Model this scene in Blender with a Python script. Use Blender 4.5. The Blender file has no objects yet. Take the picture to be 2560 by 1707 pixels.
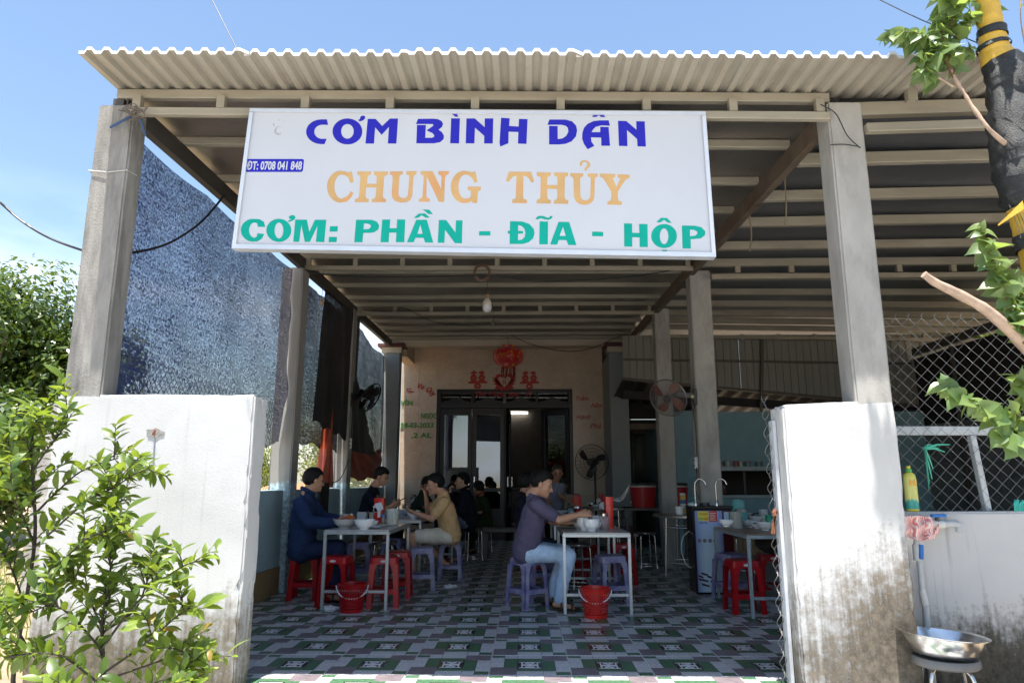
import bpy, bmesh, math, random
from math import sin, cos, pi, radians as R
from mathutils import Vector as V, Matrix, noise
from mathutils.geometry import tessellate_polygon
random.seed(11)
S = bpy.context.scene
COL = S.collection

# ------------------------------------------------------------------ camera, sky, sun, exposure
PITCH, YAW, HC, FPX = R(11.33), R(1.03), 1.134, 1.03 * 1706.67
cam = bpy.data.objects.new('camera', bpy.data.cameras.new('camera'))
COL.objects.link(cam)
cam.data.sensor_width = 36
cam.data.lens = 24 * 1.03
cam.data.clip_end = 2000
cam.data.clip_start = 0.05
cam.location = (0, 0, HC)
cam.rotation_euler = (R(90) + PITCH, 0, YAW)
S.camera = cam

TO_SUN = V((-0.03, -0.204, 1)).normalized()
w = bpy.data.worlds.new('World')
S.world = w
w.use_nodes = True
wn, wl = w.node_tree.nodes, w.node_tree.links
wn.clear()
sky = wn.new('ShaderNodeTexSky')
sky.sky_type = 'NISHITA'
sky.sun_disc = False
sky.sun_elevation = math.asin(TO_SUN.z)
sky.sun_rotation = math.atan2(TO_SUN.x, TO_SUN.y)
sky.air_density, sky.dust_density, sky.ozone_density = 1.3, 0.6, 2.0
# a few thin white clouds low over the horizon
tc = wn.new('ShaderNodeTexCoord')
mp = wn.new('ShaderNodeMapping')
mp.inputs['Scale'].default_value = (2.2, 2.2, 6)
nz = wn.new('ShaderNodeTexNoise')
nz.inputs['Scale'].default_value = 1.6
nz.inputs['Detail'].default_value = 9
rmp = wn.new('ShaderNodeMapRange')
rmp.inputs[1].default_value, rmp.inputs[2].default_value = 0.47, 0.72
sep = wn.new('ShaderNodeSeparateXYZ')
hz = wn.new('ShaderNodeMapRange')
hz.inputs[1].default_value, hz.inputs[2].default_value = 0.36, 0.12
mul = wn.new('ShaderNodeMath')
mul.operation = 'MULTIPLY'
mixc = wn.new('ShaderNodeMix')
mixc.data_type = 'RGBA'
mixc.inputs[7].default_value = (7.6, 8.3, 9.4, 1)
bg = wn.new('ShaderNodeBackground')
bg.inputs['Strength'].default_value = 0.073
out = wn.new('ShaderNodeOutputWorld')
wl.new(tc.outputs['Generated'], mp.inputs['Vector'])
wl.new(mp.outputs['Vector'], nz.inputs['Vector'])
wl.new(nz.outputs['Fac'], rmp.inputs[0])
wl.new(tc.outputs['Generated'], sep.inputs[0])
wl.new(sep.outputs['Z'], hz.inputs[0])
wl.new(rmp.outputs[0], mul.inputs[0])
wl.new(hz.outputs[0], mul.inputs[1])
wl.new(mul.outputs[0], mixc.inputs[0])
wl.new(sky.outputs[0], mixc.inputs[6])
wl.new(mixc.outputs[2], bg.inputs['Color'])
wl.new(bg.outputs[0], out.inputs['Surface'])

sun = bpy.data.objects.new('sun', bpy.data.lights.new('sun', 'SUN'))
COL.objects.link(sun)
sun.data.energy = 4.0
sun.data.angle = R(0.53)
sun.data.color = (1, 0.955, 0.89)
sun.rotation_euler = TO_SUN.to_track_quat('Z', 'Y').to_euler()
sun.location = (-3, -6, 20)

S.view_settings.view_transform = 'Standard'
S.view_settings.look = 'None'
S.view_settings.gamma = 1
S.view_settings.exposure = 1.7
S.view_settings.use_curve_mapping = False
S.cycles.use_denoising = True
S.cycles.max_bounces = 10
S.cycles.diffuse_bounces = 6
S.cycles.transparent_max_bounces = 16
S.cycles.caustics_reflective = False
S.cycles.caustics_refractive = False

# ------------------------------------------------------------------ measuring: sight line through a point of the 2560 x 1707 photograph
def ray(px, py):
    u, v = (px - 1280) / FPX, (853.5 - py) / FPX
    y, z = cos(PITCH) - v * sin(PITCH), sin(PITCH) + v * cos(PITCH)
    return V((u * cos(YAW) - y * sin(YAW), u * sin(YAW) + y * cos(YAW), z))
def aY(px, py, Y):
    r = ray(px, py)
    return r * (Y / r.y) + V((0, 0, HC))
def aZ(px, py, Z=0.0):
    r = ray(px, py)
    return r * ((Z - HC) / r.z) + V((0, 0, HC))
def aX(px, py, X):
    r = ray(px, py)
    return r * (X / r.x) + V((0, 0, HC))
def g2(x, y): return 620 + x * .3061, 1080 + y * .3061
def g3(x, y): return 1180 + x * .3061, 1080 + y * .3061
def g4(x, y): return 1560 + x * .3061, 1080 + y * .3061
def h1(x, y): return 700 + x * .12755, 1150 + y * .12755
def h2(x, y): return 970 + x * .12755, 1150 + y * .12755
def h3(x, y): return 1270 + x * .12755, 1150 + y * .12755
def ov(x, y): return x * 1.0884, y * 1.0884

# ------------------------------------------------------------------ objects
def tag(o, label=None, cat=None, group=None, kind=None):
    if label: o['label'] = label
    if cat: o['category'] = cat
    if group: o['group'] = group
    if kind: o['kind'] = kind
    return o
def thing(name, label, cat, loc=(0, 0, 0), rz=0, group=None):
    o = bpy.data.objects.new(name, None)
    o.empty_display_size = 0.1
    COL.objects.link(o)
    o.location = loc
    o.rotation_euler = (0, 0, rz)
    return tag(o, label, cat, group)
def link(name, me, parent=None, loc=None):
    o = bpy.data.objects.new(name, me)
    COL.objects.link(o)
    if parent: o.parent = parent
    if loc is not None: o.location = loc
    return o
def kids(o): return KIDS.get(o.name, [])
KIDS = {}
def reg(o, parent):
    if parent: KIDS.setdefault(parent.name, []).append(o)
    return o
def dup(o, loc, rz=0, label=None, group=None, parent=None):
    c = o.copy()
    COL.objects.link(c)
    if parent: c.parent = parent
    else:
        c.location = loc
        c.rotation_euler = (0, 0, rz)
    if label: c['label'] = label
    if group: c['group'] = group
    for k in kids(o): reg(dup(k, None, parent=c), c)
    return c

class MB:
    """collects shapes, then links them as one mesh object"""
    def __init__(s): s.v, s.f, s.m = [], [], []
    def add(s, vs, fs, mi=0):
        n = len(s.v)
        s.v += [tuple(p) for p in vs]
        s.f += [tuple(i + n for i in f) for f in fs]
        s.m += [mi] * len(fs)
        return s
    def box(s, a, b, mi=0, M=None):
        (x0, y0, z0), (x1, y1, z1) = a, b
        vs = [V(p) for p in ((x0,y0,z0),(x1,y0,z0),(x1,y1,z0),(x0,y1,z0),(x0,y0,z1),(x1,y0,z1),(x1,y1,z1),(x0,y1,z1))]
        if M: vs = [M @ p for p in vs]
        return s.add(vs, [(3,2,1,0),(4,5,6,7),(0,1,5,4),(1,2,6,5),(2,3,7,6),(3,0,4,7)], mi)
    def bar(s, p, q, w, h, up=(0, 0, 1), mi=0, w2=None, h2=None):
        p, q, up = V(p), V(q), V(up)
        d = (q - p).normalized()
        if abs(d.dot(up)) > .99: up = V((0, 1, 0))
        x = d.cross(up).normalized()
        y = x.cross(d)
        vs = []
        for c, ww, hh in ((p, w, h), (q, w2 or w, h2 or h)):
            for a, b in ((-1,-1),(1,-1),(1,1),(-1,1)): vs.append(c + x * (a * ww / 2) + y * (b * hh / 2))
        return s.add(vs, [(0,1,2,3),(7,6,5,4),(0,4,5,1),(1,5,6,2),(2,6,7,3),(3,7,4,0)], mi)
    def tube(s, pts, r, n=8, mi=0, closed=False, cap=True):
        pts = [V(p) for p in pts]
        N = len(pts)
        rs = r if isinstance(r, (list, tuple)) else [r] * N
        vs, up = [], None
        for i, p in enumerate(pts):
            a = pts[(i - 1) % N] if (closed or i > 0) else p
            b = pts[(i + 1) % N] if (closed or i < N - 1) else p
            d = (b - a).normalized()
            if up is None:
                up = V((0, 0, 1)) if abs(d.z) < .9 else V((0, 1, 0))
            x = d.cross(up)
            if x.length < 1e-4: x = d.cross(V((1, .3, 0)))
            x.normalize()
            y = x.cross(d).normalized()
            up = y
            for k in range(n):
                t = 2 * pi * k / n
                vs.append(p + (x * cos(t) + y * sin(t)) * rs[i])
        fs = []
        for i in range(N if closed else N - 1):
            j = (i + 1) % N
            for k in range(n):
                k2 = (k + 1) % n
                fs.append((i*n+k2, i*n+k, j*n+k, j*n+k2))
        if cap and not closed: fs += [tuple(range(n)), tuple(reversed(range((N-1)*n, N*n)))]
        return s.add(vs, fs, mi)
    def lathe(s, prof, c=(0, 0, 0), n=24, mi=0, M=None, a0=0, a1=2*pi):
        c = V(c)
        full = abs(a1 - a0 - 2 * pi) < 1e-6
        m = n if full else n + 1
        vs = []
        for rr, z in prof:
            for k in range(m):
                t = a0 + (a1 - a0) * k / n
                p = V((rr * cos(t), rr * sin(t), z))
                vs.append((M @ p if M else p) + c)
        fs = []
        for i in range(len(prof) - 1):
            for k in range(n):
                k2 = (k + 1) % m
                fs.append((i*m+k, i*m+k2, (i+1)*m+k2, (i+1)*m+k))
        return s.add(vs, fs, mi)
    def grid(s, fn, nu, nv, mi=0, flip=False):
        vs = [fn(i / nu, j / nv) for j in range(nv + 1) for i in range(nu + 1)]
        fs = []
        for j in range(nv):
            for i in range(nu):
                a = j * (nu + 1) + i
                q = (a, a + 1, a + nu + 2, a + nu + 1)
                fs.append(q[::-1] if flip else q)
        return s.add(vs, fs, mi)
    def prism(s, loops, to3, depth, mi=0):
        """2-D loops (outer, holes...) -> plate; to3(x, y, d) gives the point at depth d"""
        flat = [p for l in loops for p in l]
        tris = tessellate_polygon([[V((p[0], p[1], 0)) for p in l] for l in loops])
        n = len(flat)
        vs = [to3(p[0], p[1], 0) for p in flat] + [to3(p[0], p[1], depth) for p in flat]
        fs = []
        for t in tris: fs += [tuple(t), tuple(i + n for i in reversed(t))]
        k = 0
        for l in loops:
            m = len(l)
            for i in range(m):
                a, b = k + i, k + (i + 1) % m
                fs.append((a, b, b + n, a + n))
            k += m
        return s.add(vs, fs, mi)
    def build(s, name, mats, parent=None, smooth=None, bevel=0, shift=True, thick=0, seg=1):
        off = V((0, 0, 0))
        if parent is not None and shift:
            q = parent
            while q: off += q.location; q = q.parent
        me = bpy.data.meshes.new(name)
        me.from_pydata([(p[0]-off.x, p[1]-off.y, p[2]-off.z) for p in s.v], [], s.f)
        for m in (mats if isinstance(mats, (list, tuple)) else [mats]): me.materials.append(m)
        me.polygons.foreach_set('material_index', s.m)
        if bevel or thick:
            bm = bmesh.new()
            bm.from_mesh(me)
            if thick: bmesh.ops.solidify(bm, geom=bm.faces[:], thickness=thick)
            if bevel:
                bmesh.ops.recalc_face_normals(bm, faces=bm.faces[:])
                es = [e for e in bm.edges if len(e.link_faces) == 2 and e.calc_face_angle(0) > .5]
                bmesh.ops.bevel(bm, geom=es, offset=bevel, segments=seg, affect='EDGES', clamp_overlap=True)
            bm.to_mesh(me)
            bm.free()
        if smooth is not None:
            me.polygons.foreach_set('use_smooth', [True] * len(me.polygons))
            me.set_sharp_from_angle(angle=R(smooth))
        me.validate()
        o = link(name, me, parent)
        reg(o, parent)
        return o
def single(mb, name, mats, label, cat, group=None, **k): return tag(mb.build(name, mats, **k), label, cat, group)
def struct(mb, name, mats, parent=None, **k):
    o = mb.build(name, mats, parent, **k)
    if parent is None: o['kind'] = 'structure'
    return o
def piece(name, me, parent, M):
    """one more object that shares a mesh"""
    o = bpy.data.objects.new(name, me)
    COL.objects.link(o)
    o.parent = parent
    o.matrix_local = M
    return reg(o, parent)
def arc(cx, cy, rx, ry, a0, a1, n=14):
    return [(cx + rx * cos(R(a0 + (a1 - a0) * i / n)), cy + ry * sin(R(a0 + (a1 - a0) * i / n))) for i in range(n + 1)]
def smoothline(pts, n=8):
    """Catmull-Rom through the points"""
    pts = [V(p) for p in pts]
    P = [pts[0] * 2 - pts[1]] + pts + [pts[-1] * 2 - pts[-2]]
    o = []
    for i in range(1, len(P) - 2):
        a, b, c, d = P[i-1:i+3]
        for k in range(n):
            t = k / n
            o.append(.5 * ((2*b) + (c-a)*t + (2*a-5*b+4*c-d)*t*t + (3*b-a-3*c+d)*t**3))
    o.append(pts[-1])
    return o
WORK = bpy.data.scenes.new('workbench')          # modifiers and text are evaluated here, apart from the big scene
def evaluated(o):
    WORK.collection.objects.link(o)
    vl = WORK.view_layers[0]
    vl.update()
    me = bpy.data.meshes.new_from_object(o.evaluated_get(vl.depsgraph))
    bpy.data.objects.remove(o)
    return me
def text_mesh(txt, size, extrude=.002, bold=0.0, shear=0.0, xs=1.0, align='LEFT'):
    cu = bpy.data.curves.new('t', 'FONT')
    cu.body, cu.size, cu.extrude, cu.offset, cu.shear, cu.align_x = txt, size, extrude, bold * size, shear, align
    cu.resolution_u = 3
    me = evaluated(bpy.data.objects.new('t', cu))
    me.transform(Matrix.Diagonal((xs, 1, 1, 1)))
    return me

# ------------------------------------------------------------------ materials
MATS = {}
def nodes(name):
    m = bpy.data.materials.new(name)
    m.use_nodes = True
    t = m.node_tree
    return m, t.nodes, t.links, t.nodes['Principled BSDF']
def noise_node(n, l, vec, scale, detail=5, rough=.6):
    z = n.new('ShaderNodeTexNoise')
    z.inputs['Scale'].default_value, z.inputs['Detail'].default_value, z.inputs['Roughness'].default_value = scale, detail, rough
    if vec: l.new(vec, z.inputs['Vector'])
    return z.outputs['Fac']
def mapr(n, l, val, a, b, c=0, d=1):
    r = n.new('ShaderNodeMapRange')
    for i, x in ((1, a), (2, b), (3, c), (4, d)): r.inputs[i].default_value = x
    l.new(val, r.inputs[0])
    return r.outputs[0]
def mixcol(n, l, fac, a, b, mode='MIX'):
    x = n.new('ShaderNodeMix')
    x.data_type = 'RGBA'
    x.blend_type = mode
    for i, v in ((0, fac), (6, a), (7, b)):
        if isinstance(v, (int, float)): x.inputs[i].default_value = v
        elif isinstance(v, (tuple, list)): x.inputs[i].default_value = (*v[:3], 1)
        else: l.new(v, x.inputs[i])
    return x.outputs[2]
def mathn(n, l, op, a, b):
    x = n.new('ShaderNodeMath')
    x.operation = op
    for i, v in ((0, a), (1, b)):
        if isinstance(v, (int, float)): x.inputs[i].default_value = v
        else: l.new(v, x.inputs[i])
    return x.outputs[0]
def mat(name, c, r=.6, m=0.0, var=.18, scale=6, bump=0, bscale=60, spec=.5, dirt=None, dscale=3, dlo=.52, dhi=.75, rand=0, sheen=0, stretch=None, tr=0, emit=0, coat=0, alpha=1):
    """principled with two octaves of tone variation, optional blotches of dirt and fine relief"""
    if name in MATS: return MATS[name]
    mt, n, l, b = nodes(name)
    t = n.new('ShaderNodeTexCoord')
    vec = t.outputs['Object']
    if stretch:
        p = n.new('ShaderNodeMapping')
        p.inputs['Scale'].default_value = stretch
        l.new(vec, p.inputs['Vector'])
        vec = p.outputs[0]
    f = noise_node(n, l, vec, scale)
    lo, hi = tuple(x * (1 - var) for x in c), tuple(min(1, x * (1 + var)) for x in c)
    col = mixcol(n, l, mapr(n, l, f, .3, .7), lo, hi)
    if dirt:
        d = noise_node(n, l, vec, dscale, 8, .65)
        col = mixcol(n, l, mapr(n, l, d, dlo, dhi), col, dirt)
    if rand:
        oi = n.new('ShaderNodeObjectInfo')
        hs = n.new('ShaderNodeHueSaturation')
        l.new(mapr(n, l, oi.outputs['Random'], 0, 1, 1 - rand, 1 + rand), hs.inputs['Value'])
        l.new(col, hs.inputs['Color'])
        col = hs.outputs[0]
    l.new(col, b.inputs['Base Color'])
    l.new(mapr(n, l, f, .2, .8, r * .85, min(1, r * 1.15)), b.inputs['Roughness'])
    b.inputs['Metallic'].default_value = m
    b.inputs['Specular IOR Level'].default_value = spec
    if tr: b.inputs['Transmission Weight'].default_value = tr
    if coat: b.inputs['Coat Weight'].default_value = coat
    if alpha < 1: b.inputs['Alpha'].default_value = alpha
    if sheen: b.inputs['Sheen Weight'].default_value = sheen
    if emit:
        b.inputs['Emission Color'].default_value = (*c, 1)
        b.inputs['Emission Strength'].default_value = emit
    if bump:
        bp = n.new('ShaderNodeBump')
        bp.inputs['Strength'].default_value = bump
        bp.inputs['Distance'].default_value = .01
        l.new(noise_node(n, l, t.outputs['Object'], bscale, 6, .7), bp.inputs['Height'])
        l.new(bp.outputs[0], b.inputs['Normal'])
    MATS[name] = mt
    return mt

def stained_wall(name, c, low, z0, z1, streak=.5, tide=(.33, .31, .28), slope=0, x0=0):
    """lime-painted rough plaster: mould and earth stains rise from the foot, streaks run down from the top (world height)"""
    mt, n, l, b = nodes(name)
    g = n.new('ShaderNodeNewGeometry')
    sp = n.new('ShaderNodeSeparateXYZ')
    l.new(g.outputs['Position'], sp.inputs[0])
    z = sp.outputs['Z']
    pos = g.outputs['Position']
    n1 = noise_node(n, l, pos, 2.2, 4)
    n2 = noise_node(n, l, pos, 22, 8, .75)
    mp = n.new('ShaderNodeMapping')
    mp.inputs['Scale'].default_value = (26, 26, 1.1)
    l.new(pos, mp.inputs['Vector'])
    n3 = noise_node(n, l, mp.outputs[0], 1.0, 5)
    base = mixcol(n, l, mapr(n, l, n1, .3, .7), tuple(x * .9 for x in c), c)
    # grey run marks
    st = mathn(n, l, 'MULTIPLY', mapr(n, l, n3, .58, .78), streak)
    base = mixcol(n, l, st, base, tide)
    # stain rising from the foot
    h = mapr(n, l, z, z0, z1, 1, 0)
    k = mathn(n, l, 'ADD', h, mathn(n, l, 'MULTIPLY', mathn(n, l, 'SUBTRACT', n1, .5), .9))
    k = mathn(n, l, 'ADD', k, mathn(n, l, 'MULTIPLY', mathn(n, l, 'SUBTRACT', n2, .5), 1.05))
    k = mathn(n, l, 'ADD', k, mathn(n, l, 'MULTIPLY', mathn(n, l, 'SUBTRACT', n3, .5), .7))
    if slope: k = mathn(n, l, 'ADD', k, mathn(n, l, 'MULTIPLY', mathn(n, l, 'SUBTRACT', sp.outputs['X'], x0), slope))
    lowc = mixcol(n, l, mapr(n, l, n2, .35, .65), tuple(x * .45 for x in low), tuple(x * 1.35 for x in low))
    l.new(mixcol(n, l, mapr(n, l, k, .44, .86), base, lowc), b.inputs['Base Color'])
    b.inputs['Roughness'].default_value = .9
    b.inputs['Specular IOR Level'].default_value = .2
    bp = n.new('ShaderNodeBump')
    bp.inputs['Strength'].default_value = .3
    bp.inputs['Distance'].default_value = .008
    l.new(noise_node(n, l, pos, 85, 8, .75), bp.inputs['Height'])
    l.new(bp.outputs[0], b.inputs['Normal'])
    MATS[name] = mt
    return mt
def net_mat(name, c, open_, scale=170, tint=None):
    """knitted shade cloth: opaque threads with small holes between them"""
    mt, n, l, b = nodes(name)
    t = n.new('ShaderNodeTexCoord')
    vec = t.outputs['Object']
    a = noise_node(n, l, vec, scale, 1, .4)
    mp = n.new('ShaderNodeMapping')
    mp.vector_type = 'TEXTURE'
    mp.inputs['Scale'].default_value = (1000, 40, 1)
    mp.inputs['Rotation'].default_value = (R(-2), 0, 0)
    l.new(vec, mp.inputs['Vector'])
    s = noise_node(n, l, mp.outputs[0], 170, 2, .6)
    big = noise_node(n, l, vec, 1.6, 4, .6)
    k = mathn(n, l, 'ADD', mathn(n, l, 'ADD', mathn(n, l, 'MULTIPLY', a, .30), .35), mathn(n, l, 'MULTIPLY', mathn(n, l, 'SUBTRACT', s, .5), .12))
    k = mathn(n, l, 'ADD', k, mathn(n, l, 'MULTIPLY', mathn(n, l, 'SUBTRACT', big, .5), .09))
    th = .5 + (.5 - open_) * .30
    op = mapr(n, l, k, th - .16, th + .16, 1, .0)
    l.new(op, b.inputs['Alpha'])
    l.new(mixcol(n, l, mapr(n, l, s, .35, .65), c, tint or tuple(x * 2.2 for x in c)), b.inputs['Base Color'])
    b.inputs['Roughness'].default_value = .55
    MATS[name] = mt
    return mt
def leaf_mat(name, c, c2, back=.5, rand=.35):
    mt, n, l, b = nodes(name)
    oi = n.new('ShaderNodeObjectInfo')
    t = n.new('ShaderNodeTexCoord')
    g = n.new('ShaderNodeNewGeometry')
    f = noise_node(n, l, g.outputs['Position'], 9, 3)
    rnd = mathn(n, l, 'ADD', mathn(n, l, 'MULTIPLY', oi.outputs['Random'], .6), mathn(n, l, 'MULTIPLY', g.outputs['Random Per Island'], .6))
    col = mixcol(n, l, mapr(n, l, mathn(n, l, 'ADD', rnd, mathn(n, l, 'SUBTRACT', f, .5)), .15, 1.05), c, c2)
    l.new(col, b.inputs['Base Color'])
    b.inputs['Roughness'].default_value = .38
    b.inputs['Specular IOR Level'].default_value = .55
    tl = n.new('ShaderNodeBsdfTranslucent')
    l.new(mixcol(n, l, .5, col, (c2[0]*2.2, c2[1]*2.0, c2[2]*.7)), tl.inputs['Color'])
    ms = n.new('ShaderNodeMixShader')
    ms.inputs[0].default_value = back
    o = n['Material Output']
    l.new(b.outputs[0], ms.inputs[1])
    l.new(tl.outputs[0], ms.inputs[2])
    l.new(ms.outputs[0], o.inputs['Surface'])
    MATS[name] = mt
    return mt

CONC = mat('cast_concrete', (.27, .26, .24), .9, var=.2, scale=4, bump=.5, bscale=70, spec=.2, dirt=(.11, .105, .10), dscale=2.6, dlo=.46, dhi=.74, stretch=(3.5, 3.5, .7))
CONC_IN = mat('smooth_concrete', (.35, .34, .315), .88, var=.14, scale=3, bump=.3, bscale=70, spec=.2, dirt=(.2, .19, .17), dscale=2.4, dlo=.5, dhi=.78, stretch=(2, 2, .7))
STEEL = mat('beige_painted_steel', (.31, .28, .215), .5, .15, var=.16, scale=3, dirt=(.2, .11, .06), dscale=5, dlo=.66, dhi=.8, stretch=(.6, 3, 3))
STEELD = mat('dark_grey_steel', (.085, .075, .065), .5, .3, dirt=(.16, .09, .05), dlo=.6, dhi=.85)
FRAME = mat('galvanised_tube', (.43, .46, .47), .42, .55, var=.15, scale=9, dirt=(.3, .24, .18), dlo=.66, dhi=.8)
CHROME = mat('stainless_steel', (.62, .6, .57), .22, 1, var=.06)
WHITE_PL = mat('white_glazed_ceramic', (.86, .87, .87), .18, var=.03, coat=.4)
RED_PL = mat('red_plastic', (.36, .007, .011), .33, spec=.3, var=.1, scale=5, rand=.12)
RED_BR = mat('bright_red_plastic', (.62, .022, .014), .3, var=.06)
PURPLE = mat('worn_purple_plastic', (.17, .155, .33), .5, var=.2, scale=7, dirt=(.36, .35, .43), dscale=7, dlo=.42, dhi=.72, rand=.1)
BLACKM = mat('black_metal', (.016, .016, .017), .4, .3)
BLACKP = mat('black_plastic', (.015, .015, .016), .4)
WIRE = mat('black_cable', (.012, .012, .014), .5)
WIREG = mat('thin_grey_wire', (.16, .15, .14), .5, .5)
# ------------------------------------------------------------------ ground and floor
EARTH = mat('dry_earth', (.33, .25, .17), .95, var=.25, scale=1.2, bump=.6, bscale=9, spec=.1, dirt=(.2, .16, .11), dscale=3)
ROADC = mat('pale_concrete_road', (.57, .555, .53), .9, var=.12, scale=2, bump=.3, bscale=40, spec=.2, dirt=(.2, .18, .15), dscale=1.4)
PATIO = mat('pale_cement', (.27, .255, .225), .6, var=.14, scale=2, bump=.2, bscale=50, dirt=(.2, .19, .17), dscale=2)
mb = MB()
def gz(u, v):
    x, y = -300 + 600 * u, -300 + 700 * v
    return V((x, y, -.06))
mb.grid(gz, 6, 6)
struct(mb, 'ground', EARTH)
struct(MB().box((-6, -9, -.2), (9, 3.3, -.02)), 'road', ROADC)

TX0, TY0, TS = -.723, 4.53, .5
fl = MB().box((-2.72, 3.3, -.16), (2.4, 14.6, -.005))
floor = struct(fl, 'floor', mat('grout', (.62, .61, .58), .9, spec=.2))
struct(MB().box((2.402, 4.36, -.16), (9, 16, -.012)), 'cement_floor', PATIO)
TG = mat('tile_grey_granite', (.56, .545, .55), .36, var=.3, scale=60)
TGR = mat('tile_green_grass_print', (.07, .155, .085), .38, var=.5, scale=45, dirt=(.10, .15, .06), dscale=25, spec=.4)
TSL = mat('tile_slate_print', (.19, .158, .172), .36, var=.3, scale=14)
TWH = mat('tile_white_ornament', (.74, .73, .72), .36, var=.06)
TDK = mat('tile_dark_line', (.04, .04, .035), .25)
def tile_mesh():
    s = TS - .009
    ids = {'g': 0, 'n': 1, 's': 2, 'w': 3, 'd': 4}
    us = [0, .165, .17, .33, .335, .36, .39, .41, .44, .475, .485, .495, .505, .515, .525, .56, .59, .61, .64, .665, .67, .825, .83, 1]
    vs = [0, .025, .165, .17, .2, .31, .345, .375, .38, .395, .43, .46, .54, .57, .605, .62, .625, .655, .69, .72, .83, .835, .85, .88, 1]
    def kind(u, v):
        if .335 < u < .665 and .31 < v < .69:
            if u < .36 or u > .64 or v < .345 or v > .655: return 'd'
            # white ornament with two mirrored scrolls
            x, y = abs(u - .5), abs(v - .5)
            if x > .125 or y > .13: return 'w'
            if x > .11: return 'd'
            if .06 < x < .09 and y > .04: return 'd'
            if x > .09 and y < .04: return 'w'
            if .025 < x < .06 and .04 < y < .07: return 'd'
            if .0 < x < .015 and .07 < y < .105: return 'd'
            return 'w'
        if u < .33 and v < .375: return 's' if v > .02 else 'g'
        if u > .67 and v > .72: return 's'
        if u < .165: return 'n' if v > .88 else 'g'
        if u > .83: return 'n' if .02 < v < .165 else 'g'
        if .17 < u < .33 and .38 < v < .83: return 'n'
        if .33 < u < .67 and .2 < v < .83: return 'n'
        if .67 < u < .825 and .2 < v < .72: return 'n'
        return 'g'
    m = MB()
    for i in range(len(us) - 1):
        for j in range(len(vs) - 1):
            u, v = (us[i] + us[i+1]) / 2, (vs[j] + vs[j+1]) / 2
            k = kind(u, v)
            # printed joints of the little granite blocks
            if us[i+1] - us[i] < .0051 and k == 'g': k = 'd'
            if vs[j+1] - vs[j] < .0051 and k == 'g': k = 'd'
            m.add([((us[a] - .5) * s, (vs[b] - .5) * s, 0) for a, b in ((i, j), (i+1, j), (i+1, j+1), (i, j+1))], [(0, 1, 2, 3)], ids[k])
    h = s / 2
    m.add([(-h,-h,-.008),(h,-h,-.008),(h,h,-.008),(-h,h,-.008),(-h,-h,0),(h,-h,0),(h,h,0),(-h,h,0)], [(0,1,5,4),(1,2,6,5),(2,3,7,6),(3,0,4,7)], 0)
    me = bpy.data.meshes.new('tile')
    me.from_pydata(m.v, [], m.f)
    for x in (TG, TGR, TSL, TWH, TDK): me.materials.append(x)
    me.polygons.foreach_set('material_index', m.m)
    bm = bmesh.new(); bm.from_mesh(me)
    bmesh.ops.remove_doubles(bm, verts=bm.verts, dist=1e-5)
    bmesh.ops.dissolve_limit(bm, angle_limit=.01, verts=bm.verts, edges=bm.edges, delimit={'MATERIAL'})
    bm.to_mesh(me); bm.free()
    return me
tme = tile_mesh()
rnd = random.Random(5)
for j in range(-2, 20):
    for i in range(-4, 6):
        cx, cy = TX0 + (i + .5) * TS, TY0 + (j + .5) * TS
        if cy > 14.3 or (i == 5 and 4.6 < cy < 6.6 and rnd.random() < .5): continue
        piece('tile', tme, floor, Matrix.Translation((cx, cy, rnd.uniform(-.0006, .0006))) @ Matrix.Rotation(rnd.uniform(-.0012, .0012), 4, 'X') @ Matrix.Rotation(rnd.uniform(-.0012, .0012), 4, 'Y'))

# ------------------------------------------------------------------ gate walls and columns
WALLM = stained_wall('limewashed_wall', (.53, .53, .525), (.16, .135, .10), .05, .8, .42)
WALLR = stained_wall('limewashed_wall_muddy', (.53, .53, .525), (.155, .13, .10), .22, 1.12, .3, slope=.55, x0=1.86)
WALLL = stained_wall('limewashed_low_wall', (.5, .505, .51), (.085, .08, .065), .12, .72, .75, (.26, .26, .25))
def rough_block(a, b, n, amp, top=None, chip=0):
    """a rendered masonry block with slightly uneven faces and soft arrises"""
    bm = bmesh.new()
    m = MB().box(a, b)
    me = bpy.data.meshes.new('x'); me.from_pydata(m.v, [], m.f)
    bm.from_mesh(me); bpy.data.meshes.remove(me)
    es = bm.edges[:]
    bmesh.ops.bevel(bm, geom=es, offset=.012, segments=2, affect='EDGES')
    bmesh.ops.subdivide_edges(bm, edges=[e for e in bm.edges if e.calc_length() > .12], cuts=n, use_grid_fill=True)
    for v in bm.verts:
        d = noise.noise_vector(v.co * 2.6) * amp + noise.noise_vector(v.co * 11) * amp * .35
        v.co += d
        if chip:
            at_edge = sum(min(abs(v.co[i] - a[i]), abs(v.co[i] - b[i])) < .025 for i in range(3)) > 1
            q = noise.noise(v.co * 13) + .5 * noise.noise(v.co * 37)
            if at_edge and q > .12: v.co += (V([(a[i] + b[i]) / 2 for i in range(3)]) - v.co).normalized() * min(.02, (q - .12) * chip)
        if top and v.co.z > b[2] - .05: v.co.z += top * (v.co.x - a[0]) / (b[0] - a[0])
    r = MB()
    r.v = [tuple(v.co) for v in bm.verts]
    bm.verts.index_update()
    r.f = [tuple(v.index for v in f.verts) for f in bm.faces]
    r.m = [0] * len(r.f)
    bm.free()
    return r
WY = 4.15
t = single(rough_block((-2.80, WY, -.15), (-1.608, WY + .215, 1.652), 40, .006, chip=.045), 'gate_wall', WALLM,
           'white limewashed gate wall left of the entrance, behind the leafy shrub', 'wall', 'gate walls beside the entrance', smooth=40)
t = single(rough_block((1.512, WY, -.15), (2.165, WY + .215, 1.585), 36, .006, top=.022, chip=.045), 'gate_wall', WALLR,
           'white limewashed gate wall right of the entrance with a muddy brown foot', 'wall', 'gate walls beside the entrance', smooth=40)
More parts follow.
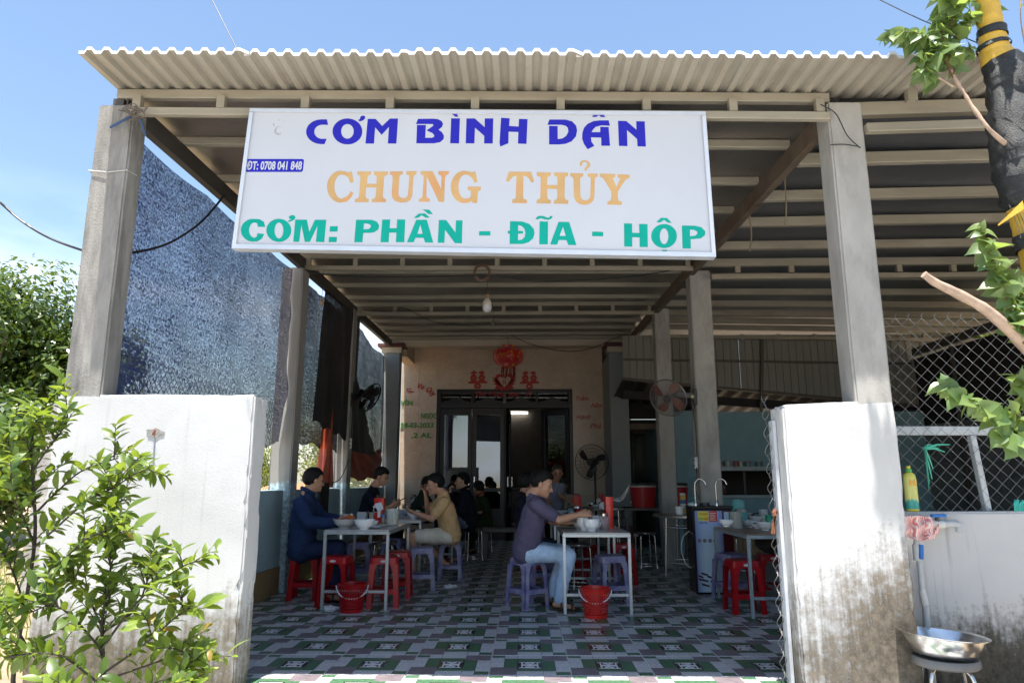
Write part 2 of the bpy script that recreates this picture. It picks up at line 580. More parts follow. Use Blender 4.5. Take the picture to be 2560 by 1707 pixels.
t = single(rough_block((2.168, WY + .17, -.15), (7.5, WY + .29, .965), 40, .004, chip=.03), 'low_wall', WALLL,
           'grey stained low wall under the wire fence, with the tap in front', 'wall', smooth=40)
# broken patch with a hook in the left gate wall
hk = thing('wall_hook', 'rusty hook in a broken patch of the white gate wall with a thin grey streak below', 'hook', aY(387, 1082, WY))
m = MB()
c0 = aY(387, 1082, WY)
pl = [(.05 * cos(a) * (1 + .25 * sin(3 * a + 1)), .026 * sin(a) * (1 + .25 * cos(5 * a))) for a in [2 * pi * k / 18 for k in range(18)]]
m.prism([pl], lambda x, y, d: V((c0.x + x, c0.y - .001 - d, c0.z + y)), .006)
m.build('broken_plaster', mat('broken_plaster', (.3, .28, .26), .9, bump=1, bscale=90), hk)
MB().tube([c0 + V((0, 0, 0)), c0 + V((.01, -.04, -.01)), c0 + V((.03, -.05, .015))], .006, 6).build('hook', mat('rust', (.16, .06, .03), .9, var=.4), hk)
MB().box((c0.x + .004, c0.y - .0045, c0.z - .3), (c0.x + .011, c0.y - .0005, c0.z - .02)).build('grey_streak', mat('grey_streak', (.33, .34, .4), .9), hk)  # thin blue-grey strip straight below the hook

def column(name, x0, x1, y0, d, z0, z1, m, label, amp=.003, parts=()):
    o = single(rough_block((x0, y0, z0), (x1, y0 + d, z1), 10, amp), name, m, label, 'column', 'columns carrying the canopy', smooth=40)
    return o
PAINT_Y = stained_wall('column_paint_foot', (.42, .55, .60), (.42, .55, .60), 0, .1, .15)
column('concrete_column', -2.776, -2.541, WY + .004, .17, 1.60, 3.555, CONC, 'tall rough concrete column left of the sign, rising from the white gate wall', .004)
column('concrete_column', 1.946, 2.163, WY + .004, .19, 1.54, 3.527, CONC_IN, 'smooth pale concrete column right of the sign, rising from the white gate wall', .003)
COL2 = stained_wall('painted_foot_column', (.36, .35, .325), (.52, .66, .71), 1.08, 1.2, .3, (.24, .23, .21))
def shaft(x0, x1, y0, d, z1, label):
    return single(rough_block((x0, y0, -.02), (x1, y0 + d, z1), 10, .003), 'concrete_column', COL2 if x0 < 0 else CONC_IN, label, 'column', 'columns carrying the canopy', smooth=40)
shaft(-2.78, -2.54, 7.72, .24, 3.56, 'grey concrete column second from the street on the left, pale blue foot')
shaft(-2.78, -2.545, 10.18, .24, 3.70, 'grey concrete column third from the street on the left, beside the hanging red tarpaulin')
k2 = shaft(1.965, 2.205, 8.06, .24, 3.60, 'concrete column behind the water dispenser, carrying a fan bracket')
shaft(1.95, 2.17, 10.28, .24, 3.69, 'concrete column behind the round steel table, partly behind the orange fan')
# smooth cement patch on the right column's foot
# ------------------------------------------------------------------ low side wall (left), painted blue with an ochre skirting
BLUEW = mat('pale_blue_wall_paint', (.38, .53, .59), .75, var=.12, scale=2, dirt=(.29, .4, .43), dscale=3, dlo=.6, dhi=.9, bump=.15, bscale=40)
OCHRE = mat('ochre_wall_paint', (.34, .22, .10), .75, var=.15, scale=3, dirt=(.15, .11, .07))
for (ya, yb), lab in zip(((WY + .22, 7.70), (7.97, 10.16), (10.43, 13.28)),
        ('blue painted low side wall nearest the street, with ochre skirting', 'blue painted low side wall between the second and third left columns', 'blue painted low side wall beyond the third left column, beside the phone user')):
    lw = thing('side_wall', lab, 'wall', (-2.66, ya, 0), 0, 'low blue walls along the left side')
    x1 = -2.60 if ya < 5 else -2.62
    MB().box((-2.74, ya, .27), (x1, yb, 1.055)).build('painted_face', BLUEW, lw, bevel=.006)
    MB().box((-2.74, ya, -.02), (x1 + .012, yb, .268)).build('skirting', OCHRE, lw, bevel=.004)

# ------------------------------------------------------------------ canopy: steel frame, foil, corrugated sheets
def zr(X, Y): return 3.61 + .024 * (Y - 4.15) - .0167 * (X + 2.6) * max(0, 1 - (Y - 4.15) / 6)
XL, XM, XR = -2.675, 2.03, 8.4
can = thing('canopy', 'long corrugated metal canopy on a beige steel frame over the dining yard', 'canopy', (0, 4.15, 3.6))
PY = [4.19, 4.87, 5.57, 6.27, 7.0, 7.83, 8.5, 9.2, 9.9, 10.37, 11.0, 11.6, 12.2, 12.8, 13.22]
for Y in PY:
    m = MB()
    m.bar((XL, Y, zr(XL, Y) + .03), (XM - .06, Y, zr(XM, Y) + .03), .05, .062, mi=0)
    m.build('purlin', STEEL, can, bevel=.004)
PYR = [4.20, 4.97, 5.77, 6.46, 7.23, 7.9, 8.55, 9.37, 10.1, 10.73, 11.3, 11.86]
for Y in PYR:
    m = MB()
    m.bar((XM + .03, Y, zr(XM, Y) - .03 + (.0 if Y > 5 else -.02)), (XR, Y, zr(XR, 9) - .035 - (.03 if Y < 5 else 0)), .06, .09)
    m.build('purlin', STEEL, can, bevel=.004)
for Y in (4.15, 7.83, 10.37):                               # lattice girders: a lower chord and short posts
    m = MB()
    m.bar((XL + .12, Y, zr(XL, Y) - .115), (XM - .08, Y, zr(XM, Y) - .115), .045, .052)
    m.build('girder_chord', STEEL, can, bevel=.004)
    n = 9
    for i in range(n):
        X = XL + .16 + (XM - XL - .3) * i / (n - 1)
        MB().box((X - .026, Y - .022, zr(X, Y) - .0885), (X + .026, Y + .022, zr(X, Y) - .0015)).build('girder_post', STEEL, can)
for Y in (4.15, 7.9, 11.86):
    m = MB()
    m.bar((XM + .14, Y, zr(XM, Y) - .20), (XR, Y, zr(XR, 9) - .20), .05, .06)
    m.build('girder_chord', STEEL, can, bevel=.004)
    for i in range(11):
        X = XM + .45 + .62 * i
        if X > XR: break
        MB().box((X - .03, Y - .022, zr(XR, 9) - .172), (X + .03, Y + .022, zr(XR, 9) - .07)).build('girder_post', STEEL, can)
for X in (-2.585, 1.985):                                    # beams running back over the columns
    m = MB()
    for a, b in ((4.22, 7.7), (7.7, 10.2), (10.2, 13.28)):
        m.bar((X, a, zr(X, a) - .07), (X, b, zr(X, b) - .07), .06, .135)
    m.build('main_beam', STEELD if X < 0 else mat('brown_rusty_steel', (.15, .115, .085), .6, .2, var=.25, scale=5, dirt=(.1, .055, .035)), can)
FOIL = mat('foil_insulation', (.30, .275, .25), .34, .85, var=.2, scale=1.4, dirt=(.22, .2, .18), dscale=1.6, dlo=.5, dhi=.8)
def quilt(mt):
    n, l, b = mt.node_tree.nodes, mt.node_tree.links, mt.node_tree.nodes['Principled BSDF']
    t = n.new('ShaderNodeTexCoord')
    vo = n.new('ShaderNodeTexVoronoi')
    vo.inputs['Scale'].default_value = 55
    vo.inputs['Randomness'].default_value = .1
    l.new(t.outputs['Object'], vo.inputs['Vector'])
    bp = n.new('ShaderNodeBump')
    bp.inputs['Strength'].default_value = .5
    bp.inputs['Distance'].default_value = .008
    l.new(vo.outputs['Distance'], bp.inputs['Height'])
    l.new(bp.outputs[0], b.inputs['Normal'])
quilt(FOIL)
FOILD = mat('shade_dark_foil', (.10, .105, .115), .45, .5, var=.25, scale=1.5)  # same foil made darker: the right wing's shade put into its colour
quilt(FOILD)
x = XL + .02
k = 0
while x < XR - .1:
    x2 = min(x + 1.17, XR)
    if x < XM < x2: x2 = XM + .02
    zz = .0625 + .0015 * (k % 2)
    dz = 0 if x2 <= XM + .1 else -.0
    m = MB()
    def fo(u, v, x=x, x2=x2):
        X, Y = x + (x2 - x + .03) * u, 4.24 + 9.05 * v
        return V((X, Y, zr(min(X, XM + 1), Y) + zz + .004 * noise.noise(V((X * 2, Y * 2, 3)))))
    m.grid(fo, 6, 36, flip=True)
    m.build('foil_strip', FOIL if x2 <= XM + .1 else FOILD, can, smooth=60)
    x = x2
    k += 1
TIN_T = mat('white_roof_sheet', (.74, .74, .73), .45, .1, var=.06, dirt=(.5, .47, .42), dscale=4)
TIN_B = mat('beige_underside', (.34, .31, .25), .5, .1, var=.1, scale=3, dirt=(.27, .22, .15), dscale=14, dlo=.6, dhi=.8)
PITCH_R = .1
def corr(u):                       # trapezoid wave, 0..1 of a period -> height
    u = u % 1
    return 0 if u < .36 else (u - .36) / .16 if u < .52 else 1 if u < .8 else 1 - (u - .8) / .2
def roof_sheet(x0, n, lift, ye, yb=13.34):
    m = MB()
    br = [0, .36, .52, .8]
    xs = [x0 + PITCH_R * (i + b) for i in range(n) for b in br] + [x0 + PITCH_R * (n + .36)]
    ys = [ye, ye + .25, 4.3, 7, 10, yb]
    for sheet, (dz, mi) in enumerate(((.004, 0), (0, 1))):
        def p(i, j):
            X, Y = xs[i], ys[j]
            jit = .006 * noise.noise(V((X * 9, 7, 1))) if j == 0 else 0
            return V((X, Y + jit, zr(min(X, XM + 1), Y) + (.069 if Y > 4.2 else .066) + lift + .028 * corr((X - x0) / PITCH_R) * .95 + dz * (5 if j < 1 else 1) + jit * .7))
        vs = [p(i, j) for j in range(len(ys)) for i in range(len(xs))]
        w_ = len(xs)
        fs = []
        for j in range(len(ys) - 1):
            for i in range(w_ - 1):
                q = (j*w_+i, j*w_+i+1, (j+1)*w_+i+1, (j+1)*w_+i)
                fs.append(q if sheet == 0 else q[::-1])
        m.add(vs, fs, mi)
    # front cut edge
    n0 = len(xs)
    for i in range(n0 - 1):
        a, b = V(m.v[i]), V(m.v[i + 1])
        c, d = V(m.v[i + n0 * len(ys)]), V(m.v[i + 1 + n0 * len(ys)])
        m.add([c, d, b, a], [(0, 1, 2, 3)], 0)
    return m
x = XL - .01
k = 0
while x < XR - .2:
    roof_sheet(x, 10, .003 * (k % 2), 3.772 + [0, .015, -.01, .012, .004, -.012, .01][k % 7]).build('roof_sheet', [TIN_T, TIN_B], can)
    x += 1.0
    k += 1

# ------------------------------------------------------------------ the house at the back
HY, PF = 14.5, 13.32
house = thing('house', 'house front clad in marbled beige tiles behind the dining yard', 'house', (0, HY, 0))
def facade_mat():
    mt, n, l, b = nodes('marbled_beige_tile')
    t = n.new('ShaderNodeTexCoord')
    v = t.outputs['Object']
    f = noise_node(n, l, v, 2.6, 9, .72)
    wv = n.new('ShaderNodeTexNoise')
    wv.inputs['Scale'].default_value = 5
    wv.inputs['Detail'].default_value = 8
    wv.inputs['Distortion'].default_value = 2.2
    l.new(v, wv.inputs['Vector'])
    col = mixcol(n, l, mapr(n, l, f, .3, .7), (.43, .325, .235), (.60, .50, .39))
    vein = mapr(n, l, wv.outputs['Fac'], .47, .5)
    vein2 = mapr(n, l, wv.outputs['Fac'], .53, .5)
    col = mixcol(n, l, mathn(n, l, 'MULTIPLY', mathn(n, l, 'MULTIPLY', vein, vein2), .6), col, (.62, .55, .46))
    l.new(col, b.inputs['Base Color'])
    b.inputs['Roughness'].default_value = .28
    return mt
FAC = facade_mat()
DX0, DX1, DZ = -1.82, .99, 3.035
m = MB()
m.box((-2.56, HY, -.02), (DX0, HY + .2, 3.9)).box((DX1, HY, -.02), (1.62, HY + .2, 3.9)).box((DX0 + .001, HY, DZ), (DX1 - .001, HY + .2, 3.9))
# clad in large tiles, joints barely open
fw = m.build('wall', FAC, house)
# big cladding tiles laid over the wall, 0.6 x 0.9 m, thin joints
tl = {}
def clad(x0, x1, z0, z1):
    key = (round(x1 - x0, 3), round(z1 - z0, 3))
    m = MB().box((x0 + .0012, HY - .012, z0 + .0012), (x1 - .0012, HY - .001, z1 - .0012))
    m.build('cladding_tile', FAC, house)
for x0, x1, z0 in ((-2.56, DX0, 0), (DX1, 1.62, 0), (DX0, DX1, DZ)):
    z = z0
    while z < 3.87:
        z2 = min(3.88, z + (.9 if z0 == 0 else .42))
        n = max(1, round((x1 - x0) / (.4 if z0 == 0 else .6)))
        for i in range(n): clad(x0 + (x1 - x0) * i / n, x0 + (x1 - x0) * (i + 1) / n, z, z2)
        z = z2
CREAM = mat('cream_house_paint', (.50, .44, .35), .75, var=.08, scale=1.5)
CREAMW = mat('pale_ceiling_paint', (.52, .48, .41), .8, var=.05)
MB().box((-2.72, PF, 3.72), (2.12, PF + .2, 4.3)).build('porch_beam', CREAM, house)
MB().box((-2.3, PF + .2, 3.88), (1.75, HY, 4.0)).build('porch_ceiling', CREAMW, house)
for a, b in ((-2.52, -2.302), (1.752, 1.97)):
    MB().box((a, PF + .202, 3.56), (b, HY, 4.0)).build('porch_side_beam', CREAM, house)
HCOL = mat('blue_grey_house_paint', (.255, .28, .285), .75, var=.1, scale=2, dirt=(.15, .18, .19), dscale=3, dlo=.62, dhi=.9)
MAR = mat('maroon_trim_paint', (.11, .035, .035), .6)
for x0, x1, lab in ((-2.72, -2.40, 'l'), (1.62, 1.97, 'r')):
    MB().box((x0, PF - .02, .36), (x1, PF + .24, 3.58)).build('porch_column', HCOL, house, bevel=.008)
    MB().box((x0 - .01, PF - .03, -.02), (x1 + .01, PF + .25, .36)).build('column_plinth', MAR, house, bevel=.006)
    MB().box((x0 - .03, PF - .05, 3.58), (x1 + .03, PF + .27, 3.69)).build('column_capital', CREAM, house)
    MB().box((x0 - .1, PF - .12, 3.69), (x1 + .1, PF + .3, 3.76)).build('column_cap', MAR, house, bevel=.01)
MB().box((1.62, PF + .24, -.02), (1.97, HY - .002, 3.56)).build('side_wall', HCOL, house)
# diamond shaped ceiling lamps, unlit
for px in (1150, 1393):
    c = aY(px, 861, 13.95)
    lm = thing('ceiling_lamp', 'black diamond ceiling lamp frame on the porch, %s of the lantern' % ('left' if px < 1200 else 'right'), 'lamp', (c.x, 13.95, 3.88), 0, 'unlit diamond lamps on the porch ceiling')
    mm = MB()
    for k in range(4):
        a, b = R(90 * k), R(90 * k + 90)
        mm.bar((c.x + .22 * cos(a), 13.95 + .22 * sin(a), 3.862), (c.x + .22 * cos(b), 13.95 + .22 * sin(b), 3.862), .03, .035)
    mm.build('frame', BLACKM, lm)
    MB().lathe([(.001, 3.8795), (.14, 3.8795), (.14, 3.868), (.001, 3.868)], (c.x, 13.95, 0), 4).build('diffuser', mat('milky_diffuser', (.5, .48, .44), .5), lm)
# door: dark anodised frame, four leaves, transom
ALU = mat('dark_anodised_aluminium', (.021, .021, .024), .35, .4)
def glass_mat():
    mt, n, l, b = nodes('tinted_reflective_glass')
    o = n['Material Output']
    gl = n.new('ShaderNodeBsdfGlossy')
    gl.inputs['Color'].default_value = (.85, .9, .95, 1)
    gl.inputs['Roughness'].default_value = .015
    tr = n.new('ShaderNodeBsdfTransparent')
    tr.inputs['Color'].default_value = (.2, .22, .24, 1)
    ms = n.new('ShaderNodeMixShader')
    fr = n.new('ShaderNodeFresnel')
    fr.inputs['IOR'].default_value = 2.4
    l.new(fr.outputs[0], ms.inputs[0])
    l.new(tr.outputs[0], ms.inputs[1])
    l.new(gl.outputs[0], ms.inputs[2])
    l.new(ms.outputs[0], o.inputs['Surface'])
    return mt
GLASS = glass_mat()
m = MB()
fr_ = .07
y0, y1 = HY + .02, HY + .12
TZ = 2.64
m.box((DX0, y0, 0), (DX0 + fr_, y1, DZ)).box((DX1 - fr_, y0, 0), (DX1, y1, DZ)).box((DX0 + fr_, y0, DZ - fr_), (DX1 - fr_, y1, DZ)).box((DX0 + fr_, y0, TZ), (DX1 - fr_, y1, TZ + .1))
lw_ = (DX1 - DX0 - 2 * fr_) / 4
for i in (1, 3):
    X = DX0 + fr_ + lw_ * i
    m.box((X - .03, y0, TZ + .1), (X + .03, y1, DZ - fr_))
m.build('door_frame', ALU, house, bevel=.004)
m = MB()
for i in range(4): m.box((DX0 + fr_ + lw_ * i + .03, HY + .065, TZ + .1), (DX0 + fr_ + lw_ * (i + 1) - .03, HY + .075, DZ - fr_))
m.build('transom_glass', GLASS, house)
m = MB()
for i in range(4):                                        # scrolled valances over the leaves
    cx = DX0 + fr_ + lw_ * (i + .5)
    pts = [(-.3, 0), (.3, 0), (.28, .03), (.17, .05), (.09, .1), (0, .13), (-.09, .1), (-.17, .05), (-.28, .03)]
    m.prism([pts], lambda x, y, d, cx=cx: V((cx + x, HY + .05 - d, TZ + .101 + y)), .02)
m.build('door_scroll', ALU, house)
def leaf_door(hx, w_, ang, lab):
    M = Matrix.Translation((hx, HY + .07, 0)) @ Matrix.Rotation(ang, 4, 'Z')
    s_ = 1 if w_ > 0 else -1
    W = abs(w_)
    def bx(a, b, mi=0, mbx=None): (mbx or m).box((min(a[0]*s_, b[0]*s_), a[1], a[2]), (max(a[0]*s_, b[0]*s_), b[1], b[2]), mi, M)
    m = MB()
    bx((.004, -.025, .01), (.09, .025, TZ - .004)); bx((W - .09, -.025, .01), (W - .004, .025, TZ - .004))
    bx((.09, -.025, TZ - .13), (W - .09, .025, TZ - .004)); bx((.09, -.025, .01), (W - .09, .025, .62))
    bx((.09, -.02, .95), (W - .09, .02, 1.03))
    d = m.build('door_leaf', ALU, house, bevel=.003)
    g = MB()
    bx((.09, -.005, 1.03), (W - .09, .005, TZ - .13), 0, g)
    bx((.09, -.005, .62), (W - .09, .005, .95), 0, g)
    g.build('pane', GLASS, d)
    b_ = MB()
    for k in range(1, 6): bx((.09 + (W - .18) * k / 6 - .006, .012, .64), (.09 + (W - .18) * k / 6 + .006, .02, TZ - .14), 0, b_)
    for k in range(1, 7): bx((.09, .021, .7 + .27 * k), (W - .09, .027, .708 + .27 * k), 0, b_)
    b_.build('security_bar', BLACKM, d)
    h = MB()
    bx((W - .07, -.06, 1.05), (W - .045, -.04, 1.25), 0, h)
    h.build('handle', CHROME, d)
X = DX0 + fr_
leaf_door(X, lw_, 0, 1)
leaf_door(X + lw_ * 2, -lw_, 0, 2)
leaf_door(X + lw_ * 4, -lw_, R(-32), 4)
leaf_door(X + lw_ * 2 + .01, lw_ * .98, R(82), 3)
# room behind the door
ROOM = mat('dim_room_paint', (.22, .2, .18), .8)
m = MB()
m.box((-2.5, HY + 4.2, -.02), (1.9, HY + 4.3, 3.9)).box((-2.6, HY + .21, -.02), (-2.5, HY + 4.3, 3.9)).box((1.9, HY + .21, -.02), (2.0, HY + 4.3, 3.9)).box((-2.6, HY + .21, 3.9), (2.0, HY + 4.3, 4.0))
m.build('room_wall', ROOM, house)
struct(MB().box((-2.5, 14.602, -.1), (1.9, HY + 4.2, -.006)), 'room_floor', mat('dark_room_tile', (.12, .1, .09), .25))
WOOD = mat('dark_carved_wood', (.035, .017, .011), .35, var=.4, scale=7, stretch=(1, 1, 6))
cab = thing('altar_cabinet', 'dark carved wooden altar cabinet inside the open doorway', 'cabinet', (-.1, HY + 3.4, 0))
m = MB()
m.box((-.75, HY + 3.3, .1), (.75, HY + 3.9, .95))
m.build('body', WOOD, cab, bevel=.01)
m = MB().box((-.85, HY + 3.24, .95), (.85, HY + 3.92, 1.02))
m.build('top', WOOD, cab, bevel=.01)
for i in range(3):
    x0 = -.7 + .48 * i
    d = MB().box((x0, HY + 3.27, .18), (x0 + .43, HY + 3.3, .88)).build('door', WOOD, cab, bevel=.008)
    MB().lathe([(.001, 0), (.12, 0), (.13, .012), (.08, .018), (.001, .014)], (0, 0, 0), 20, M=Matrix.Translation((x0 + .215, HY + 3.268, .53)) @ Matrix.Rotation(R(90), 4, 'X')).build('inlay', mat('shell_inlay', (.35, .3, .26), .3, var=.5, scale=30), d)
for x0 in (-.7, .62): MB().box((x0, HY + 3.3, -.004), (x0 + .08, HY + 3.38, .1)).build('leg', WOOD, cab)
tb = thing('tube_lamp', 'lit fluorescent tube high on the wall inside the house', 'lamp', (-.5, HY + 4.1, 2.9))
MB().box((-1.0, HY + 4.14, 2.95), (.1, HY + 4.195, 3.0)).build('fitting', mat('lamp_fitting', (.6, .6, .58), .4), tb)
MB().tube([(-.98, HY + 4.11, 2.93), (.08, HY + 4.11, 2.93)], .016, 10).build('tube', mat('lit_tube', (1, .95, .82), .5, emit=3.2), tb)
# side grille between porch column and facade (left)
gr = thing('window_grille', 'white painted steel grille between the porch column and the tiled wall', 'grille', (-2.62, 13.9, 1.0))
m = MB()
for k in range(7): m.tube([(-2.62, PF + .3 + .14 * k, 1.06), (-2.62, PF + .3 + .14 * k, 3.2)], .008, 6)
m.build('upright_bar', mat('white_bar_paint', (.5, .5, .48), .5), gr)
m = MB()
for k in range(9): m.bar((-2.61, PF + .25, 1.1 + .26 * k), (-2.61, HY - .02, 1.1 + .26 * k), .012, .02)
m.build('cross_bar', mat('dark_bar_paint', (.05, .05, .05), .5), gr)
lw = thing('side_wall', 'short blue low wall under the white grille by the tiled house front', 'wall', (-2.66, PF + .26, 0), 0, 'low blue walls along the left side')
MB().box((-2.70, PF + .26, .27), (-2.59, HY - .01, 1.05)).build('painted_face', BLUEW, lw)
MB().box((-2.70, PF + .26, -.02), (-2.58, HY - .01, .268)).build('skirting', OCHRE, lw)

# ------------------------------------------------------------------ side yard on the right: kitchen wall, tin cladding, dark gap, block wall
KY = 11.9
kit = thing('kitchen_wall', 'pale blue kitchen wall with a dark serving window at the back right', 'wall', (3.5, KY, 0))
BL2 = mat('teal_kitchen_paint', (.21, .35, .40), .7, var=.14, scale=1.2, dirt=(.11, .2, .24), dscale=1.1, dlo=.52, dhi=.8)
m = MB()
KX0, KX1 = 2.62, 7.8
m.box((KX0, KY, .3), (KX1, KY + .12, .93)).box((KX0, KY, .93), (3.0, KY + .12, 2.32)).box((3.0, KY, 1.395), (KX1, KY + .12, 2.30)).box((5.0, KY, .93), (KX1, KY + .12, 1.395))
m.build('painted_face', BL2, kit)
MB().box((KX0, KY - .004, -.02), (KX1, KY + .12, .3)).build('skirting', OCHRE, kit)
MB().box((KX0 - .1, KY, -.02), (KX0 - .002, KY + 4.6, 2.3)).build('return_wall', BL2, kit)
sill = mat('white_sill_paint', (.36, .43, .45), .6)
MB().box((3.0, KY - .12, 1.325), (5.0, KY + .1, 1.394)).build('window_shelf', sill, kit, bevel=.004)
MB().box((3.0, KY - .05, .885), (5.0, KY + .1, .932)).build('window_sill', sill, kit, bevel=.004)
for X in (3.0, 3.62, 4.3, 4.96): MB().box((X, KY + .03, .933), (X + .035, KY + .07, 1.324)).build('window_frame', mat('brown_window_bar', (.05, .04, .035), .5), kit)
MB().box((2.9, KY + 1.2, -.02), (KX1, KY + 1.3, 2.2)).build('inner_wall', mat('dark_inner_wall', (.035, .03, .028), .8), kit)  # near-black inner wall behind the serving window
MB().box((KX0, KY + .122, 2.2), (KX1, KY + 1.2, 2.25)).build('inner_ceiling', mat('dark_inner_wall', (.035, .03, .028), .8), kit)
rnd = random.Random(3)
for k, (xx, h_, r_, c_, nm, lab) in enumerate(((3.35, .1, .045, (.4, .4, .42), 'tin_can', 'shiny tin can on the kitchen shelf, left of the others'), (3.48, .085, .03, (.45, .05, .04), 'jar', 'small red lidded jar on the kitchen shelf'),
        (3.56, .085, .03, (.5, .45, .4), 'jar', 'small pale jar on the kitchen shelf next to the red one'), (3.68, .08, .05, (.12, .2, .19), 'plastic_tub', 'low dark green tub on the kitchen shelf'), (3.86, .085, .055, (.09, .16, .16), 'plastic_tub', 'low dark teal tub at the right of the kitchen shelf'))):
    t = thing(nm, lab, 'container', (xx, KY - .06, 1.3945), 0, 'things on the kitchen shelf')
    MB().lathe([(.001, 0), (r_, 0), (r_, h_ * .85), (.001, h_ * .85)], (xx, KY - .06, 1.395), 16).build('body', mat('can%d' % k, c_, .4), t, smooth=40)
    MB().lathe([(.001, h_ * .85), (r_ * 1.04, h_ * .85), (r_ * 1.04, h_), (.001, h_)], (xx, KY - .06, 1.3955), 16).build('lid', mat('lid%d' % (k % 2), ((.3, .3, .3), (.25, .04, .03))[k % 2], .4), t, smooth=40)
# crumpled plastic bags on the shelf
def crumple(c, r, n, seed, flat=.7, rough=.35):
    bm = bmesh.new()
    bmesh.ops.create_icosphere(bm, subdivisions=3, radius=1)
    for v in bm.verts:
        d = v.co.normalized()
        k = 1 + rough * noise.noise(d * n + V((seed, 0, 0))) + rough * .6 * noise.noise(d * n * 2.7 + V((seed, 5, 0)))
        v.co = V((d.x * k * r, d.y * k * r * .8, max(-.55 * flat * r, d.z * k * r * flat)))
    m = MB()
    bm.verts.index_update()
    m.v = [tuple(v.co + V(c) + V((0, 0, .55 * flat * r))) for v in bm.verts]
    m.f = [tuple(v.index for v in f.verts) for f in bm.faces]
    m.m = [0] * len(m.f)
    bm.free()
    return m
single(crumple((3.16, KY - .05, 1.395), .1, 4, 2), 'plastic_bag', mat('grey_film', (.2, .24, .25), .3), 'crumpled grey plastic bag at the left end of the kitchen shelf', 'bag')
single(crumple((3.2, KY + .02, .935), .12, 4, 9, 1.2), 'red_bag', mat('dark_red_bag', (.09, .02, .02), .5), 'dark red bag inside the kitchen serving window', 'bag')
tin = thing('tin_cladding', 'grey ribbed tin wall hung under the canopy above the kitchen', 'wall', (3.5, 12.3, 3))
CLAD = mat('dull_grey_green_tin', (.215, .215, .185), .55, .2, var=.1, scale=1.5, stretch=(6, 1, .5))
x = 1.70
k = 0
while x < 7.5:
    m = MB()
    zb0, zb1 = 2.84 - .095 * (x - 2), 2.84 - .095 * (x - 1)
    xs, zs = [], []
    n = 8
    vs, fs = [], []
    for i in range(n + 1):
        for dx, dy in ((0, 0), (.1, 0), (.108, -.014), (.118, -.014), (.1249, 0)):
            X = x + .125 * i + dx
            if X > x + 1.005: break
            zb = 2.84 - .095 * (X - 2)
            vs += [V((X, 12.0 + dy + .004 * (k % 2), zb)), V((X, 12.0 + dy + .004 * (k % 2), 3.64))]
    m.add(vs, [(2*i, 2*i+2, 2*i+3, 2*i+1) for i in range(len(vs) // 2 - 1)])
    m.build('tin_sheet', CLAD, tin)
    x += 1.0
    k += 1
DARKW = mat('near_black_board', (.02, .018, .016), .8)  # near-black colour stands in for the shade of the passage and gap
m = MB()
m.bar((1.70, 11.96, 3.21), (6.6, 11.96, 3.12), .03, .035)
m.build('cladding_rail', STEELD, tin)
for X in (2.36, 4.02): MB().bar((X + .08, 11.94, 3.58), (X - .03, 11.94, 2.3), .045, .04).build('cladding_post', STEELD, tin)
m = MB()
m.bar((1.68, 12.0, 2.88), (6.65, 12.0, 2.4), .05, .05)
m.build('bottom_rail', STEELD, tin)
eave = thing('dark_eave', 'dark sagging tin eave between the ribbed tin wall and the kitchen', 'eave', (3.5, 12.3, 2.5))
m = MB()
def ev(u, v): return V((1.68 + 6.1 * u, 12.03 + 2.2 * v, 2.86 - .54 * u - .25 * v + .02 * sin(u * 150)))
m.grid(ev, 160, 3)
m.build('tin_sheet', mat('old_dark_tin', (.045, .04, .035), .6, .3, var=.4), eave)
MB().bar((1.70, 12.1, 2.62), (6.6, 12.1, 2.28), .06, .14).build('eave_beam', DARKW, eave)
# passage behind the right-hand columns
single(MB().box((1.975, 13.62, 2.33), (3.7, 13.66, 3.3)), 'dark_fill', DARKW, 'added dark sheet filling the dark gap above the back passage, right of the house', 'board')  # added sheet: hides the sky so the gap stays dark
pas = thing('passage_roof', 'low dark roof over the back passage beside the house', 'roof', (2.3, 14.5, 2.3))
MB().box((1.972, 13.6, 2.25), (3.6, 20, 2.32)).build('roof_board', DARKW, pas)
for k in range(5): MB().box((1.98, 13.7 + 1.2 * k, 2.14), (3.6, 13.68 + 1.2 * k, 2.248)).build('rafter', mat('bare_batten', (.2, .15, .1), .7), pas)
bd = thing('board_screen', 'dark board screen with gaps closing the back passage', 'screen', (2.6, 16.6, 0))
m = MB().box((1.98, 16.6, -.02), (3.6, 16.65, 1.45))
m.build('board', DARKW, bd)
MB().box((1.98, 16.58, 2.05), (3.6, 16.598, 2.249)).build('top_rail', DARKW, bd)  # added lintel, covers the bright slit under the passage roof
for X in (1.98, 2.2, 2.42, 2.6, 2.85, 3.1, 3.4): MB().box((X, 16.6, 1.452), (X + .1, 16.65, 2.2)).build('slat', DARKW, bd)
# right side wall of the yard, seen through the wire fence
RX = 6.65
MB_ = MB().box((RX, 4.6, -.02), (RX + .15, 11.88, 2.06))
single(MB_, 'block_wall', mat('grey_rendered_block', (.15, .165, .165), .85, var=.2, scale=1.4, dirt=(.08, .1, .1)), 'grey block wall on the far right side of the yard, behind the wire fence', 'wall')
sw = thing('dark_side_screen', 'black shade screen above the grey block wall on the right', 'screen', (RX, 8, 2.6))
MB().box((RX + .02, 4.6, 2.06), (RX + .04, 11.99, 3.2)).build('cloth', mat('black_cloth', (.02, .018, .016), .9, var=.3), sw)
MB().bar((RX - .03, 4.6, 3.3), (RX - .03, 11.88, 3.3), .07, .12).build('top_rail', STEELD, sw)
for Y in (5.5, 7.2, 9, 10.8): MB().box((RX - .06, Y, 0), (RX - .01, Y + .06, 3.2)).build('post', STEELD, sw)

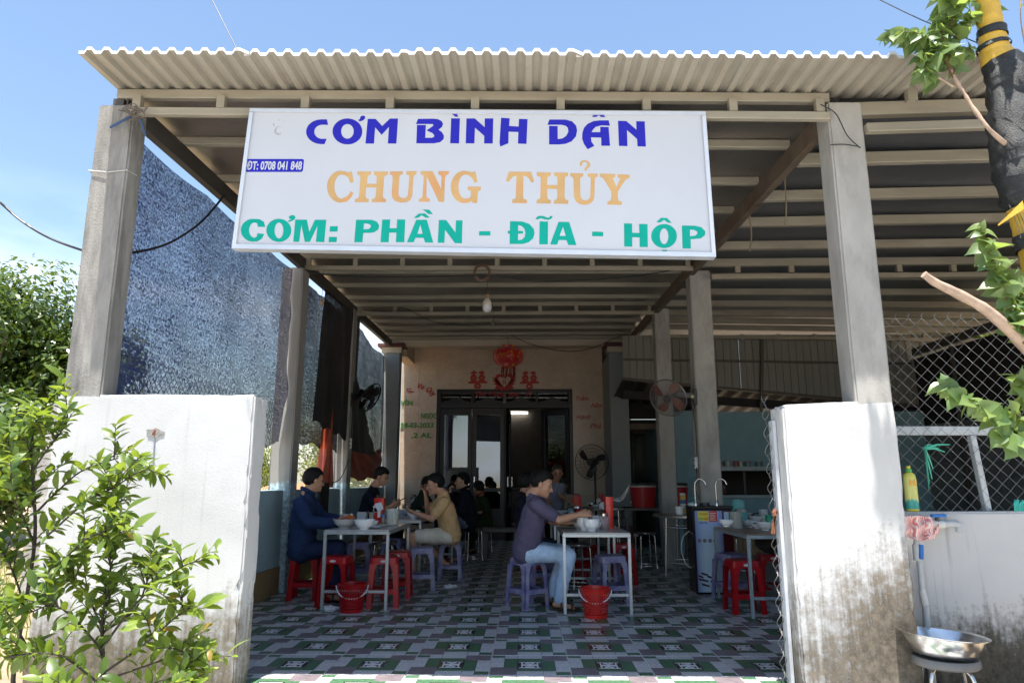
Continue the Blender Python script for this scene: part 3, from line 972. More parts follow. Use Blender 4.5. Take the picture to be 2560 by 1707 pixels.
# ------------------------------------------------------------------ stub post and soil at far left
POSTM = mat('rough_rubble_render', (.42, .41, .39), .95, var=.2, scale=5, bump=1.0, bscale=22, spec=.1, dirt=(.2, .19, .18), dscale=4)
m = rough_block((0, 0, -.1), (.21, .28, 1.94), 12, .016)
M_ = Matrix.Translation((-4.93, 7.2, 0)) @ Matrix.Shear('XY', 4, (-.02, .0))
m.v = [tuple(M_ @ V(p) + V((-.045 * (1.94 - p[2]), 0, 0))) for p in m.v]
st = single(m, 'stub_post', POSTM, 'broken rough rendered gatepost behind the shrub at the far left', 'post')
# ------------------------------------------------------------------ the shop sign
def on_sign(px, py, d=0.0):
    """point of the tilted sign face (foot nearer the street than the head), d metres in front of it"""
    n_ = V((0, -1, -.07)).normalized()
    o_ = V((0, 4.095, 3.5))
    r, c = ray(px, py), V((0, 0, HC))
    return c + r * ((o_ - c).dot(n_) / r.dot(n_)) + n_ * d
SA = lambda p: (600 + p[0] * .25510, 240 + p[1] * .25510)
SB = lambda p: (1200 + p[0] * .26786, 240 + p[1] * .26786)
sign = thing('shop_sign', 'large white sign board with blue, orange and green lettering hung under the canopy edge', 'sign', on_sign(1200, 630))
FRM = mat('sign_aluminium', (.62, .64, .67), .4, .5, var=.05)
SGN = mat('white_sign_film', (.47, .495, .54), .45, spec=.25, var=.025, scale=2)
TLc, TRc, BRc, BLc = (626, 274), (1763, 282), (1789, 644), (581, 623)
inset = 5
m = MB()
m.prism([[(TLc[0]+inset, TLc[1]+inset+1), (TRc[0]-inset, TRc[1]+inset+1), (BRc[0]-inset, BRc[1]-inset-3), (BLc[0]+inset, BLc[1]-inset-3)]], lambda x, y, d: on_sign(x, y, -d), .05)
m.build('panel', SGN, sign)
m = MB()
cs = [on_sign(*p, -.02) for p in (TLc, TRc, BRc, BLc)]
ins = [V((.012, 0, -.012)), V((-.012, 0, -.012)), V((-.012, 0, .014)), V((.012, 0, .014))]
for i in range(4):
    a, b = cs[i] + ins[i], cs[(i + 1) % 4] + ins[(i + 1) % 4]
    e = (b - a).normalized() * .012
    wdt = .03 if i == 2 else .024
    m.bar(a - e * (1 if i % 2 == 0 else -1), b + e * (1 if i % 2 == 0 else -1), .066, wdt, up=(0, 0, 1) if i % 2 == 0 else (1, 0, 0))
m.build('frame', FRM, sign)
INK_B = mat('blue_sign_ink', (.02, .02, .36), .5, spec=.15, var=.06)
INK_G = mat('green_sign_ink', (.002, .31, .24), .5, spec=.15, var=.04)
INK_O = mat('faded_orange_ink', (.50, .31, .12), .45, var=.12, scale=5, dirt=(.58, .22, .08), dscale=3.2, dlo=.5, dhi=.72)
A = arc
blue = [
 [[SA(p) for p in [(852,232),(863,285)] + A(805,353,77,69,270,90) + [(850,422),(828,474)] + A(800,353,152,121,90,270)]],
 [[SA(p) for p in A(1053,350,146,127,0,360,36)[:-1]], [SA(p) for p in A(1053,349,62,72,0,360,28)[:-1]]],
 [[SA(p) for p in [(1155,240),(1176,228),(1180,205),(1198,196),(1218,195),(1228,205),(1224,225),(1203,243),(1175,250)]]],
 [[SA(p) for p in [(1252,227),(1330,227),(1394,297),(1470,224),(1549,224),(1533,468),(1449,468),(1460,305),(1388,383),(1325,310),(1313,468),(1230,468)]]],
 [[SA(p) for p in [(1745,227),(1890,225),(1940,230),(1975,248),(1990,275),(1980,305),(1945,333),(1980,358),(1999,392),(1995,425),(1960,455),(1900,466),(1728,466),(1735,287),(1822,287),(1815,412),(1880,412),(1902,403),(1903,385),(1885,365),(1828,340),(1870,312),(1896,292),(1890,277),(1725,277)]]],
 [[SA(p) for p in [(2070,222),(2155,222),(2147,466),(2060,466)]]],
 [[SA(p) for p in [(2050,157),(2115,160),(2140,206),(2110,206)]]],
 [[(1166.3,297),(1186.7,296.7),(1211.6,318.5),(1212,296.8),(1233.2,296.8),(1231.9,359.2),(1210.2,359.2),(1210.7,340.4),(1187.5,319.8),(1186,358.9),(1164.3,358.9)]],
 [[SB(p) for p in [(197,206),(277,211),(272,282),(360,288),(364,216),(444,218),(434,449),(354,446),(358,338),(267,335),(265,443),(190,474),(182,440)]]],
 [[SB(p) for p in [(648,222),(800,223),(860,240),(897,280),(907,325),(895,380),(855,425),(800,448),(730,455),(645,454),(645,281),(725,283),(725,405),(770,398),(805,375),(825,335),(820,300),(800,280),(760,271),(630,271)]]],
 [[SB(p) for p in [(1077,157),(1137,158),(1170,200),(1128,198),(1107,180),(1088,198),(1046,198)]]],
 [[SB(p) for p in [(1200,230),(1213,279),(1130,277),(1080,290),(1055,315),(1041,340),(1122,340),(1122,290),(1200,292),(1213,466),(1133,466),(1130,390),(1035,388),(1040,430),(1068,467),(1005,499),(970,450),(953,400),(955,350),(970,300),(1005,262),(1060,237),(1120,230)]]],
 [[SB(p) for p in [(1288,234),(1365,236),(1460,318),(1458,238),(1537,239),(1548,474),(1470,472),(1466,403),(1372,320),(1376,470),(1297,467)]]],
]
orange = [
 [[SA(p) for p in [(1065,752),(1085,742),(1097,745),(1114,845),(1085,856),(1060,800),(1030,778)] + A(995,890,70,118,270,90) + [(1040,990),(1070,965),(1085,935),(1112,950),(1090,995),(1050,1035)] + A(985,891,132,156,90,270) + [(1030,742)]]],
 [[SA(p) for p in [(1152,742),(1285,742),(1283,773),(1262,778),(1250,795),(1245,862),(1338,862),(1340,795),(1333,780),(1313,775),(1315,742),(1450,742),(1448,775),(1425,780),(1412,800),(1400,980),(1408,1005),(1432,1012),(1430,1042),(1292,1042),(1295,1010),(1320,1005),(1330,985),(1337,898),(1237,898),(1230,985),(1240,1005),(1263,1010),(1260,1042),(1125,1042),(1128,1010),(1155,1005),(1168,985),(1180,800),(1170,778),(1150,772)]]],
 [[SA(p) for p in [(1470,742),(1596,740),(1594,770),(1572,775),(1562,795),(1552,960),(1562,990),(1590,1003),(1625,1000),(1645,975),(1660,800),(1655,778),(1630,770),(1632,738),(1732,738),(1728,770),(1708,778),(1698,800),(1690,970),(1670,1020),(1630,1042),(1580,1046),(1525,1035),(1495,1005),(1487,960),(1497,800),(1490,778),(1468,772)]]],
 [[SA(p) for p in [(1773,738),(1887,738),(1970,910),(1975,800),(1968,778),(1943,770),(1945,738),(2047,738),(2043,770),(2020,778),(2010,800),(2000,1040),(1950,1040),(1830,790),(1826,985),(1835,1003),(1860,1008),(1857,1038),(1755,1038),(1757,1008),(1780,1003),(1790,985),(1802,800),(1795,780),(1770,770)]]],
 [[SA(p) for p in [(2275,752),(2295,742),(2308,745),(2328,845),(2300,853),(2270,800),(2240,778)] + A(2205,890,65,118,270,90) + [(2240,1005),(2262,985),(2265,945),(2255,925),(2232,920),(2232,890),(2359,890),(2359,924),(2340,930),(2330,950),(2325,1050),(2282,1050),(2270,1030),(2235,1048)] + A(2198,893,132,159,90,270) + [(2245,742)]]],
 [[SB(p) for p in [(270,708),(478,710),(505,802),(480,810),(455,770),(430,750),(406,745),(402,940),(408,962),(438,970),(437,1002),(300,1000),(302,967),(328,960),(335,940),(340,745),(315,750),(290,772),(268,804),(240,795)]]],
 [[SB(p) for p in [(530,714),(662,716),(660,745),(638,752),(628,770),(626,832),(723,834),(724,770),(715,752),(692,745),(692,716),(822,718),(820,748),(800,755),(792,772),(788,945),(797,968),(825,976),(824,1008),(690,1006),(692,974),(715,966),(722,945),(722,870),(627,868),(628,945),(636,966),(662,974),(660,1005),(528,1003),(530,970),(555,962),(563,945),(567,770),(558,752),(530,745)]]],
 [[SB(p) for p in [(842,722),(963,724),(962,752),(942,758),(934,775),(936,920),(942,950),(960,972),(985,977),(1010,970),(1028,945),(1035,775),(1028,760),(1005,752),(1005,726),(1098,726),(1097,755),(1078,760),(1072,775),(1068,935),(1055,980),(1025,1008),(980,1018),(930,1010),(895,985),(878,945),(872,775),(862,758),(842,750)]]],
 [[SB(p) for p in [(930,640),(935,618),(955,603),(985,602),(1012,612),(1028,632),(1025,660),(1000,685),(993,698),(975,698),(978,675),(998,655),(1003,635),(990,618),(970,617),(952,628),(955,645),(945,655),(932,652)]]],
 [[SB(p) for p in [(1120,725),(1262,730),(1262,758),(1238,765),(1272,850),(1312,772),(1285,762),(1285,732),(1396,738),(1394,768),(1365,778),(1340,810),(1287,895),(1285,955),(1293,980),(1325,988),(1324,1018),(1190,1015),(1190,985),(1218,978),(1226,955),(1227,895),(1160,785),(1145,765),(1118,755)]]],
]
green = [
 [[SA(p) for p in [(248,1285),(175,1282),(172,1255)] + A(143,1316,54,75,300,90) + [(165,1378),(172,1347),(238,1354),(215,1400),(170,1425)] + A(130,1317,121,112,90,270) + [(190,1208),(235,1235)]]],
 [[SA(p) for p in A(381,1318,122,113,0,360,36)[:-1]], [SA(p) for p in A(382,1319,43,78,0,360,28)[:-1]]],
 [[SA(p) for p in [(470,1224),(500,1212),(482,1200),(478,1185),(495,1172),(520,1168),(540,1178),(544,1195),(530,1215),(500,1230),(476,1236)]]],
 [[SA(p) for p in [(543,1213),(655,1213),(680,1333),(735,1215),(846,1215),(826,1433),(744,1430),(760,1272),(685,1430),(635,1430),(602,1265),(580,1430),(522,1428)]]],
 [[SA(p) for p in [(882,1278),(960,1278),(955,1330),(878,1330)]]],
 [[SA(p) for p in [(873,1382),(951,1382),(946,1433),(869,1433)]]],
 [[SA(p) for p in [(1138,1215),(1290,1215),(1340,1232),(1365,1270),(1355,1310),(1310,1338),(1260,1343),(1208,1342),(1200,1434),(1120,1434)]], [SA(p) for p in [(1215,1250),(1250,1252),(1278,1262),(1283,1280),(1270,1300),(1240,1307),(1210,1307)]]],
 [[SA(p) for p in [(1394,1213),(1473,1212),(1467,1297),(1536,1297),(1540,1212),(1620,1212),(1610,1434),(1528,1434),(1533,1340),(1463,1340),(1457,1434),(1377,1434)]]],
 [[SA(p) for p in [(1750,1155),(1815,1152),(1860,1193),(1820,1195),(1780,1170),(1745,1195),(1703,1197)]]],
 [[SA(p) for p in [(1790,1113),(1855,1117),(1892,1160),(1845,1157)]]],
 [[SA(p) for p in [(1728,1215),(1832,1215),(1894,1438),(1813,1436),(1800,1392),(1720,1390),(1702,1434),(1637,1434)]], [SA(p) for p in [(1768,1260),(1738,1352),(1790,1352)]]],
 [[SA(p) for p in [(1950,1216),(2022,1218),(2112,1340),(2117,1220),(2181,1221),(2175,1445),(2105,1442),(2010,1312),(2003,1440),(1938,1438)]]],
 [[(1198.2,578.5),(1226,578.3),(1226,589),(1197.4,588.7)]],
 [[SB(p) for p in [(281,1170),(390,1172),(460,1195),(500,1240),(510,1280),(495,1330),(455,1365),(400,1382),(276,1382),(278,1285),(258,1283),(259,1260),(279,1260)]], [SB(p) for p in [(357,1205),(390,1215),(415,1240),(425,1280),(415,1320),(390,1342),(355,1347),(355,1285),(402,1285),(402,1262),(356,1260)]]],
 [[SB(p) for p in [(557,1172),(635,1173),(633,1386),(553,1385)]]],
 [[SB(p) for p in [(518,1152),(530,1130),(555,1120),(590,1122),(630,1137),(648,1135),(655,1122),(680,1122),(668,1145),(640,1157),(605,1153),(570,1143),(552,1145),(545,1152)]]],
 [[SB(p) for p in [(733,1176),(833,1178),(900,1393),(822,1390),(808,1347),(735,1345),(720,1388),(655,1386)]], [SB(p) for p in [(775,1220),(742,1307),(800,1308)]]],
 [[SB(p) for p in [(1047,1267),(1150,1270),(1149,1311),(1046,1308)]]],
 [[SB(p) for p in [(1344,1190),(1420,1192),(1420,1277),(1488,1280),(1484,1195),(1563,1198),(1566,1411),(1490,1410),(1490,1322),(1421,1318),(1421,1408),(1346,1405)]]],
 [[SB(p) for p in A(1718,1308,120,112,0,360,36)[:-1]], [SB(p) for p in A(1718,1310,40,74,0,360,28)[:-1]]],
 [[SB(p) for p in [(1690,1138),(1745,1140),(1790,1185),(1750,1183),(1717,1157),(1683,1182),(1645,1178)]]],
 [[SB(p) for p in [(1700,1437),(1745,1437),(1744,1464),(1702,1462)]]],
 [[SB(p) for p in [(1884,1210),(2000,1212),(2065,1225),(2103,1265),(2100,1300),(2060,1330),(1965,1338),(1968,1424),(1890,1423)]], [SB(p) for p in [(1958,1248),(1995,1250),(2025,1265),(2028,1285),(2010,1305),(1960,1310)]]],
]
for letters, ink in ((blue, INK_B), (orange, INK_O), (green, INK_G)):
    for loops in letters:
        m = MB()
        m.prism(loops, lambda x, y, d: on_sign(x, y, .0012 - d), .0011)
        m.build('letter', ink, sign)
# telephone plate
def rrect(x0, y0, x1, y1, r, n=4):
    return A(x1 - r, y1 - r, r, r, 0, 90, n) + A(x0 + r, y1 - r, r, r, 90, 180, n) + A(x0 + r, y0 + r, r, r, 180, 270, n) + A(x1 - r, y0 + r, r, r, 270, 360, n)
sh = lambda p: (p[0] - .12 * (p[1] - 683), p[1])
m = MB()
m.prism([[SA(sh(p)) for p in rrect(50, 619, 622, 746, 20)]], lambda x, y, d: on_sign(x, y, .001 - d), .0009)
tp = m.build('phone_label', INK_B, sign)
me = text_mesh('ĐT: 0708 041 848', 1.0, .001, .03)
xs_ = [v.co.x for v in me.vertices]
ys_ = [v.co.y for v in me.vertices]
bx0, bx1, by0, by1 = min(xs_), max(xs_), min(ys_), max(ys_)
for v in me.vertices:
    px = 68 + (v.co.x - bx0) / (bx1 - bx0) * 540
    py = 728 - (v.co.y - by0) / (by1 - by0) * 90
    p = on_sign(*SA((px - .12 * (py - 683), py)), .0018 + v.co.z * .6) - sign.location
    v.co = p
me.materials.append(SGN)
reg(link('letter', me, sign), sign)
# worn-off remnant of a printed picture: only a few grey scraps are left
m = MB()
for pts in ([(370,245),(385,232),(398,238),(385,240)], [(430,248),(440,256),(441,266),(432,258)], [(322,272),(333,268),(341,300),(335,304)],
            [(336,352),(352,310),(372,294),(412,306),(378,304),(360,316),(352,352),(372,372),(404,358),(402,378),(372,386),(348,374)]):
    m.prism([[SA(p) for p in pts]], lambda x, y, d: on_sign(x, y, .001 - d), .0009)
m.build('worn_print', mat('worn_grey_print', (.36, .37, .39), .5, var=.3, scale=30), sign)

# ------------------------------------------------------------------ festive lettering and paper cuts on the house front
FY = HY - .0135
def p5(x, y): return aY(980 + x * .15306, 860 + y * .15306, FY)
FOAM_R = mat('red_glitter_foam', (.42, .022, .014), .5, var=.15, scale=30)
def grad_mat():
    mt, n, l, b = nodes('green_to_orange_foam')
    g = n.new('ShaderNodeTexCoord')
    s = n.new('ShaderNodeSeparateXYZ')
    l.new(g.outputs['Generated'], s.inputs[0])
    r = n.new('ShaderNodeValToRGB')
    e = r.color_ramp.elements
    e[0].position, e[0].color = .14, (.55, .09, .02, 1)
    e[1].position, e[1].color = .52, (.05, .26, .05, 1)
    x = e.new(.34)
    x.color = (.5, .33, .03, 1)
    l.new(s.outputs['Z'], r.inputs[0])
    l.new(r.outputs[0], b.inputs['Base Color'])
    b.inputs['Roughness'].default_value = .6
    return mt
FOAM_G = grad_mat()
def word(txt, px0, py, px1, h_px, m_, label, shear=.35, bold=.012, rot=0, nm='wall_lettering', parent=None):
    """a foam word stuck on the wall: base line from px0 to px1 (photo pixels), capital height h_px"""
    a, b = aY(px0, py, FY), aY(px1, py, FY)
    h = (aY(px0, py - h_px, FY) - a).z
    me = text_mesh(txt, 1.0, .012, bold, shear)
    xs = [v.co.x for v in me.vertices]
    x0, x1 = min(xs), max(xs)
    w_ = (b - a).x
    for v in me.vertices:
        x, y = (v.co.x - x0) / (x1 - x0) * w_, v.co.y * h / .73
        v.co = V((x * cos(rot) - y * sin(rot), -.002 - (v.co.z + .012) * .5, x * sin(rot) + y * cos(rot)))
    me.materials.append(m_)
    o = link(nm, me, parent, a if not parent else a - house.location)
    if parent: return reg(o, parent)
    return tag(o, label, 'lettering', 'foam words stuck on the house wall')
word('Trăm', 1440, 1001, 1472, 11, FOAM_R, 'red foam word Trăm, topmost right of the door')
word('Năm', 1478, 1018, 1505, 11, FOAM_R, 'red foam word Năm right of the door, second from the top')
word('Hạnh', 1441, 1047, 1476, 11, FOAM_R, 'red foam word Hạnh right of the door, third from the top')
word('Phú', 1475, 1070, 1504, 12, FOAM_R, 'red foam word Phú, lowest one right of the door')
word('YÊN', 1002, 1013, 1031, 12, FOAM_G, 'green and orange foam word YÊN left of the door', 0, .02)
word('NGỌC', 1052, 1046, 1092, 14, FOAM_G, 'green and orange foam word NGỌC beside the door frame', 0, .02)
word('28-03-2023', 1001, 1069, 1083, 13, FOAM_G, 'green and orange foam date 28-03-2023 left of the door', .1, .02)
word(',2 AL', 1028, 1094, 1079, 13, FOAM_G, 'green and orange foam letters 2 AL under the date', 0, .02)
word('Vu', 1043, 971, 1060, 14, FOAM_R, 'red foam letters at the start of the tilted name Vu Quy', .3, .015, R(-8))
word('Quy', 1064, 975, 1090, 15, FOAM_R, 'red foam word Quy slanting down left of the door', .3, .015, R(-42))
word('Lễ', 1016, 972, 1031, 12, FOAM_R, 'red foam word Lễ hanging crooked near the left end of the wall', .3, .015, R(-70))
HYS = FY
FY = HY + .018
for txt, a, b in (('Chúc', 1190, 1217), ('Mừng', 1224, 1261), ('Hoan', 1271, 1297), ('Hỷ', 1311, 1331)):
    word(txt, a, 990, b, 12, FOAM_R, 'red foam word %s stuck on the glass above the door' % txt)
FY = HYS
def strokes(m, segs, c, sc, t=.1):
    for q in segs:
        a, b = q[:2], q[2:4]
        m.bar((c.x + a[0] * sc, FY - .008, c.z + a[1] * sc), (c.x + b[0] * sc, FY - .0085, c.z + b[1] * sc), t * sc, .012, up=(0, 1, 0))
for (x, y), lab in (((1400, 575), 'red paper double-happiness sign left of the lantern'), ((2245, 580), 'red paper double-happiness sign right of the lantern')):
    c = p5(x, y)
    m = MB()
    half = [(-.23, .5, -.23, .12), (-.4, .36, -.06, .40), (-.36, .2, -.1, .22), (-.38, .02, -.38, .16), (-.1, .02, -.1, .16), (-.38, .16, -.1, .16), (-.38, .02, -.1, .02), (-.42, -.1, -.05, -.1), (-.3, -.04, -.27, -.14)]
    seg = half + [(-a, b, -c_, d) for a, b, c_, d in half] + [(-.55, -.2, .55, -.17), (-.14, -.3, -.14, -.48), (.14, -.3, .14, -.48), (-.14, -.3, .14, -.3), (-.14, -.48, .14, -.48), (0, -.17, 0, -.3)]
    strokes(m, seg, c, .36, .11)
    single(m, 'paper_cut', FOAM_R, lab, 'paper cut', 'red paper cuts above the door')
c = p5(1835, 620)
m = MB()
ht = [(cos(t) * 0 + 16 * sin(t) ** 3 / 16 * .2, (13 * cos(t) - 5 * cos(2*t) - 2 * cos(3*t) - cos(4*t)) / 16 * .2) for t in [2 * pi * k / 30 for k in range(30)]]
to = lambda x, y, d: V((c.x + x, FY - .012 + d, c.z + y))
m.prism([[(x, y + .02) for x, y in ht], [(x * .68, y * .68 + .02) for x, y in ht]][:2], to, .011)
for s in (1, -1):
    wing = [(.08, -.02), (.13, .05), (.27, .12), (.2, .04), (.26, .04), (.18, -.02), (.24, -.03), (.16, -.07), (.2, -.14), (.1, -.15), (.06, -.2), (.02, -.14), (.05, -.1)]
    wing = [(s * x, y) for x, y in wing]
    if s < 0: wing = wing[::-1]
    m.prism([wing], to, .0105)
strokes(m, [(-.15, .1, .15, .1), (-.15, -.12, .15, -.12), (-.12, .2, -.12, -.25), (.12, .2, .12, -.25)], c, .22, .06)
single(m, 'paper_cut', FOAM_R, 'red paper heart with two birds above the door, under the lantern', 'paper cut', 'red paper cuts above the door')
# lantern
LY = 13.0
lc = aY(1271, 891, LY)
lan = thing('lantern', 'red silk lantern with gold print hanging before the house front', 'lantern', lc)
LRED = mat('red_lantern_silk', (.46, .012, .016), .45, var=.2, sheen=.4)
GOLD = mat('gold_print', (.7, .42, .05), .35, .5)
prof = [(.13 + .145 * cos(t) ** .8 if abs(t) < 1.5 else .13, .155 * sin(t)) for t in [-1.45 + 2.9 * k / 14 for k in range(15)]]
MB().lathe(prof, lc, 32).build('silk_body', LRED, lan, smooth=40)
rb = mat('red_lantern_rib', (.7, .02, .02), .4)
m = MB()
for k in range(10):
    a = 2 * pi * k / 10 + .1
    m.tube([lc + V((r_ * cos(a) * 1.02, r_ * sin(a) * 1.02, z)) for r_, z in prof], .009, 6)
m.build('rib', rb, lan, smooth=50)
for z in (.175, -.175):
    m = MB()
    for k in range(12): m.lathe([(.135, z - .028), (.135, z + .028)], lc, 2, k % 2, a0=2*pi*k/12, a1=2*pi*(k+1)/12)
    m.build('collar', [mat('orange_collar', (.75, .26, .03), .5), mat('magenta_collar', (.5, .04, .12), .5)], lan)
m = MB()
for k in range(22):
    a = 2 * pi * k / 22
    x, y = lc.x + .125 * cos(a), lc.y + .125 * sin(a)
    m.tube([(x, y, lc.z - .2), (x + .012 * sin(k * 3), y, lc.z - .3), (x + .015 * sin(k * 5), y, lc.z - .385 - .02 * sin(k * 2))], .008, 5)
m.build('fringe', mat('dark_red_fringe', (.22, .012, .02), .7), lan)
m = MB()
rnd = random.Random(8)
for k in range(46):
    a, t = -pi / 2 + rnd.uniform(-1.3, 1.3), rnd.uniform(-.8, .8)
    r_, z = .132 + .145 * cos(t) ** .8, .155 * sin(t)
    p = lc + V((r_ * cos(a), r_ * sin(a), z))
    s = rnd.uniform(.006, .02)
    m.bar(p - V((s, 0, rnd.uniform(-s, s))), p + V((s, 0, rnd.uniform(-s, s))), .006, .006)
for k in range(5):
    a = -pi / 2 - .12 - .12 * k
    p = lc + V((.278 * cos(a), .278 * sin(a), -.01 + .012 * (k % 2)))
    m.tube([p + V((0, 0, .03)), p + V((-.012, 0, -.03)), p + V((-.022, 0, .02))], .005, 5)
m.tube([lc + V((.05 + .03 * sin(t * 3), -.272, .05 * cos(t * 2))) for t in [k * .3 for k in range(12)]], .005, 5)
m.build('gold_lettering', GOLD, lan)
MB().tube([lc + V((0, 0, .19)), lc + V((-.02, .02, .42)), (lc.x - .03, PF - .02, 3.86)], .004, 5).build('cord', WIRE, lan)
# ------------------------------------------------------------------ shade nets, tarpaulins, wire fences
NET1 = net_mat('blue_black_shade_net', (.025, .035, .10), .18, 62, (.07, .10, .34))
NET2 = net_mat('black_shade_net', (.012, .012, .013), .02, 90, (.03, .03, .032))
NET3 = net_mat('black_shade_net_doubled', (.010, .010, .011), -.1, 90, (.022, .022, .024))
TARP = mat('faded_red_tarpaulin', (.38, .065, .025), .5, var=.3, scale=6, dirt=(.2, .03, .015), dscale=5)
def sheet(fn, nu, nv): return MB().grid(fn, nu, nv)
def fold(y, z, s, amp, ky=1.7, kz=.5): return amp * (noise.noise(V((y * ky, z * kz, s))) + .5 * noise.noise(V((y * ky * 2.6, z * kz * 2, s + 9))))
def net1(u, v):
    Y = 4.33 + 3.37 * u
    top = zr(-2.6, Y) - .15 - .035 * abs(sin(u * 9))
    bot = 1.52 + .05 * sin(u * 14)
    Z = top + (bot - top) * v
    d = .045 * (noise.noise(V((u * 7 - v * 3.5, v * 1.2, 2))) + .6 * noise.noise(V((u * 14 - v * 7, v * 2, 5))))
    return V((-2.655 + d * min(1, v * 4) + .05 * sin(pi * u) * v, Y, Z))
single(sheet(net1, 60, 40), 'shade_net', NET1, 'blue-black shade net letting the sky through, between the two front left columns', 'net', 'shade nets along the left side', smooth=80)
def net2(u, v):
    Y = 7.97 + 2.2 * u
    top, bot = zr(-2.6, Y) - .16, 1.62 - .05 * u + .03 * sin(u * 17)
    return V((-2.70 + fold(Y, top + v, 4, .035, 3), Y, top + (bot - top) * v))
single(sheet(net2, 30, 30), 'shade_net', NET2, 'black shade net with worn patches between the second and third left columns', 'net', 'shade nets along the left side', smooth=80)
def net3(u, v):
    Y = 8.65 + 1.95 * u
    top, bot = zr(-2.6, Y) - .14, 1.86 - .14 * u + .03 * sin(u * 23)
    return V((-2.555 + fold(Y, top + v * 1.5, 7, .03, 3.4) - .02 * v, Y - .1 * v * (1 - u), top + (bot - top) * v))
single(sheet(net3, 30, 30), 'shade_net', NET3, 'doubled black net hanging over the third left column', 'net', 'shade nets along the left side', smooth=80)
def net4(u, v):
    Y = 10.44 + 2.84 * u
    top, bot = zr(-2.6, Y) - .18 - .18 * u + .04 * sin(u * 8), 1.62 + .1 * sin(u * 7)
    return V((-2.68 + fold(Y, top + v, 12, .04, 2.5), Y, top + (bot - top) * v))
single(sheet(net4, 34, 26), 'shade_net', NET2, 'black shade net behind the dark wall fan, next to the house', 'net', 'shade nets along the left side', smooth=80)
def net5(u, v):
    Y = 10.42 + (1.1 + .9 * v) * u
    top, bot = 3.05 - .9 * u, 1.6
    return V((-2.60 + fold(Y, v * 3, 15, .04, 3), Y, top + (bot - top) * v))
single(sheet(net5, 22, 22), 'shade_net', NET3, 'thick dark net flap draped beside the dark wall fan', 'net', 'shade nets along the left side', smooth=80)
def tarp1(u, v):
    Y = 8.95 + .55 * u + .24 * sin(v * 2.4) * (1 - u)
    Z = 2.95 - 1.88 * v
    return V((-2.63 + .06 * sin(u * 11 + v * 3) * (.4 + v), Y + .12 * (1 - v), Z))
single(sheet(tarp1, 24, 26), 'tarpaulin', TARP, 'faded red tarpaulin strip hanging beside the third left column', 'tarpaulin', 'red tarpaulins on the left side', smooth=70)
m = MB()
def flap(u, v): return V((-2.56 + .02 * sin(u * 9), 8.98 + .34 * u, 1.13 - (.42 + .03 * sin(u * 25)) * v))
single(MB().grid(flap, 12, 8), 'net_end', mat('black_cloth', (.02, .018, .016), .9, var=.3), 'tied end of black netting hanging over the blue low wall', 'net', smooth=70)
def tarp2(u, v):
    Y = 10.45 + 2.75 * u
    top = 1.78 - .15 * sin(u * 3)
    Z = top + (1.19 + .03 * sin(u * 12) - top) * v
    return V((-2.665 + .05 * noise.noise(V((u * 5 - v * 2, v * 2, 3))), Y, Z))
single(sheet(tarp2, 40, 16), 'tarpaulin', TARP, 'torn red tarpaulin low between the third left column and the house', 'tarpaulin', 'red tarpaulins on the left side', smooth=70)
def tarp3(u, v): return V((-2.74 + .03 * sin(u * 9), 13.62 + .3 * u, 2.45 - (1.1 - .2 * sin(u * 6)) * v))
single(sheet(tarp3, 10, 10), 'tarpaulin', mat('orange_tarpaulin', (.62, .13, .04), .5, var=.3), 'bright orange tarpaulin scrap behind the white grille', 'tarpaulin', 'red tarpaulins on the left side', smooth=70)

def chainlink(m, o, du, dv, W, H, c, r, knuckle=True, nn=None):
    """zigzag wires; du, dv unit vectors across and up, o the lower left corner"""
    nn = nn or du.cross(dv)
    c = c / 2
    k, n = 0, int(W / c)
    rows = int(H / c)
    for i in range(n + 1):
        pts = []
        for j in range(rows + 1):
            off = c if (i + j) % 2 else 0
            s = 1 if (i % 2 == 0) else 1
            x = i * c + off
            pts.append(o + du * x + dv * (j * c) + nn * (r * .9 * (1 if j % 2 else -1)))
        if knuckle: pts += [pts[-1] + dv * c * .5, pts[-1] + dv * c * .75 + du * c * .25]
        m.tube(pts, r, 4, cap=False)
    return m
FENCE = mat('zinc_wire', (.27, .28, .28), .5, .6, var=.1)
FENCEP = mat('grey_painted_rail', (.42, .45, .46), .5, .2)
rf = thing('chain_link_fence', 'chain-link fence on the stained low wall right of the entrance', 'fence', (3.2, WY + .23, .965))
m = MB()
chainlink(m, V((2.14, WY + .225, .962)), V((1, 0, 0)), V((0, 0, 1)), 2.6, 1.2, .082, .0022)
m.build('wire_mesh', FENCE, rf)
MB().bar((2.17, WY + .262, 1.448), (4.8, WY + .262, 1.44), .035, .055).build('rail', FENCEP, rf, bevel=.004)
MB().bar((2.79, WY + .262, .96), (2.75, WY + .262, 1.419), .035, .045).build('post', FENCEP, rf, bevel=.004)
MB().bar((4.0, WY + .262, .96), (4.0, WY + .262, 1.412), .035, .045).build('post', FENCEP, rf, bevel=.004)
lf = thing('chain_link_fence', 'dark chain-link fence outside the blue-black net on the left', 'fence', (-2.8, 6, 1.0), 0, 'wire fences along the left side')
m = MB()
def sag(p): return p
chainlink(m, V((-2.79, 4.42, 1.02)), V((0, 1, 0)), V((0, 0, 1)), 3.3, 1.0, .075, .0024, True, V((1, 0, 0)))
m.build('wire_mesh', mat('dark_wire', (.06, .05, .04), .7, .2), lf)  # dark grey-brown wire
for y0, y1, h_, lab in ((7.98, 10.16, .75, 'fine wire mesh between the second and third left columns, over the low wall'), (10.45, 13.3, .5, 'wire mesh under the torn red tarpaulin, over the low wall')):
    f2 = thing('wire_fence', lab, 'fence', (-2.73, y0, 1.05), 0, 'wire fences along the left side')
    m = MB()
    chainlink(m, V((-2.73, y0, 1.05)), V((0, 1, 0)), V((0, 0, 1)), y1 - y0, h_, .05, .0016, False, V((1, 0, 0)))
    m.build('wire_mesh', FENCE, f2)
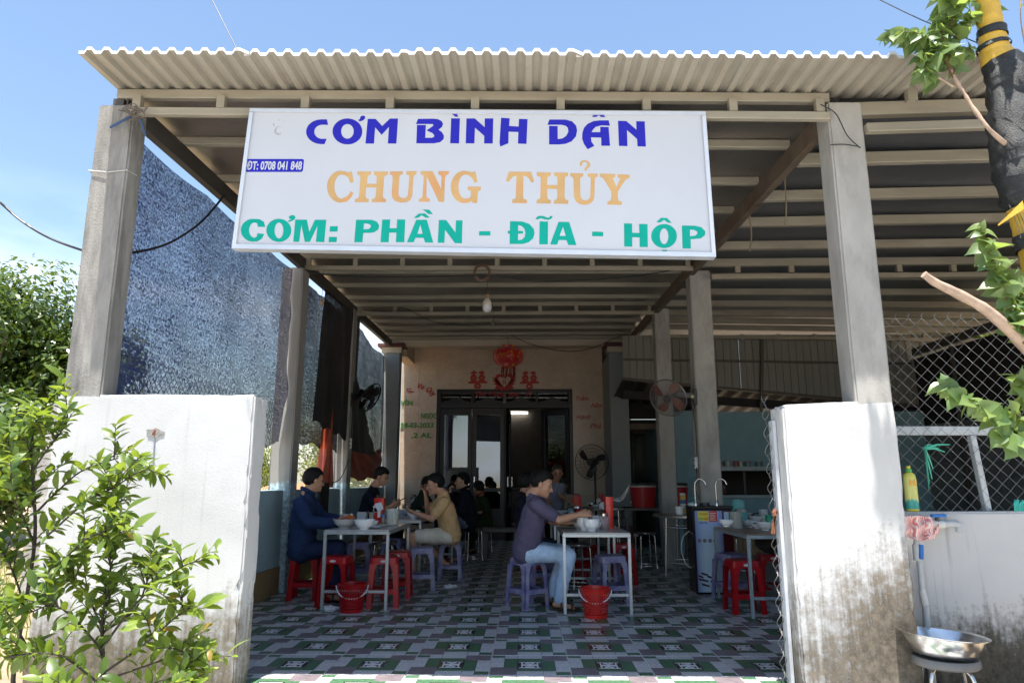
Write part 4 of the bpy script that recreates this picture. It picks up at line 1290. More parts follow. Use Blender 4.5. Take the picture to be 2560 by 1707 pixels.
# rolled gate mesh on the inner end of the right gate wall
gm = thing('rolled_gate_mesh', 'bent chain-link edge hanging on the inner end of the right white gate wall', 'fence', (1.49, WY + .19, 0))
m = MB()
for s, x0 in ((1, 1.478), (-1, 1.463)):
    pts = [V((x0 + .011 * s * sin(z * 58), WY + .17 + .02 * cos(z * 58), z)) for z in [.03 + 1.62 * k / 130 for k in range(131)]]
    m.tube(pts, .0024, 5)
m.build('wire', mat('dull_gate_wire', (.15, .145, .14), .6, .4), gm)
MB().box((1.490, WY + .12, .02), (1.509, WY + .19, 1.5)).build('edge_strip', mat('pale_pvc', (.5, .52, .55), .5, dirt=(.3, .14, .06), dlo=.66, dhi=.74), gm)
m = MB()
p0 = V((1.475, WY + .13, .93))
for k in range(2): m.tube([p0 + V((.004 * k, 0, .04)), p0 + V((-.012, 0, -.01)), p0 + V((-.018 - .012 * k, 0, -.09))], .008, 6)
m.tube([p0 + V((0, 0, .045)), p0 + V((-.014, -.006, .03)), p0 + V((-.008, -.01, .012))], .012, 8)
m.build('wire_twist', mat('rust', (.16, .06, .03), .9, var=.4), gm)
# ------------------------------------------------------------------ tables and stools
TOPM = mat('grey_laminate_top', (.46, .45, .445), .3, var=.1, scale=3, coat=.2)
TOPW = mat('brown_laminate_top', (.25, .17, .12), .35, var=.15, scale=3)
def steel_table(x0, x1, y0, y1, z, label, group='steel framed tables in the dining yard', top=None, legm=None):
    t = thing('dining_table', label, 'table', ((x0 + x1) / 2, (y0 + y1) / 2, 0), 0, group)
    lm = legm or FRAME
    MB().box((x0 + .006, y0 + .006, z - .006), (x1 - .006, y1 - .006, z + .004)).build('tabletop', top or TOPM, t, bevel=.002)
    m = MB()
    for a, b in (((x0, y0, z - .036), (x1, y0 + .03, z - .0065)), ((x0, y1 - .03, z - .036), (x1, y1, z - .0065)), ((x0, y0 + .03, z - .036), (x0 + .03, y1 - .03, z - .0065)), ((x1 - .03, y0 + .03, z - .036), (x1, y1 - .03, z - .0065))): m.box(a, b)
    m.build('apron_frame', lm, t, bevel=.002)
    for X in (x0 + .001, x1 - .029):
        for Y in (y0 + .001, y1 - .029):
            MB().box((X, Y, 0), (X + .028, Y + .028, z - .0365)).build('leg', lm, t, bevel=.002)
    for Y in (y0 + .004, y1 - .026): MB().box((x0 + .03, Y, .15), (x1 - .03, Y + .022, .175)).build('stretcher', lm, t, bevel=.002)
    MB().box(((x0 + x1) / 2 - .011, y0 + .027, .15), ((x0 + x1) / 2 + .011, y1 - .027, .175)).build('stretcher', lm, t, bevel=.002)
    return t
steel_table(-1.86, -1.25, 6.68, 7.87, .70, 'grey topped steel table in front of the man in the blue jacket')
steel_table(-1.83, -1.22, 8.52, 9.72, .70, 'grey topped steel table in front of the man in the tan shirt')
steel_table(-1.62, -1.0, 10.1, 11.3, .70, 'steel table farthest back on the left, in front of the man in the black jacket')
steel_table(.335, .945, 6.52, 7.66, .69, 'grey topped steel table in front of the man in the purple shirt')
steel_table(.33, .97, 8.35, 9.55, .69, 'steel table behind the purple-shirted man, with the two old men at its far end')
steel_table(1.925, 2.75, 6.355, 7.46, .69, 'brown topped steel table by the right white gate wall', None, TOPW, mat('pale_blue_tube', (.32, .37, .39), .45, .3, dirt=(.2, .16, .12), dlo=.64, dhi=.8))

def plastic_stool(loc, rz, label, m_, group, h=.45, w_=.30, top=.245, sticker=False, plain=False):
    t = thing('plastic_stool', label, 'stool', (0, 0, 0), 0, group)
    a, b = top / 2, w_ / 2
    bm_ = MB()
    bm_.lathe([(.001, h - .004), (.03, h - .006), (.05, h), (a * 1.0, h)], (0, 0, 0), 4)
    # seat: rounded square plate
    sq = rrect(-a, -a, a, a, .03, 4)
    bm_ = MB()
    n_ = len(sq)
    rings = [(.25, h - .006), (.82, h - .004), (.93, h), (1.0, h - .006), (1.035, h - .03), (1.05, h - .062)]
    for k, z in rings: bm_.v += [(x * k, y * k, z) for x, y in sq]
    for r_ in range(len(rings) - 1):
        for i in range(n_):
            j = (i + 1) % n_
            bm_.f.append((r_*n_+i, r_*n_+j, (r_+1)*n_+j, (r_+1)*n_+i))
    bm_.f.append(tuple(range(n_)))
    bm_.m = [0] * len(bm_.f)
    bm_.build('seat', m_, t, smooth=35)
    fx = lambda z: a * 1.05 + (b - a * 1.05) * (h - z) / h
    for sx in (-1, 1):
        for sy in (-1, 1):
            m = MB()
            for ax in (0, 1):
                vs = []
                for z, wd in ((h - .06, .075), (h - .12, .052), (.12, .046), (0, .05)):
                    e = fx(z)
                    for off in (0, wd):
                        for dep in (0, .009):
                            u_, v_ = e - off, e - dep
                            p = (u_ * sx, v_ * sy, z) if ax == 0 else (v_ * sx, u_ * sy, z)
                            vs.append(p)
                fs = []
                for k in range(3):
                    i = 4 * k
                    for q in ((0, 1, 5, 4), (1, 3, 7, 5), (3, 2, 6, 7), (2, 0, 4, 6)): fs.append(tuple(i + x for x in q))
                fs += [(0, 2, 3, 1), (12, 13, 15, 14)]
                m.add(vs, fs)
            m.build('leg', m_, t)
    for k in range(4):
        M = Matrix.Rotation(pi / 2 * k, 4, 'Z')
        z = .125
        e = fx(z)
        m = MB()
        for dz, q in ((0, 0),): m.box((-e + .03, -e + .0005, z), (e - .03, -e + .008, z + .042), 0, M).box((-e + .03, -e + .0085, z + .034), (e - .03, -e + .05, z + .042), 0, M)
        m.build('stretcher', m_, t)
    if sticker:
        m = MB()
        e = fx(h - .035)
        m.prism([arc(0, 0, .03, .012, 0, 360, 16)[:-1]], lambda x, y, d: V((x, -a * 1.05 - .001 - d * .5, h - .036 + y)), .002)
        m.build('sticker', mat('white_sticker', (.6, .58, .58), .5), t)
    t.location = loc
    t.rotation_euler = (0, 0, rz)
    return t
GR, GP = 'red plastic stools in the dining yard', 'worn purple plastic stools in the dining yard'
rs = plastic_stool((-2.2, 7.33, 0), R(6), 'red plastic stool under the man in the blue jacket', RED_PL, GR, sticker=True)
for x, y, rz, lab in ((-1.79, 6.95, R(-4), 'red plastic stool at the street end of the blue-jacketed man\'s table, left one'),
        (-1.335, 6.93, R(8), 'red plastic stool at the front right of the left table, before another red one'),
        (-1.30, 7.46, R(4), 'red plastic stool on the right side of the left table, behind another red one'),
        (1.965, 6.69, R(3), 'red plastic stool with a white oval sticker by the right white gate wall'),
        (2.42, 7.25, R(-8), 'red plastic stool farther back under the brown table'),
        (1.10, 8.45, R(10), 'red plastic stool behind the dark purple stool, near the steel bar stools'),
        (.22, 8.75, R(4), 'red plastic stool showing behind the stool of the purple-shirted man')):
    dup(rs, (x, y, 0), rz, lab)
ps = plastic_stool((.02, 6.93, 0), R(38), 'worn purple plastic stool under the man in jeans', PURPLE, GP, h=.44)
for x, y, rz, lab in ((.83, 7.18, R(14), 'worn purple plastic stool under the right end of the middle table'),
        (-.905, 8.86, R(2), 'purple plastic stool under the man in the tan shirt'),
        (-1.93, 8.5, R(5), 'purple plastic stool at the front left of the tan-shirted man\'s table'),
        (-1.66, 9.2, R(-6), 'purple plastic stool tucked under the left side of the tan-shirted man\'s table'),
        (2.06, 7.36, R(24), 'purple plastic stool between the water dispenser and the red sticker stool'),
        (-1.13, 8.0, R(8), 'purple plastic stool behind the steel leg of the tan-shirted man\'s table'),
        (.18, 8.15, R(12), 'purple stool under the hidden diner behind the purple-shirted man')):
    dup(ps, (x, y, 0), rz, lab)
def bar_stool(loc, rz, label):
    t = thing('steel_stool', label, 'stool', (0, 0, 0), 0, 'round steel stools in the dining yard')
    h = .47
    MB().lathe([(.001, h + .012), (.12, h + .01), (.145, h), (.14, h - .012), (.001, h - .012)], (0, 0, 0), 24).build('seat', mat('black_vinyl', (.02, .02, .021), .35), t, smooth=40)
    MB().lathe([(.146, h - .018), (.151, h - .006), (.151, h + .002), (.146, h + .006)], (0, 0, 0), 28).build('seat_rim', CHROME, t, smooth=40)
    for k in range(4):
        a = pi / 4 + pi / 2 * k
        d = V((cos(a), sin(a), 0))
        MB().tube(smoothline([d * .07 + V((0, 0, h - .018)), d * .12 + V((0, 0, h - .025)), d * .14 + V((0, 0, h - .08)), d * .15 + V((0, 0, .12)), d * .165 + V((0, 0, .02)), d * .185 + V((0, 0, .008))], 4), .0085, 8).build('leg', CHROME, t, smooth=60)
    m = MB()
    m.tube([(.15 * cos(2*pi*k/24), .15 * sin(2*pi*k/24), .05) for k in range(24)], .007, 6, closed=True)
    m.build('foot_ring', CHROME, t, smooth=60)
    t.location = loc
    t.rotation_euler = (0, 0, rz)
    return t
bs = bar_stool((-.76, 10.72, 0), .3, 'round steel stool under the man in the black jacket')
for x, y, rz, lab in ((1.62, 9.85, .2, 'round steel stool beside the round steel table, in front of the concrete column'), (1.30, 10.2, .6, 'round steel stool behind the other one, left of the concrete column'),
        (-1.62, 8.35, .1, 'round steel stool under the near edge of the tan-shirted man\'s table'), (.58, 8.02, .4, 'round steel stool under the table behind the middle one'), (.10, 9.7, .1, 'round steel stool left of the old men\'s table'),
        (-2.0, 9.75, .2, 'round steel stool under the man with the phone'), (2.75, 9.4, .2, 'round steel stool by the yellow foot of the kitchen wall')):
    dup(bs, (x, y, 0), rz, lab)
def round_table(c, r, z, label, feet=4, rz=.4):
    t = thing('round_table', label, 'table', (*c, 0), 0, 'round steel tables at the back')
    MB().lathe([(.001, z), (r - .01, z), (r, z - .006), (r, z - .03), (r - .02, z - .034), (.001, z - .034)], (*c, 0), 40).build('tabletop', mat('brushed_steel_top', (.35, .33, .31), .35, .8), t, smooth=40)
    for k in range(4):
        a = rz + pi / 2 * k
        d = V((cos(a), sin(a), 0))
        MB().tube([V((*c, z - .034)) + d * r * .72, V((*c, 0)) + d * r * .8], .014, 8).build('leg', CHROME, t, smooth=60)
    m = MB()
    for k in range(4):
        a, b = rz + pi / 2 * k, rz + pi / 2 * (k + 1)
        for zz in (.14, z - .16): m.tube([(c[0] + cos(a) * r * .77, c[1] + sin(a) * r * .77, zz), (c[0] + cos(b) * r * .77, c[1] + sin(b) * r * .77, zz)], .009, 6)
    m.build('stretcher', CHROME, t, smooth=60)
    return t
round_table((2.12, 9.35), .47, .735, 'round steel table with a white mug, behind the water dispenser', rz=pi + .3)
round_table((1.30, 11.3), .42, .76, 'dark round steel table under the standing fan')
# cement bench, seat and two shaped supports
bn = thing('cement_bench', 'grey moulded cement bench with a curved back by the open doorway', 'bench', (-.25, 11.3, 0))
BEN = mat('grey_terrazzo', (.15, .14, .125), .7, var=.3, scale=40)
MB().box((-.75, 10.95, .40), (.08, 11.35, .45)).build('seat', BEN, bn, bevel=.012)
for X in (-.62, -.02): MB().bar((X, 11.15, 0), (X, 11.15, .399), .1, .34, up=(0, 1, 0), w2=.12, h2=.2).build('support', BEN, bn, bevel=.01)
m = MB()
pf = [(0, 0), (.12, 0), (.2, .25), (.16, .55), (.08, .78), (.02, .8), (.06, .5), (.09, .25)]
m.prism([pf], lambda x, y, d: V((.12 + x, 10.9 + d, y)), .1)
m.build('end_scroll', BEN, bn, bevel=.01)

# ------------------------------------------------------------------ waste baskets
def basket(loc, rz, label, m_, handle=True, hz=None, round_holes=False):
    t = thing('waste_basket', label, 'basket', (0, 0, 0), 0, 'red plastic waste baskets under the tables')
    r0, r1, h = .098, .128, .245
    cols, rows = 30, 8
    m = MB()
    m.lathe([(.001, .006), (r0 - .004, .006), (r0, 0), (r0 + .003, .022)], (0, 0, 0), 30)
    m.lathe([(r0 + .003, .022), (r0 + .0035, .026)], (0, 0, 0), 30)
    z0, z1 = .026, h - .04
    rad = lambda z: r0 + (r1 - r0) * z / h
    vs, fs = [], []
    # lattice: each cell is four strips round a slot
    n = 0
    for j in range(rows):
        za, zb = z0 + (z1 - z0) * j / rows, z0 + (z1 - z0) * (j + 1) / rows
        for i in range(cols):
            sh_ = .5 * (j % 2) if round_holes else 0
            ta, tb = 2*pi*(i + sh_)/cols, 2*pi*(i + 1 + sh_)/cols
            wd, hg = tb - ta, zb - za
            ia, ib, ja, jb = ta + wd*.22, tb - wd*.22, za + hg*.2, zb - hg*.22
            P = lambda t_, z_: (rad(z_) * cos(t_), rad(z_) * sin(t_), z_)
            q = [P(ta, za), P(tb, za), P(tb, zb), P(ta, zb), P(ia, ja), P(ib, ja), P(ib, jb), P(ia, jb)]
            vs += q
            fs += [tuple(n + k for k in f) for f in ((0, 1, 5, 4), (1, 2, 6, 5), (2, 3, 7, 6), (3, 0, 4, 7))]
            n += 8
    m.add(vs, fs)
    m.lathe([(rad(z1), z1), (rad(h - .012), h - .012), (r1 + .008, h - .012), (r1 + .01, h - .004), (r1 + .006, h), (r1 - .004, h), (rad(z1) - .003, z1 + .004)], (0, 0, 0), 30)
    m.build('body', m_, t, smooth=30)
    if handle:
        a = hz or R(35)
        pts = []
        for k in range(17):
            b = pi * k / 16
            pts.append(V((cos(b) * (r1 + .012), -sin(b) * (r1 + .012) * cos(a), h - .02 - sin(b) * (r1 + .012) * sin(a))))
        MB().tube(pts, .006, 8).build('handle', mat('white_plastic_handle', (.68, .66, .7), .4), t, smooth=60)
    t.location = loc
    t.rotation_euler = (0, 0, rz)
    return t
basket((-1.56, 6.63, .0), R(12), 'red waste basket with a white handle before the left front table', RED_PL, True, R(48), True)
basket((.605, 6.40, 0), R(-6), 'red slotted waste basket with a white handle before the middle front table', RED_BR, True, R(44))
basket((.63, 8.48, 0), R(30), 'dark red waste basket standing under the second middle table', RED_PL, True, R(60))
basket((.95, 10.6, 0), R(30), 'small dim red waste basket far back below the old men\'s table', RED_PL, False)

# ------------------------------------------------------------------ tableware
def lathe_thing(name, label, cat, c, parts, group=None, n=28):
    t = thing(name, label, cat, c, 0, group)
    for nm, prof, m_ in parts: MB().lathe(prof, c, n).build(nm, m_, t, smooth=45)
    return t
def bowl_prof(r, h, f=.45, th=.003):
    o = [(.001, 0), (r * f, 0), (r * f, h * .12), (r * (f + .1), h * .16), (r * .85, h * .5), (r, h)]
    i = [(r - th, h), (r * .85 - th, h * .5), (r * (f + .05), h * .2), (.001, h * .18)]
    return o + i
def bowl(px, py, Z, r, h, label, m_=None, food=None, fh=.7, group='bowls on the dining tables', extra=()):
    c = aZ(px, py, Z)
    t = thing('bowl', label, 'bowl', c, 0, group)
    MB().lathe(bowl_prof(r, h), c, 28).build('bowl_body', m_ or WHITE_PL, t, smooth=45)
    if food:
        m = MB()
        def fo(u, v): 
            a, q = 2 * pi * u, v * r * .86
            return c + V((q * cos(a), q * sin(a), h * fh + .012 * noise.noise(V((q * 60 * cos(a), q * 60 * sin(a), r * 99)))))
        m.grid(fo, 20, 6)
        m.build('food', food, t, smooth=60)
    return t
T1, T2, T3, TM = .7045, .7045, .7045, .6945
RICE = mat('white_rice', (.72, .7, .64), .7, bump=1, bscale=200)
HERB = mat('green_herbs', (.07, .13, .02), .6, var=.7, scale=60, dirt=(.02, .05, .01), dscale=40)
SOUP = mat('pale_soup', (.35, .3, .2), .15)
ENAM = mat('pink_rimmed_enamel', (.5, .48, .45), .3)
b = bowl(*h1(1270, 1325), T1, .118, .085, 'cream enamel bowl with a magenta rim and carrot slices, in front of the blue-jacketed man', ENAM, RICE, .86)
c = b.location
MB().lathe([(.1185, .0855), (.121, .087), (.1165, .0895), (.114, .087)], c, 28).build('rim', mat('magenta_enamel', (.4, .02, .09), .3), b, smooth=60)
m = MB()
for k in range(5): m.bar(c + V((.01 + .02 * k, -.05 + .02 * (k % 3), .088)), c + V((.03 + .012 * k, -.02 + .015 * (k % 2), .118)), .018, .008)
m.build('carrot', mat('carrot', (.6, .14, .03), .5), b)
w1 = bowl(*h1(1650, 1352), T1, .098, .09, 'white bowl with a steel spoon at the front of the left table')
c = w1.location
sp = thing('spoon', 'steel spoon standing in the white bowl on the left table', 'spoon', c)
m = MB()
m.bar(c + V((.0, .01, .05)), c + V((.035, .0, .165)), .012, .004)
m.lathe([(.001, 0), (.018, .006), (.022, .014)], c + V((0, .01, .035)), 12)
m.build('spoon_body', CHROME, sp, smooth=50)
bowl(*h1(1240, 1180), T1, .06, .07, 'small white bowl behind the enamel bowl, near the man\'s hands')
bowl(*h1(1790, 1300), T1, .07, .055, 'low white bowl behind the spoon bowl')
def plate(px, py, Z, r, label, food=None):
    c = aZ(px, py, Z)
    t = thing('plate', label, 'plate', c, 0, 'plates on the dining tables')
    MB().lathe([(.001, .002), (r * .6, .001), (r, .016), (r - .002, .019), (r * .58, .006), (.001, .006)], c, 32).build('plate_body', WHITE_PL, t, smooth=50)
    if food: crumple((c.x, c.y, c.z + .006), r * .55, 5, r * 70, .4).build('food', food, t, smooth=70)
    return t
plate(*h1(1850, 1330), T1, .07, 'small white plate at the front right of the left table')
plate(*h1(2010, 1290), T1, .085, 'white plate beside the tea jug on the left table', mat('brown_morsels', (.3, .2, .1), .6))
plate(*h1(1480, 1275), T1, .05, 'small plate of lime wedges on the left table', mat('lime', (.22, .35, .06), .4))
# napkin pile and cup
c = aZ(*h1(1600, 1190), T1)
t = thing('napkin_stack', 'stack of folded white napkins in a holder on the left table', 'napkins', c)
MB().box((c.x - .05, c.y - .03, T1), (c.x + .05, c.y + .03, T1 + .1)).build('napkin', mat('paper_white', (.72, .72, .74), .8), t, bevel=.004)
MB().box((c.x - .056, c.y - .036, T1 + .0), (c.x - .0505, c.y + .036, T1 + .05)).box((c.x + .0505, c.y - .036, T1 + .0), (c.x + .056, c.y + .036, T1 + .05)).build('holder', CHROME, t)
lathe_thing('cup', 'small cream cup beside the red chopstick holder', 'cup', aZ(*h1(1790, 1165), T1), [('cup_body', [(.001, 0), (.026, 0), (.03, .085), (.028, .085), (.024, .006), (.001, .006)], mat('cream_cup', (.55, .5, .42), .4))])
PAPER = mat('paper_white', (.72, .72, .74), .8)
def chop_holder(c, h, w_, label, m_, napkins=(), tall=0, sticks=True, d_=None, rz=0):
    """moulded holder: box with a raised back, napkin slot in front"""
    t = thing('chopstick_holder', label, 'chopstick holder', c, rz, 'red chopstick holders on the tables')
    d_ = d_ or w_ * .75
    o = V(c)
    m = MB()
    for z0, z1, k0, k1 in ((0, .012, 1.12, 1.1), (.012, h * .55, .92, .98), (h * .55, h, .98, 1.04)):
        vs = []
        for z, k in ((z0, k0), (z1, k1)):
            vs += [(o.x + x * w_ / 2 * k, o.y + y * d_ / 2 * k, o.z + z) for x, y in rrect(-1, -1, 1, 1, .25, 3)]
        n = len(vs) // 2
        fs = [(i, (i + 1) % n, n + (i + 1) % n, n + i) for i in range(n)] + [tuple(range(n - 1, -1, -1))]
        if z1 < h: fs.append(tuple(range(n, 2 * n)))
        m.add(vs, fs)
    m.build('holder_body', m_, t, smooth=40, thick=.003)
    if sticks:
        m = MB()
        rr = random.Random(int(h * 999))
        for k in range(14):
            p = o + V((rr.uniform(-.3, .3) * w_, rr.uniform(-.25, .25) * d_, h * .3))
            m.tube([p, p + V((rr.uniform(-.02, .02), rr.uniform(-.02, .02), h * .75 + .02))], .0035, 5)
        m.build('chopstick', mat('dark_chopsticks', (.03, .018, .012), .5), t)
    for dx, dz, w2, h2, rot in napkins:
        m = MB()
        m.prism([[(-w2, -h2), (w2, -h2 * .8), (w2 * .9, h2), (-w2 * .4, h2 * 1.1), (-w2, h2 * .5)]], lambda x, y, d: V((o.x + dx + x * cos(rot) - y * sin(rot), o.y - d_ / 2 * 1.06 - .012 - d - .02 * abs(x) / w2, o.z + dz + x * sin(rot) + y * cos(rot))), .003)
        m.build('napkin', PAPER, t)
    return t
c = aZ(*h1(1940, 1250), T1)
chop_holder(c, .268, .105, 'red chopstick holder with loose white napkins on the left table', RED_BR, ((.0, .175, .05, .042, R(18)), (-.005, .15, .04, .03, R(-25)), (.012, .1, .016, .03, 0)))
PEP = mat('pepper_glass', (.35, .3, .25), .2)
lathe_thing('pepper_jar', 'blue capped toothpick jar between the red holder and the tea jug', 'jar', aZ(*h1(2030, 1262), T1), [('jar_body', [(.001, 0), (.02, 0), (.022, .07), (.016, .08), (.001, .08)], PEP), ('cap', [(.001, .0805), (.024, .0805), (.022, .105), (.001, .107)], mat('blue_cap', (.1, .2, .45), .4))])
CLEAR = mat('frosted_plastic', (.72, .74, .70), .3, alpha=.42, var=.03)
TEA = mat('yellow_tea', (.62, .45, .04), .15, var=.03)
def jug(c, r, h, fill, label, drink=None, n='jug', handle=True, body=None):
    t = thing(n, label, n, c)
    MB().lathe([(.001, .003), (r * .9, .003), (r * .92, .0), (r, h), (r - .003, h), (r * .9, .008), (.001, .008)], c, 28).build('jug_body', body or CLEAR, t, smooth=45)
    if drink: MB().lathe([(.001, .0085), (r * .885, .0085), (r * .895, h * fill), (.001, h * fill)], c, 28).build('drink', drink, t, smooth=45)
    if handle: MB().tube(smoothline([c + V((.012, -r * .96, h * .9)), c + V((.014, -r - .03, h * .85)), c + V((.016, -r - .032, h * .4)), c + V((.014, -r * .95, h * .25))], 5), .007, 8).build('handle', body or CLEAR, t, smooth=60)
    return t
jug(aZ(*h1(2200, 1270), T1), .064, .165, .42, 'frosted jug of yellow iced tea at the right of the left table', TEA)
# second table on the left
BLUEP = mat('blue_white_porcelain', (.62, .64, .7), .2, var=.3, scale=30, dirt=(.06, .09, .3), dscale=22, dlo=.58, dhi=.64)
bowl(*h2(270, 1095), T2, .13, .085, 'large fluted porcelain bowl with a blue band on the tan-shirted man\'s table', BLUEP, SOUP, .8)
bowl(*h2(500, 1145), T2, .085, .095, 'white bowl held by the man in the tan shirt')
bowl(*h2(860, 960), T2, .09, .08, 'white bowl of soup behind the tan man\'s raised arm', None, SOUP)
bowl(*h2(640, 950), T2, .07, .055, 'white bowl with a blue stripe behind the napkin box', BLUEP)
plate(*h2(640, 985), T2, .09, 'white plate between the bowls on the tan-shirted man\'s table', HERB)
c = aZ(*h2(505, 950), T2)
t = chop_holder(c, .2, .125, 'steel napkin box with black chopsticks on the tan-shirted man\'s table', CHROME, ((.0, .1, .055, .055, R(-4)), (.006, .085, .05, .05, R(3))))
jar_c = aZ(*h2(315, 950), T2)
jug(jar_c, .034, .075, .6, 'small glass of pale tea near the phone user', TEA, 'glass', False)
# clear hinged lid of a napkin box seen upright
c = aZ(*h2(500, 860), T2)
t = thing('clear_box', 'clear plastic lid standing upright behind the napkin box', 'lid', c)
MB().prism([rrect(-.075, 0, .075, .26, .05, 5)], lambda x, y, d: V((c.x + x, c.y + .08 - d, c.z + .13 + y)), .004).build('lid_body', mat('clear_pet', (.7, .7, .67), .2, alpha=.4), t)
MB().tube([V((c.x + x, c.y + .078, c.z + .13 + y)) for x, y in rrect(-.075, 0, .075, .26, .05, 5)], .003, 5, closed=True).build('rim', mat('grey_rim', (.25, .25, .25), .3), t)
chop_holder(aZ(*h2(720, 830), T3), .15, .1, 'low red chopstick holder on the farthest left table', RED_PL, ((.03, .11, .04, .03, R(20)),))
bowl(*h2(870, 815), T3, .1, .09, 'cream soup bowl on the farthest left table')
c = aZ(*h2(870, 770), T3)
t = thing('tissue_box', 'white tissue box on the farthest left table', 'box', c)
MB().box((c.x - .12, c.y, c.z), (c.x + .02, c.y + .1, c.z + .1)).build('carton', PAPER, t, bevel=.004)
# middle front table
bowl(*h3(1395, 1352), TM, .062, .065, 'small white sauce bowl left of the two white soup bowls')
def cup_bowl(px, py, r, h, lab):
    c = aZ(px, py, TM)
    t = thing('bowl', lab, 'bowl', c, 0, 'bowls on the dining tables')
    MB().lathe([(.001, 0), (r * .48, 0), (r * .5, h * .1), (r * .56, h * .16), (r * .86, h * .36), (r, h * .62), (r * .99, h * .86), (r * 1.03, h), (r * .99, h), (r * .95, h * .85), (r * .95, h * .62), (r * .8, h * .36), (.001, h * .22)], c, 32).build('bowl_body', WHITE_PL, t, smooth=50)
cup_bowl(*h3(1500, 1375), .073, .118, 'white round cup bowl behind its twin on the middle table')
cup_bowl(*h3(1638, 1385), .078, .108, 'white round cup bowl in front of its twin on the middle table')
bowl(*h3(1770, 1352), TM, .07, .07, 'white bowl with chillies behind the cup bowls', None, mat('red_chilli', (.35, .02, .015), .4, var=.5, scale=60), .95)
p = plate(*h3(1150, 1318), TM, .14, 'wide plate of green herbs under the purple-shirted man\'s arm')
c = p.location
m = MB()
rr = random.Random(4)
for k in range(150):
    a, q = rr.uniform(0, 6.28), rr.uniform(0, .105)
    b_ = c + V((q * cos(a), q * sin(a), .014 + rr.uniform(0, .028)))
    d = V((rr.uniform(-1, 1), rr.uniform(-1, 1), rr.uniform(-.2, .5))).normalized() * .022
    s = V((d.y, -d.x, rr.uniform(-.01, .01))) * .35
    m.add([b_ - d, b_ + s, b_ + d, b_ - s], [(0, 1, 2, 3)])
m.build('herbs', HERB, p)['kind'] = 'stuff'
c = aZ(*h3(1990, 1338), TM)
t = chop_holder(c + V((0, .03, 0)), .30, .08, 'tall bright red chopstick holder on the middle table', RED_BR, (), sticks=False, d_=.12)
t2 = thing('plastic_cover', 'clear curved plastic cover sticking out of the tall red holder', 'cover', c + V((.06, .03, .3)))
m = MB()
def cv(u, v):
    q = [V((.02, 0, .285)), V((.11, 0, .27)), V((.165, 0, .33)), V((.21, 0, .41))]
    k = u * 3
    i = min(2, int(k))
    p_ = q[i].lerp(q[i + 1], k - i)
    wd = .035 + .02 * sin(u * 3)
    return c + V((0, .03, 0)) + p_ + V((.02 * (v - .5), (v - .5) * 2 * wd, .05 * (v - .5) * sin(u * 2.6)))
m.grid(cv, 14, 6)
m.build('cover_body', mat('clear_pet', (.7, .7, .67), .2, alpha=.4), t2, smooth=70, thick=.003)
c = aZ(*h3(1880, 1355), TM)
SAU = mat('dark_fish_sauce', (.05, .02, .012), .08, tr=.2)
lathe_thing('sauce_jar', 'glass jar of dark chilli sauce with a steel cap beside the tall red holder', 'jar', c, [('glass', [(.001, 0), (.048, 0), (.05, .01), (.05, .11), (.04, .125), (.001, .125)], mat('clear_jar_glass', (.7, .55, .56), .1, alpha=.4)),
    ('sauce', [(.001, .003), (.046, .003), (.046, .05), (.001, .05)], SAU), ('cap', [(.001, .1255), (.042, .1255), (.042, .148), (.03, .156), (.001, .157)], CHROME)])
c = aZ(*h3(1735, 1215), TM)
t = thing('tissue_box', 'small white box behind the tall red holder on the middle table', 'box', c)
MB().box((c.x - .05, c.y - .03, c.z), (c.x + .06, c.y + .05, c.z + .075)).build('carton', PAPER, t, bevel=.004)
m = MB()
c = aZ(*h3(1860, 1150), TM)
single(crumple((c.x, c.y + .02, c.z + .12), .045, 3, 6, 1.1, .5), 'napkin', PAPER, 'crumpled white napkin stuffed in the tall red holder', 'napkin')
# second middle table
c = aZ(*h3(1355, 1010), TM)
t = chop_holder(c, .245, .125, 'wide red chopstick holder at the old men\'s table', RED_BR, (), sticks=True)
chop_holder(aZ(*h3(1830, 990), TM), .26, .075, 'narrow red chopstick holder farthest right on the old men\'s table', RED_PL, ((-.05, .16, .035, .03, R(30)),), sticks=False)
jug(aZ(*h3(910, 960), TM), .075, .155, .7, 'milky plastic jug of tea behind the purple-shirted man\'s face', mat('brown_tea', (.35, .25, .12), .2), 'jug', False)
lathe_thing('cup', 'mint green plastic cup at the old men\'s table', 'cup', aZ(*h3(930, 985), TM), [('cup_body', [(.001, 0), (.046, 0), (.055, .12), (.052, .12), (.043, .008), (.001, .008)], mat('mint_plastic', (.06, .48, .3), .35))])
bowl(*h3(1150, 965), TM, .105, .09, 'white bowl with black print at the old men\'s table', mat('printed_porcelain', (.66, .67, .68), .2, dirt=(.08, .08, .1), dscale=16, dlo=.6, dhi=.64))
bowl(*h3(1060, 1060), TM, .09, .055, 'white bowl with grey print at the near edge of the old men\'s table', mat('printed_porcelain', (.66, .67, .68), .2, dirt=(.08, .08, .1), dscale=16, dlo=.6, dhi=.64))
lathe_thing('pepper_jar', 'small blue capped jar beside the printed bowl', 'jar', aZ(*h3(1195, 980), TM), [('jar_body', [(.001, 0), (.022, 0), (.024, .08), (.001, .085)], PEP), ('cap', [(.001, .0855), (.026, .0855), (.024, .112), (.001, .114)], mat('blue_cap', (.1, .2, .45), .4))])
c = aZ(*h3(1235, 1065), TM)
lathe_thing('milk_can', 'light blue tin with white paper at the near edge of the old men\'s table', 'tin', c, [('can', [(.001, 0), (.042, 0), (.042, .085), (.001, .085)], mat('light_blue_tin', (.12, .36, .5), .35, dirt=(.7, .7, .7), dscale=12, dlo=.5, dhi=.52))])
